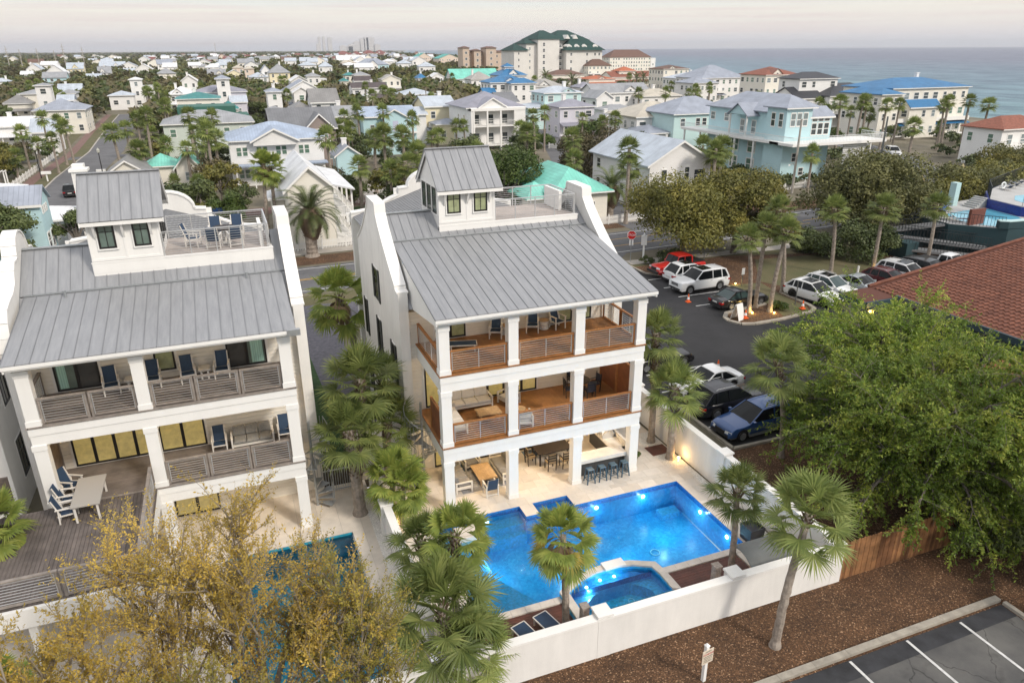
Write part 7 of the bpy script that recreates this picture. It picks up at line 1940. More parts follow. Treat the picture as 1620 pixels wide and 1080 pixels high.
HS = [
('long low cream house with turquoise shutters and a pale grey hip roof', [(-42.9,-31.5,224.8,6.0,13.0,2.6,'hip','cream','bluegrey'), (-38,-34.5,231,8.2,4,1,'gx','white','paleblue')]),
('white house with a plain white metal roof at the left edge', [(-46.4,-37.9,193.1,5.0,9.0,1.5,'gx','white','white')]),
('house with a pale blue metal roof beside the white roofed house', [(-36.2,-31.8,182.7,4.5,8.0,2.2,'gx','white','paleblue')]),
('low house with a weathered grey brown roof below the square tower', [(-60.7,-53.3,277.7,5.0,12.0,2.5,'hip','cream','greybrown')]),
('square white tower house with a row of small dark windows and spreading grey roofs', [(-49.3,-45.4,267.6,10.5,4.5,.7,'hip','white','grey'), (-57,-49.4,283,7.5,8,1.2,'hip','cream','grey'), (-45.3,-41,280,7.5,8,1.1,'hip','white','grey')]),
('low house with a bright pale blue metal roof', [(-58.9,-50.5,363.2,5.0,9.0,2.3,'gx','white','paleblue')]),
('slim white belvedere tower with small windows above the trees', [(-28.3,-24.3,323.2,10.0,4.0,0.9,'hip','white','white'), (-24.2,-20.5,323.5,7.5,4,.8,'flat','white','white'), (-35,-27,312,5.0,8.0,1.5,'hip','white','paleblue')]),
('white gabled house first in the row of gables at far left', [(-133.8,-123.6,710.8,7.0,14.0,4.1,'gy','white','paleblue')]),
('tall white gable house with a strip of dark windows', [(-91.3,-80.7,534.5,8.0,14.0,4.4,'gy','white','white')]),
('pale yellow house with a light grey saddle roof behind the gables', [(-98.1,-87.2,659.8,8.0,10.0,3.9,'gx','yellow','paleblue')]),
('white roofed cottage below the row of gables', [(-115.7,-108.8,592.6,6.0,10.0,1.9,'gx','white','white')]),
('light blue house with a grey roof under the row of gables', [(-89.4,-77.4,512.1,6.0,10.0,2.8,'gx','aqua','grey')]),
('small white house with two dark windows and pale roof', [(-72.1,-63.7,549.5,5.0,8.0,1.7,'gx','white','paleblue')]),
('white house with a steep mid grey roof', [(-72.5,-64.3,612.4,6.0,8.0,3.7,'gx','white','grey')]),
('long white house with a pale roof and several gables', [(-94.3,-72.7,815.0,7.0,14.0,3.7,'gx','white','paleblue'), (-76,-62,805,7,12,3.5,'gy','white','paleblue')]),
('long low house with a pale blue grey roof among dark trees', [(-73.7,-44.1,708.8,4.5,10.0,2.0,'gx','white','paleblue')]),
('white house with a broad white gable roof', [(-53.8,-41.0,673.5,6.5,14.0,3.9,'gy','white','white')]),
('pale roofed house cut off by the left edge of the view', [(-101.5,-95.3,455.2,6.0,10.0,1.6,'hip','white','paleblue')]),
('cream house with a dark teal hip roof and a low teal roofed wing', [(-9.1,1.6,222.9,8.0,10.0,1.5,'hip','cream','teal'), (1.61,5.7,217,5.5,7.0,1.9,'hip','cream','teal')]),
('wide lavender house with purple grey roofs and a white lookout tower', [(-5.2,9.9,255.5,8.0,11.0,1.9,'hip','lavender','purplegrey'), (1.6,5.3,251,12.0,5.0,1.1,'hip','white','bluegrey'), (4.9,9.4,248,5.5,6.0,1.5,'gx','lavender','paleblue')]),
('white house with a bright white hip roof and garage', [(-14.1,-5.9,289.2,6.0,12.0,2.4,'hip','white','white')]),
('tall plain white gable house with one square window', [(-11.6,-5.5,361.5,8.0,14.0,2.2,'gy','white','white')]),
('cream house with a long grey roof', [(-0.9,9.5,524.5,6.0,9.0,2.9,'gx','cream','grey')]),
('small white gable house among the distant trees', [(-9.6,1.9,1162.0,7.0,12.0,2.8,'gy','white','white')]),
('cream house with a dark grey pyramid roof', [(-7.2,1.7,717.8,7.0,9.0,2.6,'hip','cream','grey')]),
('low white gable house left of the pyramid roof', [(-18.0,-7.9,815.0,6.0,12.0,2.8,'gy','white','white')]),
('white house with a raised pale blue roof box', [(9.1,14.3,684.8,9.0,6.0,2.3,'gx','white','paleblue'), (2,9,684,6.5,8,1.5,'gx','white','paleblue')]),
('peach coloured villa with a cream roof', [(16.5,24.0,604.2,8.0,9.0,2.0,'hip','peach','cream')]),
('peach villa with an open upper balcony', [(21.2,26.8,521.5,9.0,8.0,1.6,'hip','peach','cream')]),
('yellow arched porch house under a white gable roof', [(9.6,19.5,521.6,6.0,12.0,2.4,'gy','yellow','white')]),
('house with a pale blue pyramid roof next to the yellow one', [(20.8,30.5,456.9,6.0,12.0,2.5,'hip','white','paleblue'), (28,33,470,9,10,3,'gy','white','bluegrey')]),
('tall yellow house with a steep grey pyramid roof', [(29.0,39.3,422.0,9.0,11.0,4.3,'hip','yellow','grey')]),
('narrow white tower house with blue grey roof', [(14.5,18.4,229.0,9.0,7.0,1.0,'hip','white','bluegrey'), (13.7,17.5,221,4.5,6,1,'hip','white','grey')]),
('white house with grey hip roof and roof terrace', [(42.5,48.4,374.4,8.5,8.0,1.5,'hip','white','grey'), (48.41,51.5,375,7,8,.5,'flat','white','white')]),
('white pedimented gable house', [(31.4,38.2,335.6,8.0,12.0,1.9,'gy','white','white')]),
('large white house with a broad blue grey gable roof', [(23.1,35.4,270.8,7.0,13.0,3.3,'gy','white','bluegrey'), (25,30,263,7,6,1.5,'gy','white','white')]),
('white house with a tall grey brown saddle roof and a hipped sunroom wing', [(20.9,26.9,180.3,9.0,8.0,2.5,'gx','white','greybrown'), (16.7,20.89,181.8,7.3,8.0,1.5,'hip','white','greybrown')]),
('white porch house with slender columns and grey roof', [(22.6,27.1,156.7,7.5,9.0,1.6,'gx','white','grey')]),
('tiny pale blue shed with one dark door', [(18.2,22.1,129.1,3.4,5.0,1.4,'gy','aqua','bluegrey')]),
('white low house with a dark brown roof before the cream porches', [(49.1,53.2,272.6,3.8,6.0,1.3,'gy','white','white'), (53.3,60.5,276,3.8,6,1.2,'gx','white','darkbrown')]),
('white house with a long dark brown roof and a shorter dark roof above', [(47.9,60.6,283.8,7.0,8.0,1.5,'gx','white','darkbrown'), (51.1,57.3,296,9.0,6.0,1.3,'gx','white','darkbrown')]),
('light yellow house with pale blue roofs and a low yellow wing', [(44.5,51.6,168.8,8.0,10.0,1.8,'gx','yellow','paleblue'), (45.5,51.5,163.2,4.5,5.4,1.0,'hip','yellow','bluegrey'), (39.8,44.4,168,6.5,6,1.2,'gx','white','paleblue')]),
('dark grey roofed house behind the balcony house', [(64.8,69.2,174.1,8.0,10.0,1.9,'gx','white','darkgrey')]),
('white house with bright cobalt blue hip roofs', [(87.1,101.4,243.8,9.5,10.0,2.0,'hip','white','blue'), (93,101.6,239.5,9.3,6,1.6,'hip','white','blue'), (84,88,241,6,6,1.8,'gx','white','blue')]),
('second cobalt blue roof with a small cupola behind', [(108.7,120.2,292.8,10.0,12.0,3.0,'hip','white','blue'), (112.5,116,297.5,13.2,3.5,1.4,'hip','white','blue')]),
('house with a large turquoise saddle roof among trees', [(106.7,130.1,352.6,7.0,11.0,4.0,'gx','white','turquoise')]),
('house with a greige pyramid roof before the turquoise one', [(111.6,122.2,338.6,7.0,10.0,3.2,'hip','white','greige')]),
('low house with a wide pale grey roof among dark shrubs', [(64.6,77.2,277.8,4.5,12.0,2.0,'hip','white','paleblue')]),
('low cottage with a pale roof beside the yellow house', [(44,49.5,188,4.2,7,1.5,'gx','white','greige')]),
('cream house with upper porch and balustrade', [(72.1,80.4,346.2,7.5,9.0,1.8,'gy','cream','greige')]),
('small cobalt blue roof half hidden by trees', [(100.9,105.1,394.2,6.0,7.0,2.2,'hip','white','blue')]),
('small white gable beside the little cobalt roof', [(110.7,118.3,404.6,6.0,8.0,2.0,'gy','white','white')]),
('cream house with a small teal hip roof and a low teal pavilion', [(68.8,74.2,428.2,7.0,7.0,1.6,'hip','cream','teal'), (64.0,68.3,415,4.5,5.0,1.6,'hip','cream','teal')]),
('peach house with a grey hip roof', [(67.6,74.9,390.5,8.0,9.0,1.8,'hip','peach','grey')]),
('peach balcony house toward the sea', [(122.5,136.5,776.9,8.0,9.0,2.4,'hip','peach','cream')]),
('big pale blue house with a wide slate blue roof', [(117.4,142.9,656.3,8.0,16.0,5.0,'hip','aqua','bluegrey'), (124,132,648,8,10,3.5,'gy','white','bluegrey')]),
('long white roof before the red roofs', [(163.8,202.6,1074.9,7.0,14.0,5.6,'gx','white','white')]),
('long house with dark red roof near the horizon', [(280.1,317.7,1847.3,9.0,30.0,8,'hip','cream','redroof')]),
('second dark red roof near the horizon', [(322.7,346.1,1878.8,9.0,24.0,8,'hip','cream','redroof')]),
('dark red roof on a white house by the beach', [(400.7,434.8,2156.1,10.0,24.0,8,'hip','white','redroof')]),
('dark red roof closest to the water', [(446.3,477.1,2213.4,10.0,24.0,8,'hip','white','redroof')]),
('peach beach condo with green roof, left one of the pair', [(254.8,274.4,997.9,10.0,24.0,5.3,'gy','peach','tealgreen')]),
('peach beach condo with green roof, right one of the pair', [(245.8,270.5,860.3,10.0,26.0,4.6,'gy','peach','tealgreen')]),
('large cream villa with brown tiled roof and balconies', [(346.0,389.3,640.8,12.0,18.0,6.6,'hip','cream','brown'), (389.31,394.5,640.5,11,14,.5,'flat','white','white')]),
('smaller cream villa with brown tiled roof', [(239.1,256.5,472.7,9.0,12.0,4.1,'hip','cream','brown')]),
('low cream building with a brown hip roof', [(186.3,207.8,415.5,5.5,14.0,2.7,'hip','cream','brown')]),
('long low cream building with a terracotta roof and a small orange pyramid', [(207.8,245.2,381.5,5.0,14.0,2.7,'gx','cream','terracotta'), (214.1,224.7,384.8,8.0,9.0,2.2,'hip','cream','orange')]),
('low orange tiled roof among palms', [(183.2,198.6,361.1,5.0,14.0,1.7,'hip','cream','orange')]),
('cream beach villa with brown hip roof seen against the water', [(214.4,229.4,339.8,10.0,14.0,1.8,'hip','cream','brown')]),
('low house with pale blue grey roof by the beach', [(198.6,220.5,300.9,7.0,14.0,2.3,'hip','white','paleblue')]),
('white villa with a big grey pyramid roof before the water', [(176.6,196.9,252.2,9.0,18.0,4.6,'hip','white','bluegrey'), (170,181,248,7.5,12,2.2,'hip','white','bluegrey')]),
('cream cube shaped villa with terracotta hip roof and a lower tiled wing', [(180.4,194.5,220.1,11.0,14.0,2.6,'hip','cream','terracotta'), (194.51,204.0,223,7.5,10.0,1.6,'hip','cream','terracotta')]),
('white house with a broad tan metal hip roof and a small tan wing', [(79.4,93.3,134.6,7.0,12.0,2.6,'hip','white','tan'), (82.0,91.4,128.4,3.6,6.1,2.0,'hip','white','tan')]),
('white house with a tan hip roof and dark shutters', [(115.8,128.6,194.0,7.0,9.0,1.8,'hip','white','tan')]),
('mint house with pale blue hip roof, clerestory and lower skirt roof', [(82.0,92.8,187.2,9.0,9.0,1.6,'hip','mint','paleblue'), (77,93.4,186,5.5,11.0,1.1,'hip','mint','paleblue')]),
('lavender house with purple grey pyramid roof', [(76.5,85.6,165.4,7.0,8.0,1.6,'hip','lavender','purplegrey')]),
('white house with long grey metal roof, gabled bay and low front roof', [(102.9,121.4,199.2,8.0,9.0,2.2,'gx','white','grey'), (99,104,190,7.2,9,1.7,'gy','white','grey'), (97.5,106.5,182,4.5,6.0,1.3,'hip','white','grey')]),
('white house with greige roof and blue shutters', [(101.7,112.4,241.1,8.0,9.0,2.4,'hip','white','greige')]),
('slim white house with purple grey pyramid roof', [(108.6,113.6,219.3,8.5,7.0,1.5,'hip','white','purplegrey')]),
('small taupe gabled cottage among palms', [(83.4,88.1,158.2,4.5,5.0,1.1,'gy','taupe','grey')]),
('white house with black roof and scrolled parapets', [(150.7,170.7,157.8,8.0,14.0,2.9,'hip','white','black'), (144.7,157.5,163,12.2,8.0,1.6,'hip','white','black'), (142,150.6,160,7.6,10,2.4,'gx','white','black')]),
('cream house with royal blue hip roof before the sea', [(146.2,170.4,134,11.0,15.0,2.0,'hip','cream','blue'), (149.5,158.5,131.3,7.2,2.7,1.2,'gx','cream','blue'), (140,146.1,131,10,12,1.3,'hip','cream','blue')]),
]
for lab, vols in HS: house(lab, vols)
def seg_gable(t, x0, x1, y, z0, zt, m=None):
    b_ = MB(); W = x1-x0; xm = (x0+x1)/2
    pr_ = [(x0, z0), (x0, z0+(zt-z0)*.35), (x0+W*.18, z0+(zt-z0)*.45), (x0+W*.28, z0+(zt-z0)*.8)]+[(xm+W*.18*math.cos(PI-k*PI/8), z0+(zt-z0)*.82+(zt-z0)*.18*math.sin(k*PI/8)) for k in range(9)]+[(x1-W*.28, z0+(zt-z0)*.8), (x1-W*.18, z0+(zt-z0)*.45), (x1, z0+(zt-z0)*.35), (x1, z0)]
    b_.prism([(a-t.location.x, c) for a, c in pr_], y-t.location.y, y-t.location.y+.4, 'y'); b_.build('parapet', stucco, t, world=False)
# ---- hand built neighbours
def columns_row(t, xs, y, z0, z1, w=.18, m=None):
    me = B(-w/2, w/2, -w/2, w/2, z0, z1).mesh('column', m or trim)
    for x in xs: link('column', me, t, (x-t.location.x, y-t.location.y, 0))
def balcony(t, x0, x1, y, z, rails=True, side=None):
    ox, oy = t.location.x, t.location.y
    B(x0-ox, x1-ox, y-oy, y-oy+1.9, z-.25, z).build('balcony', trim, t, world=False)
    if rails:
        o = B(x0-ox, x1-ox, y-oy, y-oy+.06, z+.95, z+1.03).build('balustrade', trim, t, world=False)
        me = B(-.02, .02, -.02, .02, 0, .95).mesh('baluster', trim); n = int((x1-x0)/.32)
        for i in range(n+1): link('baluster', me, o, (x0-ox+(x1-x0)*i/n, y-oy+.03, z))
# wide white house with blue roof and shutters
t = thing('beach_house', 'wide white house with blue metal roof and pairs of green windows', 'house', (8.4, 124, 0))
volume(t, 1.3, 15.5, 124.0, 13, 7.0, 2.2, 'hip', 'white', 'bluemetal', wins=False)
volume(t, 4.8, 11.3, 122.9, 5.0, 7.0, 1.65, 'gy', 'white', 'bluemetal', wins=False, z0=6.2)
B(-6.8, 7.3, -3.0, -.4, 3.3, 3.5).build('porch_roof', rmat('bluemetal'), t, world=False)
columns_row(t, [1.8, 4.4, 7.2, 10, 12.7, 15.1], 121.4, 0, 3.3)
for x in (2.6, 3.5, 5.6, 6.5, 8.5, 9.4, 12.0, 12.9):
    for z in (5.3, 1.9): town_window(t, x-8.4, -.001, z, .8, 1.5, 's', 2)
# taupe house
t = thing('beach_house', 'taupe house with a long dark grey roof, front gable and diamond window', 'house', (15, 140.3, 0))
volume(t, 9.0, 20.0, 140.3, 12, 7.0, 3.0, 'gx', 'taupe', 'darkgrey', wins=False)
volume(t, 14.9, 19.3, 139.0, 6, 7.3, 2.1, 'gy', 'taupe', 'darkgrey', wins=False)
for x, w in ((16.2, .8), (17.1, 1.3), (18.0, .8)): town_window(t, x-15, -1.31, 5.9, w*1.1, 2.0, 's', 2)
town_window(t, 3.6, -1.31, 2.2, 1.2, 1.4, 's', 1)
b_ = MB(); b_.prism([(3.2, 3.9), (3.9, 4.6), (3.2, 5.3), (2.5, 4.6)], -1.36, -1.30, 'y'); o = b_.build('window', trim, t, world=False)
b_ = MB(); b_.prism([(3.2, 4.15), (3.65, 4.6), (3.2, 5.05), (2.75, 4.6)], -1.38, -1.361, 'y'); b_.build('pane', townglass[0], o, world=False)
# mint house
t = thing('beach_house', 'mint house with pale blue roof, white gable bay and a lilac shuttered window', 'house', (33, 153, 0))
volume(t, 27.4, 38.3, 153.1, 9, 7.5, 1.5, 'gx', 'aqua', 'bluemetal', wins=False)
volume(t, 31.2, 35.8, 151.6, 5, 7.5, 1.3, 'gy', 'aqua', 'bluemetal', wins=False)
town_window(t, -3.8, .099, 5.4, .9, .9, 's', 0); b_ = B(33.1-33, 34.2-33, -1.44, -1.401, 4.6, 6.6); b_.build('shutter', mat('lilac_shutter', (.50, .52, .66), .7), t, world=False)
columns_row(t, [36.0, 37.1, 38.2], 151.6, 3.6, 7.4, .14); balcony(t, 35.9, 38.4, 151.5, 4.3)
for x in (28.3, 30, 32.5, 34.5): town_window(t, x-33, .099 if x < 31 else -1.401, 2.0, .9, 1.4, 's', 1)
# pale yellow house with white metal roof, double porch on its right side
t = thing('beach_house', 'pale yellow house with white metal gable roof and two storey side porch', 'house', (9.0, 80.5, 0))
volume(t, 5.9, 10.6, 80.5, 14.0, 6.5, 2.1, 'gy', 'cream', 'white', wins=False, ov=.5)
b_ = MB(); b_.prism([(10.6, 6.55), (12.9, 5.95), (12.9, 6.1), (10.6, 6.72)], 80.1, 94.9, 'y'); b_.build('porch_roof', rmat_y('white'), t)
for z in (.4, 3.3): B(10.61, 12.7, 80.6, 94.4, z-.2, z).build('porch_floor', trim, t)
for y in (80.8, 84.3, 87.8, 91.3, 94.3): B(12.5, 12.68, y-.09, y+.09, 0, 6.0).build('porch_column', trim, t)
for z in (.4, 3.3):
    B(10.62, 12.68, 80.66, 80.72, z+.85, z+.93).build('porch_rail', trim, t); B(12.6, 12.66, 80.9, 94.3, z+.85, z+.93).build('porch_rail', trim, t)
    me = B(-.02, .02, -.02, .02, 0, .85).mesh('baluster', trim)
    for i in range(9): place(me, 'baluster', t, (10.7+i*.24, 80.69, z))
    for i in range(34): place(me, 'baluster', t, (12.63, 81+i*.4, z))
b_ = MB()
for s in (-1, 1): b_.bar((10.7, 80.6, .45 if s > 0 else 1.2), (12.5, 80.6, 1.2 if s > 0 else .45), .06)
b_.build('cross_brace', trim, t)
for y in (82.5, 86, 90): town_window(t, 1.601, y-80.5, 4.9, 1.0, 1.9, 'e', 0)
volume(t, 4.6, 5.88, 86, 4, 4.6, .8, 'hip', 'cream', 'white', wins=False)
# white house with pale blue gable roof, long side to the left
t = thing('beach_house', 'white two storey house with pale blue gable roof beside the leafy street', 'house', (56.3, 83.5, 0))
volume(t, 51.6, 61.0, 83.5, 16, 6.0, 2.7, 'gy', 'white', 'paleblue', wins=False, ov=.6)
for x, w, z in ((53.8, .9, 4.4), (57.3, .8, 4.6), (59.3, 2.0, 4.2)): town_window(t, x-56.3, -.001, z, w, 1.7, 's', 0)
for y in (86.5, 90.5, 97.6): town_window(t, -4.701, y-83.5, 4.4, 1.2, 1.6, 'w', 0); town_window(t, -4.701, y-83.5, 1.6, 1.2, 1.6, 'w', 0)
# turquoise roof
t = thing('beach_house', 'low cream house with a bright turquoise hip roof', 'house', (39.4, 79, 0))
volume(t, 36.0, 43.1, 79.0, 13.5, 4.0, 2.5, 'hipy', 'cream', 'turquoise', wins=False, ov=.6); volume(t, 33.4, 37.0, 80.5, 5.5, 3.4, 1.5, 'hip', 'cream', 'turquoise', wins=False, ov=.5)
for x in (38, 41): town_window(t, x-39.4, -.001, 2.2, .9, 1.3, 's', 0)
# white house with a terracotta roof at the right edge
t = thing('beach_house', 'white house with a terracotta hip roof at the right edge of the view', 'house', (133, 92, 0))
volume(t, 127.5, 140, 92, 7.5, 6.5, 1.9, 'hip', 'white', 'terracotta', wins=False)
for y in (94, 98): town_window(t, -5.501, y-92, 4.8, 1.1, 1.7, 'w', 2)
for x in (129.6, 133, 136.5): town_window(t, x-133, -.001, 4.7, 1.4, 1.9, 's', 1); town_window(t, x-133, -.001, 1.5, 2.0, 2.0, 's', 0)
balcony(t, 128.2, 138, 90.1, 3.5)
# aqua house at the left with a gabled room
t = thing('beach_house', 'aqua house with small gable and white roof terrace behind the left villa', 'house', (-20, 86, 0))
volume(t, -24.5, -17.6, 84.6, 4.4, 6.0, 1.35, 'gx', 'aqua', 'bluegrey', wins=False, ov=.35)
volume(t, -30, -21.8, 92, 8, 5.6, 1.3, 'hip', 'white', 'white', wins=False, ov=.4)
volume(t, -21.7, -17.0, 91.5, 7, 3.0, 1.0, 'hip', 'white', 'white', wins=False, ov=.4)
for y in (85.7, 86.6, 87.5): town_window(t, 2.401, y-86, 5.2, .75, .8, 'e', 1)
for y in (85.7, 87.4): town_window(t, 2.401, y-86, 2.0, 1.2, 1.9, 'e', 0)
o = B(-30, -23, 90.4, 90.46, 6.2, 7.3).build('terrace_wall', trim, t)
# grey gable roof and white chimney behind the tower of the left villa
t = thing('beach_house', 'cream house with a weathered grey gable roof behind the left villa tower', 'house', (-13.2, 122, 0))
volume(t, -15.9, -10.8, 122, 8, 3.4, 1.7, 'gy', 'cream', 'greybrown', wins=False)
t = thing('chimney', 'tall white square chimney rising behind the left villa tower', 'chimney', (-15.4, 97, 0))
B(-.75, .75, -.75, .75, 0, 7.3).build('stack', stucco, t, world=False); B(-.95, .95, -.95, .95, 7.3, 7.6).build('chimney_cap', trim, t, world=False); B(-.6, .6, -.6, .6, 7.6, 8.1).build('chimney_pot', trim, t, world=False)
# pool house with turquoise roofs
t = thing('pool_house', 'small cream pool house with turquoise roofs and one turquoise window', 'pool house', (-7.5, 129, 0))
volume(t, -11, -7.2, 129, 6, 3.2, 1.6, 'hip', 'cream', 'turquoise', wins=False); volume(t, -6.9, -3.6, 127.5, 6, 3.2, 1.9, 'gy', 'cream', 'turquoise', wins=False); town_window(t, 2.2, -1.51, 1.6, .9, 1.4, 's', 1)
# big grey roofed pale green house and dark green block behind it
t = thing('beach_house', 'pale green house with a broad weathered grey hip roof behind the palm clump', 'house', (-1, 158, 0))
volume(t, -9.6, 6.5, 158, 12, 7.0, 2.1, 'hip', 'palegreen', 'grey', storeys=2)
dg = mat('dark_green_wall', (.035, .13, .10), .7, var=.08, vscale=1, stripe=(0, .5, .06, .01, .05))
t = thing('green_building', 'plain dark green building block with a stepped parapet', 'building', (0, 190, 0))
B(-8.0, 4.6, 190, 200, 0, 8.0).build('wall', dg, t); B(4.601, 7.4, 190, 200, 0, 5.9).build('wing', dg, t)
# white balcony house
t = thing('beach_house', 'large white house with purple grey roof, pediment and columned balconies', 'house', (56, 152, 0))
volume(t, 49.6, 61.8, 153.2, 14, 8.5, 2.9, 'hip', 'white', 'purplegrey', wins=False, ov=.7)
volume(t, 51.8, 57.6, 152.0, 4, 8.7, 1.7, 'gy', 'white', 'purplegrey', wins=False, z0=8.4, ov=.4)
B(49.6, 50.0, 151.2, 153.19, 0, 8.45).build('porch_wall', wmat('white'), t); B(59.6, 61.8, 151.2, 153.19, 0, 8.45).build('porch_wall', wmat('white'), t); B(49.6, 61.8, 151.1, 153.1, 7.9, 8.44).build('porch_beam', trim, t)
for z in (1.0, 4.9): balcony(t, 50.0, 59.6, 151.2, z)
columns_row(t, [50.2, 53.2, 56.2, 59.4], 151.3, 0, 8.0, .34)
for z in (2.3, 6.1):
    for x in (51.4, 54.6, 57.8): town_window(t, x-56, 1.199, z, 1.4, 2.2, 's', 0)
for y in (156, 160): town_window(t, -6.401, y-152, 6.2, .8, 1.5, 'w', 0)
# the big aqua house with turret and terrace
t = thing('beach_house', 'big aqua house with corner turret, gabled porch and white wraparound terrace', 'house', (86, 95, 0))
aw = wmat('aqua')
volume(t, 84.3, 93.0, 97.2, 20, 10.2, 2.6, 'hipy', 'aqua', 'bluegrey', wins=False, ov=.6)
volume(t, 82.9, 87.9, 95.2, 4.6, 11.2, 1.7, 'hip', 'aqua', 'bluegrey', wins=False, ov=.55, z0=0)
volume(t, 87.91, 92.4, 95.6, 4, 9.8, 1.2, 'gx', 'aqua', 'bluegrey', wins=False, ov=.4)
b_ = MB(); b_.prism([(103.6, 9.6), (106.0, 11.2), (108.4, 9.6)], 82.0, 86.5, 'x'); b_.build('porch_gable', aw, t)
for s in (-1, 1):
    b_ = MB(); q = [(106.0+s*2.8, 9.35), (106.0, 11.25), (106.0, 11.42), (106.0+s*2.8, 9.52)]; b_.prism(q if s < 0 else q[::-1], 81.7, 88.0, 'x'); b_.build('porch_roof', rmat('bluegrey'), t)
for y in (103.8, 108.2): B(82.05, 82.3, y-.12, y+.12, 6.2, 9.6).build('column', trim, t)
B(81.6, 84.29, 94.9, 122, 5.75, 6.15).build('terrace', trim, t); B(81.6, 100.5, 91.6, 97.0, 5.75, 6.149).build('terrace', trim, t)
gl_rail = mat('white_rail', (.72, .74, .74), .5)
for (p, q) in (((81.65, 122), (81.65, 91.7)), ((81.65, 91.7), (100.4, 91.7)), ((100.4, 91.7), (100.4, 96.9))):
    P_ = Vector((*p, 0)); Q_ = Vector((*q, 0)); o = MB().bar((P_.x, P_.y, 7.1), (Q_.x, Q_.y, 7.1), .08).build('terrace_rail', gl_rail, t); n = int((Q_-P_).length/.28); mb_ = MB().box(-.018, .018, -.018, .018, 6.15, 7.08).mesh('baluster', gl_rail)
    for i in range(n+1):
        e = P_.lerp(Q_, i/n); place(mb_, 'baluster', o, (e.x, e.y, 0))
for y in (101, 106, 111, 116, 121): B(81.7, 81.95, y-.12, y+.12, 0, 5.75).build('column', trim, t)
for (x, y) in ((97.5, 91.9), (100.2, 91.9), (100.2, 96.6)): B(x-.1, x+.1, y-.1, y+.1, 0, 5.75).build('column', trim, t)
for x in (83.8, 84.9): pass
for (y, w) in ((96.4, 1.0), (98.2, 1.0)): town_window(t, 82.899-86, y-95, 9.3, w, 2.3, 'w', 0)
for x in (84.2, 85.4, 86.6): town_window(t, x-86, .199, 9.4, 1.0, 2.2, 's', 1)
for x in (88.9, 90.15, 91.4): town_window(t, x-86, .599, 7.8, 1.1, 2.0, 's', 0); town_window(t, x-86, .599, 9.25, 1.1, .6, 's', 0)
for y in (104.5, 107.5): town_window(t, -1.701, y-95, 7.5, 1.2, 2.4, 'w', 1)
for y in (112, 116): town_window(t, -1.701, y-95, 8.6, 1.4, 1.4, 'w', 1)
for y in (100, 104.5, 109, 113.5):
    for z in (4.3, 1.4): town_window(t, -1.701, y-95, z, 2.2, 2.1, 'w', 2)
town_window(t, -.6, .199, 3.6, 1.2, 1.4, 's', 0); town_window(t, 1.0, .199, 1.3, 1.0, 1.3, 's', 0)
lat = mat('white_lattice', (.70, .70, .68), .7, stripe=(2, .3, .3, .05, .2)); B(92.6, 97.4, 92.5, 92.7, 0, 5.74).build('lattice', lat, t)
t = thing('beach_house', 'mint house with blue grey roofs and columned porch left of the big aqua house', 'house', (88, 129, 0))
volume(t, 83, 97.7, 126.6, 12, 8.0, 2.9, 'hip', 'mint', 'bluegrey', wins=False); volume(t, 78.6, 82.9, 128, 9, 4.5, 1.2, 'hip', 'white', 'bluegrey', wins=False)
for x in (85, 88.5, 90): town_window(t, x-88, -2.401, 6.4, 1.1, 1.6, 's', 0)
columns_row(t, [77.5, 79.5, 81.5], 126.5, 0, 4.3, .3)
# ---- the white hotel with dark green roofs
HT = thing('hotel', 'tall white beachfront hotel with stepped dark green roofs and dormers', 'hotel', (225, 480, 0))
hw = mat('hotel_wall', (.70, .68, .64), .8, var=.05, vscale=.2); hg = mat('hotel_roof', (.012, .048, .042), .85, var=.2, vscale=.6)
def hbox(x0, x1, y0, y1, z0, z1, m=hw, n='wall'): return B(x0, x1, y0, y1, z0, z1).build(n, m, HT)
def hhip(x0, x1, y0, y1, z0, z1, r_=None, e=1.2):
    xm, ym = (x0+x1)/2, (y0+y1)/2; r_ = r_ if r_ is not None else min(x1-x0, y1-y0)/2-.1
    b_ = MB(); A = [(x0-e, y0-e, z0), (x1+e, y0-e, z0), (x1+e, y1+e, z0), (x0-e, y1+e, z0)]; C_ = [(x0+r_, ym, z1), (x1-r_, ym, z1)]
    b_.add(A+C_, [(0, 3, 2, 1), (0, 1, 5, 4), (1, 2, 5), (2, 3, 4, 5), (3, 0, 4)]); return b_.build('roof', hg, HT)
hbox(226, 253, 480, 505, 0, 18.7); hhip(226, 253, 480, 505, 18.7, 27.5, 9, 1.8)
hbox(222, 246, 492, 520, 0, 25.5); hhip(222, 247, 490, 522, 25.0, 31.8, 9, 1.5)
hbox(207, 222.5, 484, 510, 0, 25.8); hhip(207, 224, 484, 512, 25.8, 31.5, 7, 1.0)
hbox(199.5, 206.9, 487, 508, 0, 23.0); hhip(199.5, 207, 487, 508, 23.0, 26.3, 3)
hbox(189.7, 199.4, 484, 508, 0, 18.8); hhip(189.7, 199.4, 484, 508, 18.8, 23.2, 4.5)
hbox(222.6, 225.9, 486, 500, 0, 21)
for x in (228.8, 234.5, 240.2, 248.5):
    b_ = MB(); b_.prism([(x-1.8, 19.0), (x+1.8, 19.0), (x+1.8, 21.4), (x, 22.6), (x-1.8, 21.4)], 481.5, 489, 'y'); b_.build('dormer', hw, HT); town_window(HT, x-225, 1.49, 20.4, 2.4, 1.9, 's', 1)
for x in (231, 237): b_ = MB(); b_.prism([(x-1.8, 26.0), (x+1.8, 26.0), (x, 28.6)], 489, 497, 'y'); b_.build('dormer', hw, HT)
for z in (16.2, 11.6, 7.0):
    for x in (229.6, 241.5, 247.6, 250.8): town_window(HT, x-225, -.001, z, 1.6, 2.0, 's', 0)
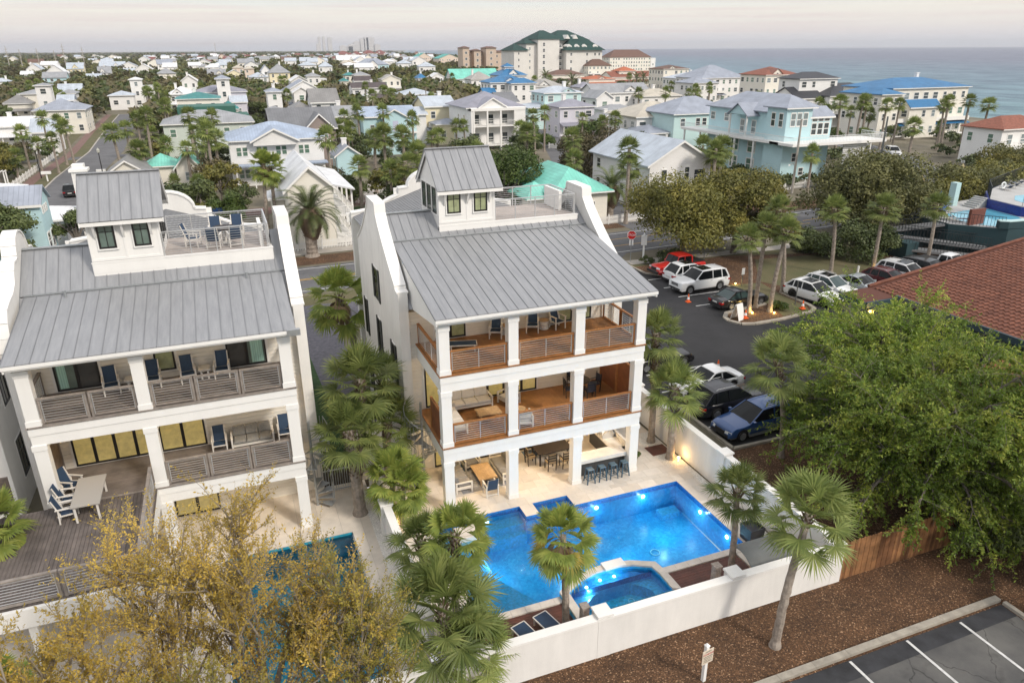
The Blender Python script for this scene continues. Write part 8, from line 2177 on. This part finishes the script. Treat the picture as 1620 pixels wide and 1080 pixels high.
for z in (22.5, 18.8, 15, 11.2, 7.4): town_window(HT, 211.2-225, 3.999, z, 1.8, 2.4, 's', 0); town_window(HT, 224.2-225, 5.99, z-1, 2.4, 2.2, 's', 0); B(221.6, 226.4, 484.9, 485.9, z-2.6, z-2.3).build('balcony', trim, HT)
for z in (20, 16, 12, 8): town_window(HT, 202.2-225, 6.99, z, 1.2, 1.8, 's', 1); town_window(HT, 193-225, 3.99, z-3, 1.2, 1.6, 's', 0)
# ---- beige apartment block with tower heads
AP = thing('apartment_building', 'long beige apartment building with brown tiled tower heads left of the hotel', 'building', (221, 620, 0))
bw_ = mat('beige_stucco', (.56, .45, .36), .85, var=.05, vscale=.3); br_ = rmat('brown')
for (x0, x1, y0, h) in ((197.5, 203.2, 620, 20.8), (203.3, 217.8, 628, 17.5), (208, 214, 622, 18.6), (217.9, 226.9, 620, 20.6), (227.0, 250, 624, 17.4)):
    B(x0, x1, y0, y0+14, 0, h).build('wall', bw_, AP); MB().add([(x0-.9, y0-.9, h+.01), (x1+.9, y0-.9, h+.01), (x1+.9, y0+15, h+.01), (x0-.9, y0+15, h+.01), (x0+2, y0+5, h+1.3), (x1-2, y0+5, h+1.3)], [(0, 1, 5, 4), (1, 2, 5), (2, 3, 4, 5), (3, 0, 4), (0, 3, 2, 1)]).build('roof', br_, AP)
for x in (229, 233.5, 239.5, 244.5):
    for z in (14.2, 9.4, 5): town_window(AP, x-221, 3.99, z, 1.4, 2.4, 's', 0)
for x in (222.4, 200.4):
    for z in (17, 12.3, 7.8): town_window(AP, x-221, -.001, z, 2.2, 2.0, 's', 0)
for z in (15.5, 11, 6.5):
    for x in (205.5, 211, 215.8): town_window(AP, x-221, 1.99 if 208 < x < 214 else 7.99, z, 2.0, 2.2, 's', 0)
# ---- distant town: individually placed, plain at this distance
frn = random.Random(21)
def inland(x, y):
    for (a, c) in zip(coast[:-1], coast[1:]):
        if a[1] <= y <= c[1]: return x < a[0]+(c[0]-a[0])*(y-a[1])/(c[1]-a[1])-30
    return False
kinds = {}
FARH = []
for wc, rc in (('white', 'white'), ('white', 'paleblue'), ('cream', 'grey'), ('white', 'bluegrey'), ('peach', 'redroof'), ('cream', 'brown')):
    for tp in ('hip', 'gy', 'gx'): FARH.append((wc, rc, tp))
cnt = 0; fb_ = {}
rows = 0
taken = [(v[0], v[1], v[2]) for _, vs_ in HS for v in vs_]
while cnt < 240:
    u = frn.random(); y = 380*(2600/380)**(frn.random()**.6); a = frn.uniform(-24, 15.5)
    x = y*math.tan(R(a))
    if not inland(x, y): continue
    if a < -4 and frn.random() < .8: continue
    if y < 650 and frn.random() < .6: continue
    if any(t0-12 < x < t1+12 and abs(ty-y) < 28 for t0, t1, ty in taken): continue
    taken.append((x-5, x+5, y))
    wc, rc, tp = FARH[frn.choice((0, 1, 2, 3, 4, 5, 6, 7, 8, 9, 10, 11, 0, 1, 2, 3, 4, 5)) if y < 900 else frn.randrange(18)]
    w = frn.uniform(9, 15); d = frn.uniform(10, 15); h = frn.uniform(6, 9.5); rs_ = frn.uniform(2, 3.6)
    far = 'middle distance' if y < 600 else ('far distance' if y < 1200 else 'haze near the horizon')
    lab = '%s house with %s %s roof in the %s' % (wc, {'white': 'white', 'paleblue': 'pale blue', 'grey': 'grey', 'bluegrey': 'blue grey', 'redroof': 'dark red', 'brown': 'brown'}[rc], {'hip': 'hipped', 'gy': 'front gabled', 'gx': 'saddle'}[tp], far)
    key = (wc, rc, tp)
    if key not in fb_:
        t = thing('far_house', lab, 'house', (0, 0, 0)); volume(t, -5.5, 5.5, 0, 12, 7.5, 2.8, tp, wc, rc, wins=True, near=False, side='w' , sp=3.6); volume(t, -7.5 if rows % 2 else 5.6, -5.6 if rows % 2 else 8.5, 2, 7, 4.2, 1.2, 'hip', wc, rc, wins=False, near=False); trimmings(t, -5.5, 5.5, 0, 7.5, 12, 2.8, tp, wc, rc); rows += 1; fb_[key] = t
    else: t = copy_tree(fb_[key])
    t.location = (x, y, 0); t.scale = (w/11, d/12, h/7.5); t.rotation_euler = (0, 0, R(frn.uniform(-8, 8))); tag(t, lab, 'house', lab.replace(' house', ' houses')); cnt += 1
# distant towers down the coast
twm = mat('far_tower', (.55, .54, .54), .9)
for i, (x, w, h, y) in enumerate([(1010, 24, 130, 7600), (1050, 24, 135, 7600), (1105, 40, 125, 7600), (985, 40, 70, 7500), (1210, 70, 60, 7000), (1262, 60, 85, 7050), (1310, 46, 110, 7050), (1345, 40, 120, 7050), (1382, 70, 118, 7050), (1190, 50, 45, 7000), (1130, 60, 50, 7000), (1440, 60, 60, 7050)]):
    t = thing('far_tower', 'hazy %s tower block in the distant beachfront skyline, number %d from the left' % ('tall' if h > 90 else 'low', i+1) if False else 'hazy %s tower block of the distant beachfront skyline' % ('tall' if h > 90 else 'low'), 'tower', (x*1.0, y, 0), 0, 'hazy %s towers of the distant skyline' % ('tall' if h > 90 else 'low'))
    B(-w/2, w/2, 0, 30, 0, h).build('block', twm, t, world=False); B(-w/5, w/5, 5, 20, h, h+6).build('roof_top', twm, t, world=False)
# transmission poles at far left
for i, (x, y, z) in enumerate(((-183, 900, 22), (-157, 900, 20), (-134, 900, 24), (-117, 900, 21), (-143, 905, 18), (-172, 900, 19), (16, 1500, 30))):
    lab = ['leftmost slim pole on the skyline at far left', 'second slim pole from the left on the skyline', 'tallest slim pole on the left skyline', 'slim pole right of the tallest one on the left skyline', 'short slim pole left of the tallest one', 'short slim pole between the first two on the left skyline', 'lone mast on the skyline left of the distant towers'][i]
    t = thing('power_pole', lab, 'pole', (x, y, 0)); MB().tube([(0, 0, 0), (0, 0, z+3)], [.5, .25], 6).build('pole', conc, t, world=False)
    for k in range(3): MB().bar((-1.6, 0, z-k*2.5), (1.6, 0, z-k*2.5), .3).build('cross_arm', conc, t, world=False)
# utility poles near the aqua house
for lab, x, y, h, m in (('pale wooden utility pole with lamp arm before the big aqua house', 77.6, 86, 10.5, conc), ('dark wooden utility pole at the right corner of the big aqua house', 96.5, 88.5, 10.0, steel_dark)):
    t = thing('utility_pole', lab, 'pole', (x, y, 0)); MB().tube([(0, 0, 0), (0, 0, h)], [.19, .13], 8).build('pole', m, t, world=False)
    MB().tube([(0, 0, 4), (-.9, -.4, 4.4), (-1.8, -.8, 4.3)], .05, 6).build('lamp_arm', m, t, world=False); MB().lathe([(.001, -.1), (.16, -.08), (.1, .08), (.001, .1)], (-1.9, -.85, 4.3), 8).build('lamp_head', trim, t, world=False)
# street lamps and picket fences
for lab, x, y in (('black street lamp on the brick path of the left street, nearer one', -29.0, 146.0), ('black street lamp on the brick path of the left street, farther one', -28.6, 168.0), ('black street lamp on the right side of the left street', -18.6, 138.0)):
    t = thing('street_lamp', lab, 'street lamp', (x, y, 0)); MB().tube([(0, 0, 0), (0, 0, 4.6)], [.10, .06], 8).build('post', blackframe, t, world=False); MB().lathe([(.06, 4.6), (.22, 4.7), (.26, 5.1), (.08, 5.35), (.001, 5.45)], n=8).build('lamp_head', mat('lamp_glass', (.5, .5, .45), .3), t, world=False)
def picket(label, pts, h=1.1, sp=.17, stuff=True):
    t = thing('picket_fence', label, 'fence', (pts[0][0], pts[0][1], 0)); b_ = MB(); r_ = MB()
    for p, q in zip(pts[:-1], pts[1:]):
        P_ = Vector((*p, 0)); Q_ = Vector((*q, 0)); L_ = (Q_-P_).length; n = int(L_/sp); u = (Q_-P_).normalized(); s = Vector((-u.y, u.x, 0))*.012
        for i in range(n+1):
            c = P_.lerp(Q_, i/n); a = c-u*.045; d = c+u*.045
            b_.add([a-s+Vector((0, 0, .08)), d-s+Vector((0, 0, .08)), d-s+Vector((0, 0, h-.08)), c-s+Vector((0, 0, h)), a-s+Vector((0, 0, h-.08)), a+s+Vector((0, 0, .08)), d+s+Vector((0, 0, .08)), d+s+Vector((0, 0, h-.08)), c+s+Vector((0, 0, h)), a+s+Vector((0, 0, h-.08))],
                   [(0, 1, 2, 3, 4), (9, 8, 7, 6, 5), (0, 5, 6, 1), (1, 6, 7, 2), (2, 7, 8, 3), (3, 8, 9, 4), (4, 9, 5, 0)])
        for z in (.3, h-.3): r_.bar((P_.x, P_.y+.03, z), (Q_.x, Q_.y+.03, z), .04, .08)
        m = max(1, int(L_/2.4)); pm_ = B(-.06, .06, -.06, .06, 0, h+.15).mesh('fence_post', trim)
        for i in range(m+1): e = P_.lerp(Q_, i/m); place(pm_, 'fence_post', t, (e.x, e.y, 0))
    b_.build('pickets', trim, t, kind='stuff'); r_.build('fence_rail', trim, t)
picket('white picket fence in front of the pale yellow house behind the date palm', [(1.0, 79.0), (14.0, 79.6)])
picket('white picket fence behind the date palm by the turquoise roof', [(40.5, 77.8), (60, 80.5)])
picket('white picket fence along the brick path of the left street', [(-31.0, 122), (-31.4, 178)], sp=.3)
picket('white picket fence in front of the lavender house', [(66, 148), (73, 140), (84, 136)], sp=.25)
picket('white picket fence across from the brick lane', [(14.0, 103.0), (20, 103.5)], sp=.25)
picket('white fence along the coastal road before the big aqua house', [(68, 84), (80, 88.5), (92, 90.0)], sp=.25)
for lab, x, y in (('white mailbox post on the verge of the left street', -27.4, 142), ('white mailbox post on the far kerb of the left street', -19.2, 141)):
    t = thing('mailbox', lab, 'mailbox', (x, y, 0)); B(-.1, .1, -.1, .1, 0, 1.2).build('post', trim, t, world=False); B(-.7, .7, -.3, .3, 1.2, 1.6).build('box', trim, t, world=False)
t = thing('arbour', 'white garden arbour behind the brick path of the left street', 'arbour', (-33.0, 136, 0))
for x in (-1.2, 1.2):
    for y in (-.7, .7): B(x-.08, x+.08, y-.08, y+.08, 0, 2.7).build('post', trim, t, world=False)
for k in range(7): B(-1.5+k*.45, -1.4+k*.45, -1, 1, 2.7, 2.85).build('rafter', trim, t, world=False)
# neighbour at the far left, cut by the frame
t = thing('white_villa', 'grey white villa with tall dark windows cut off by the left edge', 'villa', (-14, 36, 0))
B(-24, -10.8, 34.5, 46, 0, 7.6).build('house_wall', stucco, t)
roof_panels(t, 'roof_panel', -22, -10.5, 33.9, 7.4, 40.2, 9.6)
for y, z0 in ((36.2, 5.0), (38.4, 5.0), (36.2, 1.3), (38.4, 1.3), (42, 5)): opening(t, y, y+1.0, -10.8, z0, z0+1.9, 1, glass_dark, True, side=1, trimw=.05)

# ---- restaurant with the tiled roof, beside the car park
RB = thing('tiled_roof_building', 'low dark teal building with a large terracotta tiled roof beside the car park', 'building', (45, 28, 0))
teal = mat('dark_teal_paint', (.022, .05, .065), .6, var=.1, vscale=1); red_w = mat('terracotta_wall', (.21, .055, .028), .85, var=.15, vscale=1)
B(43.6, 70, 14, 37.2, 0, 3.3).build('wall', teal, RB); B(40.6, 43.59, 36.2, 38.0, 3.1, 3.45).build('porch_beam', teal, RB); B(40.7, 40.9, 36.3, 36.5, 0, 3.1).build('porch_post', teal, RB)
EX, EZ, RX, RZ = 42.9, 3.7, 60.0, 6.0
base_roof = MB()
def rz_(x): return EZ+(RZ-EZ)*(x-EX)/(RX-EX)
base_roof.add([(EX, 12, EZ-.12), (RX, 12, RZ-.12), (RX, 38.3, RZ-.12), (EX, 38.3, EZ-.12), (EX, 12, EZ-.04), (RX, 12, RZ-.04), (RX, 38.3, RZ-.04), (EX, 38.3, EZ-.04)], [(0, 3, 2, 1), (4, 5, 6, 7), (0, 1, 5, 4), (1, 2, 6, 5), (2, 3, 7, 6), (3, 0, 4, 7)])
base_roof.add([(40.2, 35.9, 3.45), (EX, 35.9, EZ-.10), (EX, 38.3, EZ-.10), (40.2, 38.3, 3.45), (40.2, 35.9, 3.53), (EX, 35.9, EZ-.03), (EX, 38.3, EZ-.03), (40.2, 38.3, 3.53)], [(0, 3, 2, 1), (4, 5, 6, 7), (0, 1, 5, 4), (1, 2, 6, 5), (2, 3, 7, 6), (3, 0, 4, 7)])
base_roof.build('roof', mat('roof_underlay', (.10, .035, .022), .9), RB)
B(42.75, 42.92, 12, 35.88, 3.35, 3.78).build('fascia', teal, RB); B(40.15, 42.74, 35.75, 35.89, 3.2, 3.6).build('fascia', teal, RB); B(40.1, 40.2, 35.9, 38.3, 3.2, 3.56).build('fascia', teal, RB)
tile_m = mat('clay_tile', (.095, .033, .020), .85, col2=(.21, .080, .048), vscale=1.7, detail=8, bump=.004, bscale=30)
tl = MB(); tw_, tlh = .36, .48
rt_rn = random.Random(3)
nx = int((RX-EX)/tlh); ny = int(26.2/tw_)
for i in range(nx):
    for j in range(ny):
        if i > 26 and j < 10: continue
        x0 = EX+i*tlh; y0 = 12+j*tw_; za, zb = rz_(x0)+.05, rz_(x0+tlh)+.0; dz = rt_rn.uniform(-.008, .008)
        tl.add([(x0-.02, y0+.02, za-.05+dz), (x0-.02, y0+.09, za+.03+dz), (x0-.02, y0+.19, za+.03+dz), (x0-.02, y0+tw_-.07, za-.05+dz), (x0+tlh, y0+.02, zb-.05), (x0+tlh, y0+.09, zb+.015), (x0+tlh, y0+.19, zb+.015), (x0+tlh, y0+tw_-.07, zb-.05)],
               [(0, 1, 5, 4), (1, 2, 6, 5), (2, 3, 7, 6), (0, 3, 2, 1)])
tl.build('roof_tiles', tile_m, RB, kind='stuff')
MB().tube([(EX-.1, 38.3, EZ+.05), (RX, 38.3, RZ+.06)], .13, 8).build('ridge_tiles', tile_m, RB)
b_ = MB(); b_.add([(RX, 12, RZ), (75, 12, RZ-1.5), (75, 38.3, RZ-1.5), (RX, 38.3, RZ)], [(0, 1, 2, 3)]); b_.build('roof', tile_m, RB)
for x, y in ((44.0, 34), (44, 31)): pass
for y in (33.6, 31.0, 28.5): B(43.5, 43.58, y, y+1.2, .3, 2.7).build('door', mat('dark_door', (.03, .035, .04), .3), RB)
l_ = MB().lathe([(.001, -.16), (.14, -.1), (.16, .05), (.001, .12)], (40.35, 35.5, 3.0), 10).build('wall_lamp', mat('sodium_lamp', (1, .5, .1), .5, emit=((1, .42, .06), 30)), RB)
point('wall_lamp_light', (40.1, 35.2, 2.9), 60, (1, .55, .18), .12, RB)
t = thing('terracotta_annexe', 'terracotta red annexe wall glimpsed under the big green tree', 'building', (34, 22, 0)); B(30.6, 43, 18.5, 25.8, 0, 3.0).build('wall', red_w, t); B(30.4, 43, 18.3, 26.0, 3.001, 3.2).build('roof_slab', red_w, t)

# ---- community pool on its raised dark green platform
CP = thing('pool_building', 'dark green raised pool deck with ramps beside the car park', 'building', (80, 55, 0))
gp = mat('platform_green', (.018, .05, .058), .7, var=.12, vscale=.6); cdeck = mat('pool_deck_concrete', (.42, .42, .41), .8, var=.08, vscale=.8)
b_ = MB(); b_.prism([(69.5, 58.5), (69.0, 53.2), (72.3, 49.2), (84, 47.8), (110, 55), (110, 72), (84, 62), (74, 61)], 0, 2.95, 'z'); b_.build('platform', gp, CP)
b_ = MB(); b_.prism([(69.6, 58.4), (69.1, 53.3), (72.4, 49.35), (84, 48.0), (109.8, 55.2), (109.8, 71.8), (84, 61.8), (74, 60.8)], 2.951, 3.0, 'z'); b_.build('pool_deck', cdeck, CP)
cw = mat('light_pool_water', (.14, .46, .60), .08, spec=.8, var=.12, vscale=.6)
MB().sheet([(72.3, 56.7), (70.9, 52.6), (72.4, 50.2), (76.5, 50.0), (78.6, 52.8), (79.6, 56.9), (76.5, 57.3)], 3.012).build('pool_water', cw, CP)
bt = mat('cobalt_tile', (.012, .03, .20), .3, var=.3, vscale=4, stripe=(2, .22, .1, .01, .15))
b_ = MB(); b_.prism([(79.7, 57.4), (78.8, 52.8), (82, 49.5), (100, 54), (100, 68), (84, 61)], 3.01, 4.0, 'z'); b_.build('upper_terrace_wall', bt, CP)
b_ = MB(); b_.prism([(79.8, 57.2), (78.95, 52.9), (82, 49.7), (99.9, 54.1), (99.9, 67.8), (84, 60.8)], 4.001, 4.06, 'z'); b_.build('upper_terrace', cdeck, CP)
MB().sheet([(81.5, 55.6), (80.6, 53.2), (83.5, 52), (90, 53.8), (90, 57.5), (84, 57.4)], 4.075).build('pool_water', cw, CP)
b_ = MB(); b_.prism([(71.6, 49.7), (72.2, 49.2), (76, 48.8), (84, 47.9), (84, 48.3), (76.3, 49.2), (73.0, 49.7), (71.9, 50.3)], 3.001, 3.7, 'z'); b_.build('curved_parapet', gp, CP)
b_ = MB(); b_.prism([(71.55, 49.7), (72.2, 49.15), (76, 48.75), (84, 47.85), (84, 48.35), (76.3, 49.25), (73.0, 49.75), (71.9, 50.35)], 3.701, 3.8, 'z'); b_.build('parapet_cap', mat('pale_aqua', (.45, .62, .62), .6), CP)
for i in range(6): B(78.2+i*.3, 78.5+i*.3, 57.6, 59.2, 3.0+i*.001, 3.18+i*.18).build('step', cdeck, CP)
# ramps with black railings
bk = mat('black_rail', (.02, .025, .028), .5)
def ramp(p, q, z0, z1, w=1.5):
    P_ = Vector((p[0], p[1], z0)); Q_ = Vector((q[0], q[1], z1)); MB().bar(P_-Vector((0, 0, .12)), Q_-Vector((0, 0, .12)), w, .2).build('ramp', mat('ramp_concrete', (.16, .165, .17), .85), CP)
    d = (Q_-P_).normalized(); s = Vector((-d.y, d.x, 0)).normalized()*w/2
    for sg in (-1, 1):
        o = MB().bar(P_+s*sg+Vector((0, 0, 1.05)), Q_+s*sg+Vector((0, 0, 1.05)), .05).build('ramp_rail', bk, CP); n = int((Q_-P_).length/.3); me = B(-.014, .014, -.014, .014, 0, 1.03).mesh('baluster', bk)
        for i in range(n+1): e = P_.lerp(Q_, i/n)+s*sg; place(me, 'baluster', o, (e.x, e.y, e.z))
ramp((63.6, 53.6), (71.2, 48.6), 1.0, .3); ramp((71.0, 50.0), (64.4, 55.0), 1.1, 1.8); ramp((64.6, 56.4), (69.2, 54.2), 2.2, 2.9)
B(63.0, 64.6, 52.6, 57.2, 0, 1.6).build('ramp_wall', gp, CP); B(64.61, 69.0, 55.6, 58, 0, 1.9).build('ramp_wall', gp, CP)
for (p, q) in (((69.2, 58.2), (69.2, 53.4)), ((69.2, 53.4), (72.2, 49.6))):
    P_ = Vector((*p, 3.0)); Q_ = Vector((*q, 3.0)); o = MB().bar(P_+Vector((0, 0, 1.1)), Q_+Vector((0, 0, 1.1)), .05).build('deck_rail', bk, CP); n = int((Q_-P_).length/.3); me = B(-.014, .014, -.014, .014, 0, 1.1).mesh('baluster', bk)
    for i in range(n+1): e = P_.lerp(Q_, i/n); place(me, 'baluster', o, tuple(e))
for k, (p, q) in enumerate((((80, 57.4), (84, 60.8)), ((84, 60.8), (99, 67)), ((79.1, 53.0), (82, 49.9)))):
    P_ = Vector((*p, 4.06)); Q_ = Vector((*q, 4.06)); o = MB().bar(P_+Vector((0, 0, 1.3)), Q_+Vector((0, 0, 1.3)), .05).build('terrace_rail', bk, CP); n = int((Q_-P_).length/.35); me = B(-.016, .016, -.016, .016, 0, 1.3).mesh('baluster', bk)
    for i in range(n+1): e = P_.lerp(Q_, i/n); place(me, 'baluster', o, tuple(e))
B(77.2, 77.9, 59.6, 60.4, 3.0, 5.6).build('white_pier', MATS['pale_aqua'], CP); B(70.2, 72.2, 51.9, 52.2, 3.0, 4.6).build('timber_screen', mat('red_timber', (.18, .06, .04), .6, stripe=(2, .2, .1, .01, .2)), CP)
um = mat('blue_canvas', (.02, .10, .38), .75, var=.1, vscale=3)
t = thing('folded_umbrella', 'closed bright blue beach tent on the raised pool deck', 'umbrella', (74.0, 58.8, 3.0)); b_ = MB(); n = 10
ring0 = [(1.05*math.cos(2*PI*k/n)*(1 if k % 2 else .82), 1.0*math.sin(2*PI*k/n)*(1 if k % 2 else .82), 0) for k in range(n)]
b_.add(ring0+[(x*.35, y*.35, 1.5) for x, y, z in ring0]+[(0, 0, 2.1)], [(k, (k+1) % n, n+(k+1) % n, n+k) for k in range(n)]+[(n+k, n+(k+1) % n, 2*n) for k in range(n)]); b_.build('canvas', um, t, world=False)
for lab, x, y, z, r_ in (('grey pool lounger left of the two on the lower pool deck', 70.4, 54.9, 3.0, 60), ('grey pool lounger right of the two on the lower pool deck', 70.9, 53.6, 3.0, 60), ('pale lounger first in the row on the upper pool deck', 86.5, 60.3, 4.06, 160), ('pale lounger second in the row on the upper pool deck', 88.4, 61.0, 4.06, 160), ('pale lounger third in the row on the upper pool deck', 90.6, 62.0, 4.06, 160), ('pale lounger last in the row on the upper pool deck', 92.2, 62.7, 4.06, 160)):
    lounger(lab, x, y, z, r_, 'loungers on the public pool deck')
for lab, x, y, z in (('white life ring on the upper pool deck fence', 83.0, 58.3, 5.2), ('white life ring behind the blue beach tent', 75.2, 59.6, 4.1)):
    t = thing('life_ring', lab, 'life ring', (x, y, z)); b_ = MB(); b_.tube([(.32*math.cos(2*PI*k/16), 0, .32*math.sin(2*PI*k/16)) for k in range(17)], .08, 8); b_.build('ring', whitepaint, t, world=False)
t = thing('road_sign', 'yellow diamond road sign beside the coastal road', 'sign', (104.5, 80.5, 0)); B(-.05, .05, -.05, .05, 0, 2.4).build('post', galv, t, world=False); MB().prism([(0, 2.3), (.6, 2.9), (0, 3.5), (-.6, 2.9)], -.08, -.05, 'y').build('sign_face', mat('sign_yellow', (.62, .52, .30), .6), t, world=False)

# ================================================================== TOWN TREES
blocked = []
def add_block(x0, x1, y0, y1, h): blocked.append((x0, x1, y0, y1, h))
for _, vs_ in HS:
    for v in vs_: add_block(v[0], v[1], v[2], v[2]+v[4], v[3])
for b4 in ((1, 16, 121, 137, 7), (9, 20, 138, 152, 7), (27, 39, 151, 162, 7), (5, 13, 79, 95, 6), (51, 61, 83, 100, 6), (33, 44, 79, 93, 4), (127, 140, 90, 100, 6), (-25, -17, 84, 98, 6), (-16, -10, 121, 131, 4), (-12, -3, 127, 136, 3), (-10, 7, 158, 171, 7), (-8, 8, 190, 200, 7), (49, 62, 151, 167, 8), (81, 101, 91, 122, 10), (78, 98, 126, 139, 8), (189, 254, 479, 522, 18), (196, 251, 619, 642, 17)): add_block(*b4)
roads = [(left_st, 8.6), (right_st, 6.5), (main, 8)]
def near_road(x, y):
    for pts, w in roads:
        for a, c in zip(pts[:-1], pts[1:]):
            A = Vector(a); C = Vector(c); P_ = Vector((x, y)); u = max(0, min(1, (P_-A).dot(C-A)/(C-A).length_squared))
            if (A.lerp(C, u)-P_).length < w: return True
    return False
def hides(x, y, r_, h):
    """would a tree at (x,y), radius r_, height h stand inside or well in front of a house seen from the terrace side"""
    for x0, x1, y0, y1, hh in blocked:
        if x0-r_*.7 < x < x1+r_*.7 and y0-r_*.7 < y < y1+r_*.7: return True
        if y < y0 and y0-y < 45:
            k = y0/y
            if x0-.5 < x*k < x1+.5 and 20-(20-h)*k > hh*.62: return True
    return False
trn = random.Random(99); ntree = 0; npalm = 0; tries = 0; tp_ = []
while ntree < 290 and tries < 16000:
    tries += 1
    y = 92*(380/92)**trn.random(); a = trn.uniform(-17, 50 if y < 260 else 30) if trn.random() < .7 else trn.uniform(-17, 6)
    x = y*math.tan(R(a)); 
    if not inland(x+20 if y < 500 else x, y): continue
    s = trn.uniform(.55, 1.2)*(1 if y < 300 else 1.2); r_ = 3.1*s; h = 5.4*s
    if near_road(x, y) or hides(x, y, r_, h): continue
    if any((x-p[0])**2+(y-p[1])**2 < (r_*.7+p[2]*.5)**2 for p in tp_): continue
    tp_.append((x, y, r_)); k = trn.randrange(8); w = where(x, y)
    if y < 330 and trn.random() < .27 and npalm < 75:
        src, h0 = pm[ntree % 5]; hh = trn.choice((6, 8, 9.5)); sz_ = hh/h0; t = copy_tree(src); t.location = (x, y, 0); t.rotation_euler = (0, 0, trn.uniform(0, 6)); t.scale = (.9, .9, sz_); npalm += 1
        for ch in t.children:
            if ch.name.startswith('crown'): ch.data = CR['sabal_far'][ntree % 4]; ch.scale = (1.15, 1.15, 1.1/sz_)
        tag(t, '%s palm %s' % ({6: 'low', 8: 'slender', 9.5: 'tall'}[hh], w), 'palm', 'cabbage palms of the beach town '+w)
    kind_w = ['dark green', 'dark green', 'fresh green', 'dark green', 'russet', 'dark green', 'olive', 'fresh green'][k]
    utree(k, x, y, s, s*trn.uniform(.8, 1.1), '%s %s tree %s' % ('large' if s > 1.05 else ('small' if s < .8 else 'mid sized'), kind_w, w), '%s trees %s' % (kind_w, w)); ntree += 1
# beyond those: woods that read as one mass, built of the same crowns joined together
def wood_mass(name, spots, m, seed):
    bs_ = [leaf_cloud(seed+k, blobs_for(seed+k, 3.1, 5.6, 9, .3), n_, q_) for k, (n_, q_) in enumerate(((170, .62), (80, .95), (36, 1.5)))]; P = []
    for (x, y, s, sz) in spots: P.append(bs_[0 if y < 420 else (1 if y < 1100 else 2)]*np.array([s, s, sz])+np.array([x, y, 0]))
    o = link(name, quads_mesh(name, np.concatenate(P), m), None, kind='stuff'); return o
sp_ = [[], [], []]
for i in range(11000):
    y = 200*(6000/200)**trn.random(); a = trn.uniform(-30, 20); x = y*math.tan(R(a))
    if not inland(x, y): continue
    s = trn.uniform(.9, 1.6)*(1+y/2600); r_ = 3*s; h = 5.4*s
    bad = False
    for (t0, t1, ty) in taken:
        if ty-28 < y < ty+14 and t0-5 < x < t1+5: bad = True; break
    if bad or near_road(x, y) or (y < 700 and hides(x, y, r_, min(h, 8))): continue
    sp_[trn.randrange(3)].append((x, y, s, s*.8*min(1.5, 6.5/5.6)/(1+y/5200)))
for i, m_ in enumerate((oakleaf, MATS['holm_leaf'], russetleaf)): wood_mass('distant_woods', sp_[i], m_, 200+i)
bsp = []
for i in range(420):
    y = trn.uniform(86, 150); a = trn.uniform(28, 58); x = y*math.tan(R(a))
    if near_road(x, y) or hides(x, y, 1.6, 3.0) or not inland(x+12, y): continue
    bsp.append((x, y, .55, .45))
wood_mass('low_scrub', bsp, oakleaf, 210)
# ground cover of dark leaf litter and shrubs between the houses
cov_m = mat('garden_cover', (.055, .065, .028), .95, col2=(.11, .095, .055), vscale=.12, detail=9)

# ---- haze that pales the far town and the skyline
hz = MB().box(-18200, 18200, -410, 18200, -6, 150).build('haze', mat('haze_dummy', (1, 1, 1)))
hz.data.materials.clear()
hm = bpy.data.materials.new('haze'); hm.use_nodes = True; hm.node_tree.nodes.clear()
ho = hm.node_tree.nodes.new('ShaderNodeOutputMaterial'); hv = hm.node_tree.nodes.new('ShaderNodeVolumePrincipled')
hv.inputs['Color'].default_value = (.86, .89, .95, 1); hv.inputs['Density'].default_value = .00007; hv.inputs['Anisotropy'].default_value = .2
hm.node_tree.links.new(hv.outputs[0], ho.inputs['Volume']); hz.data.materials.append(hm); hz['kind'] = 'stuff'
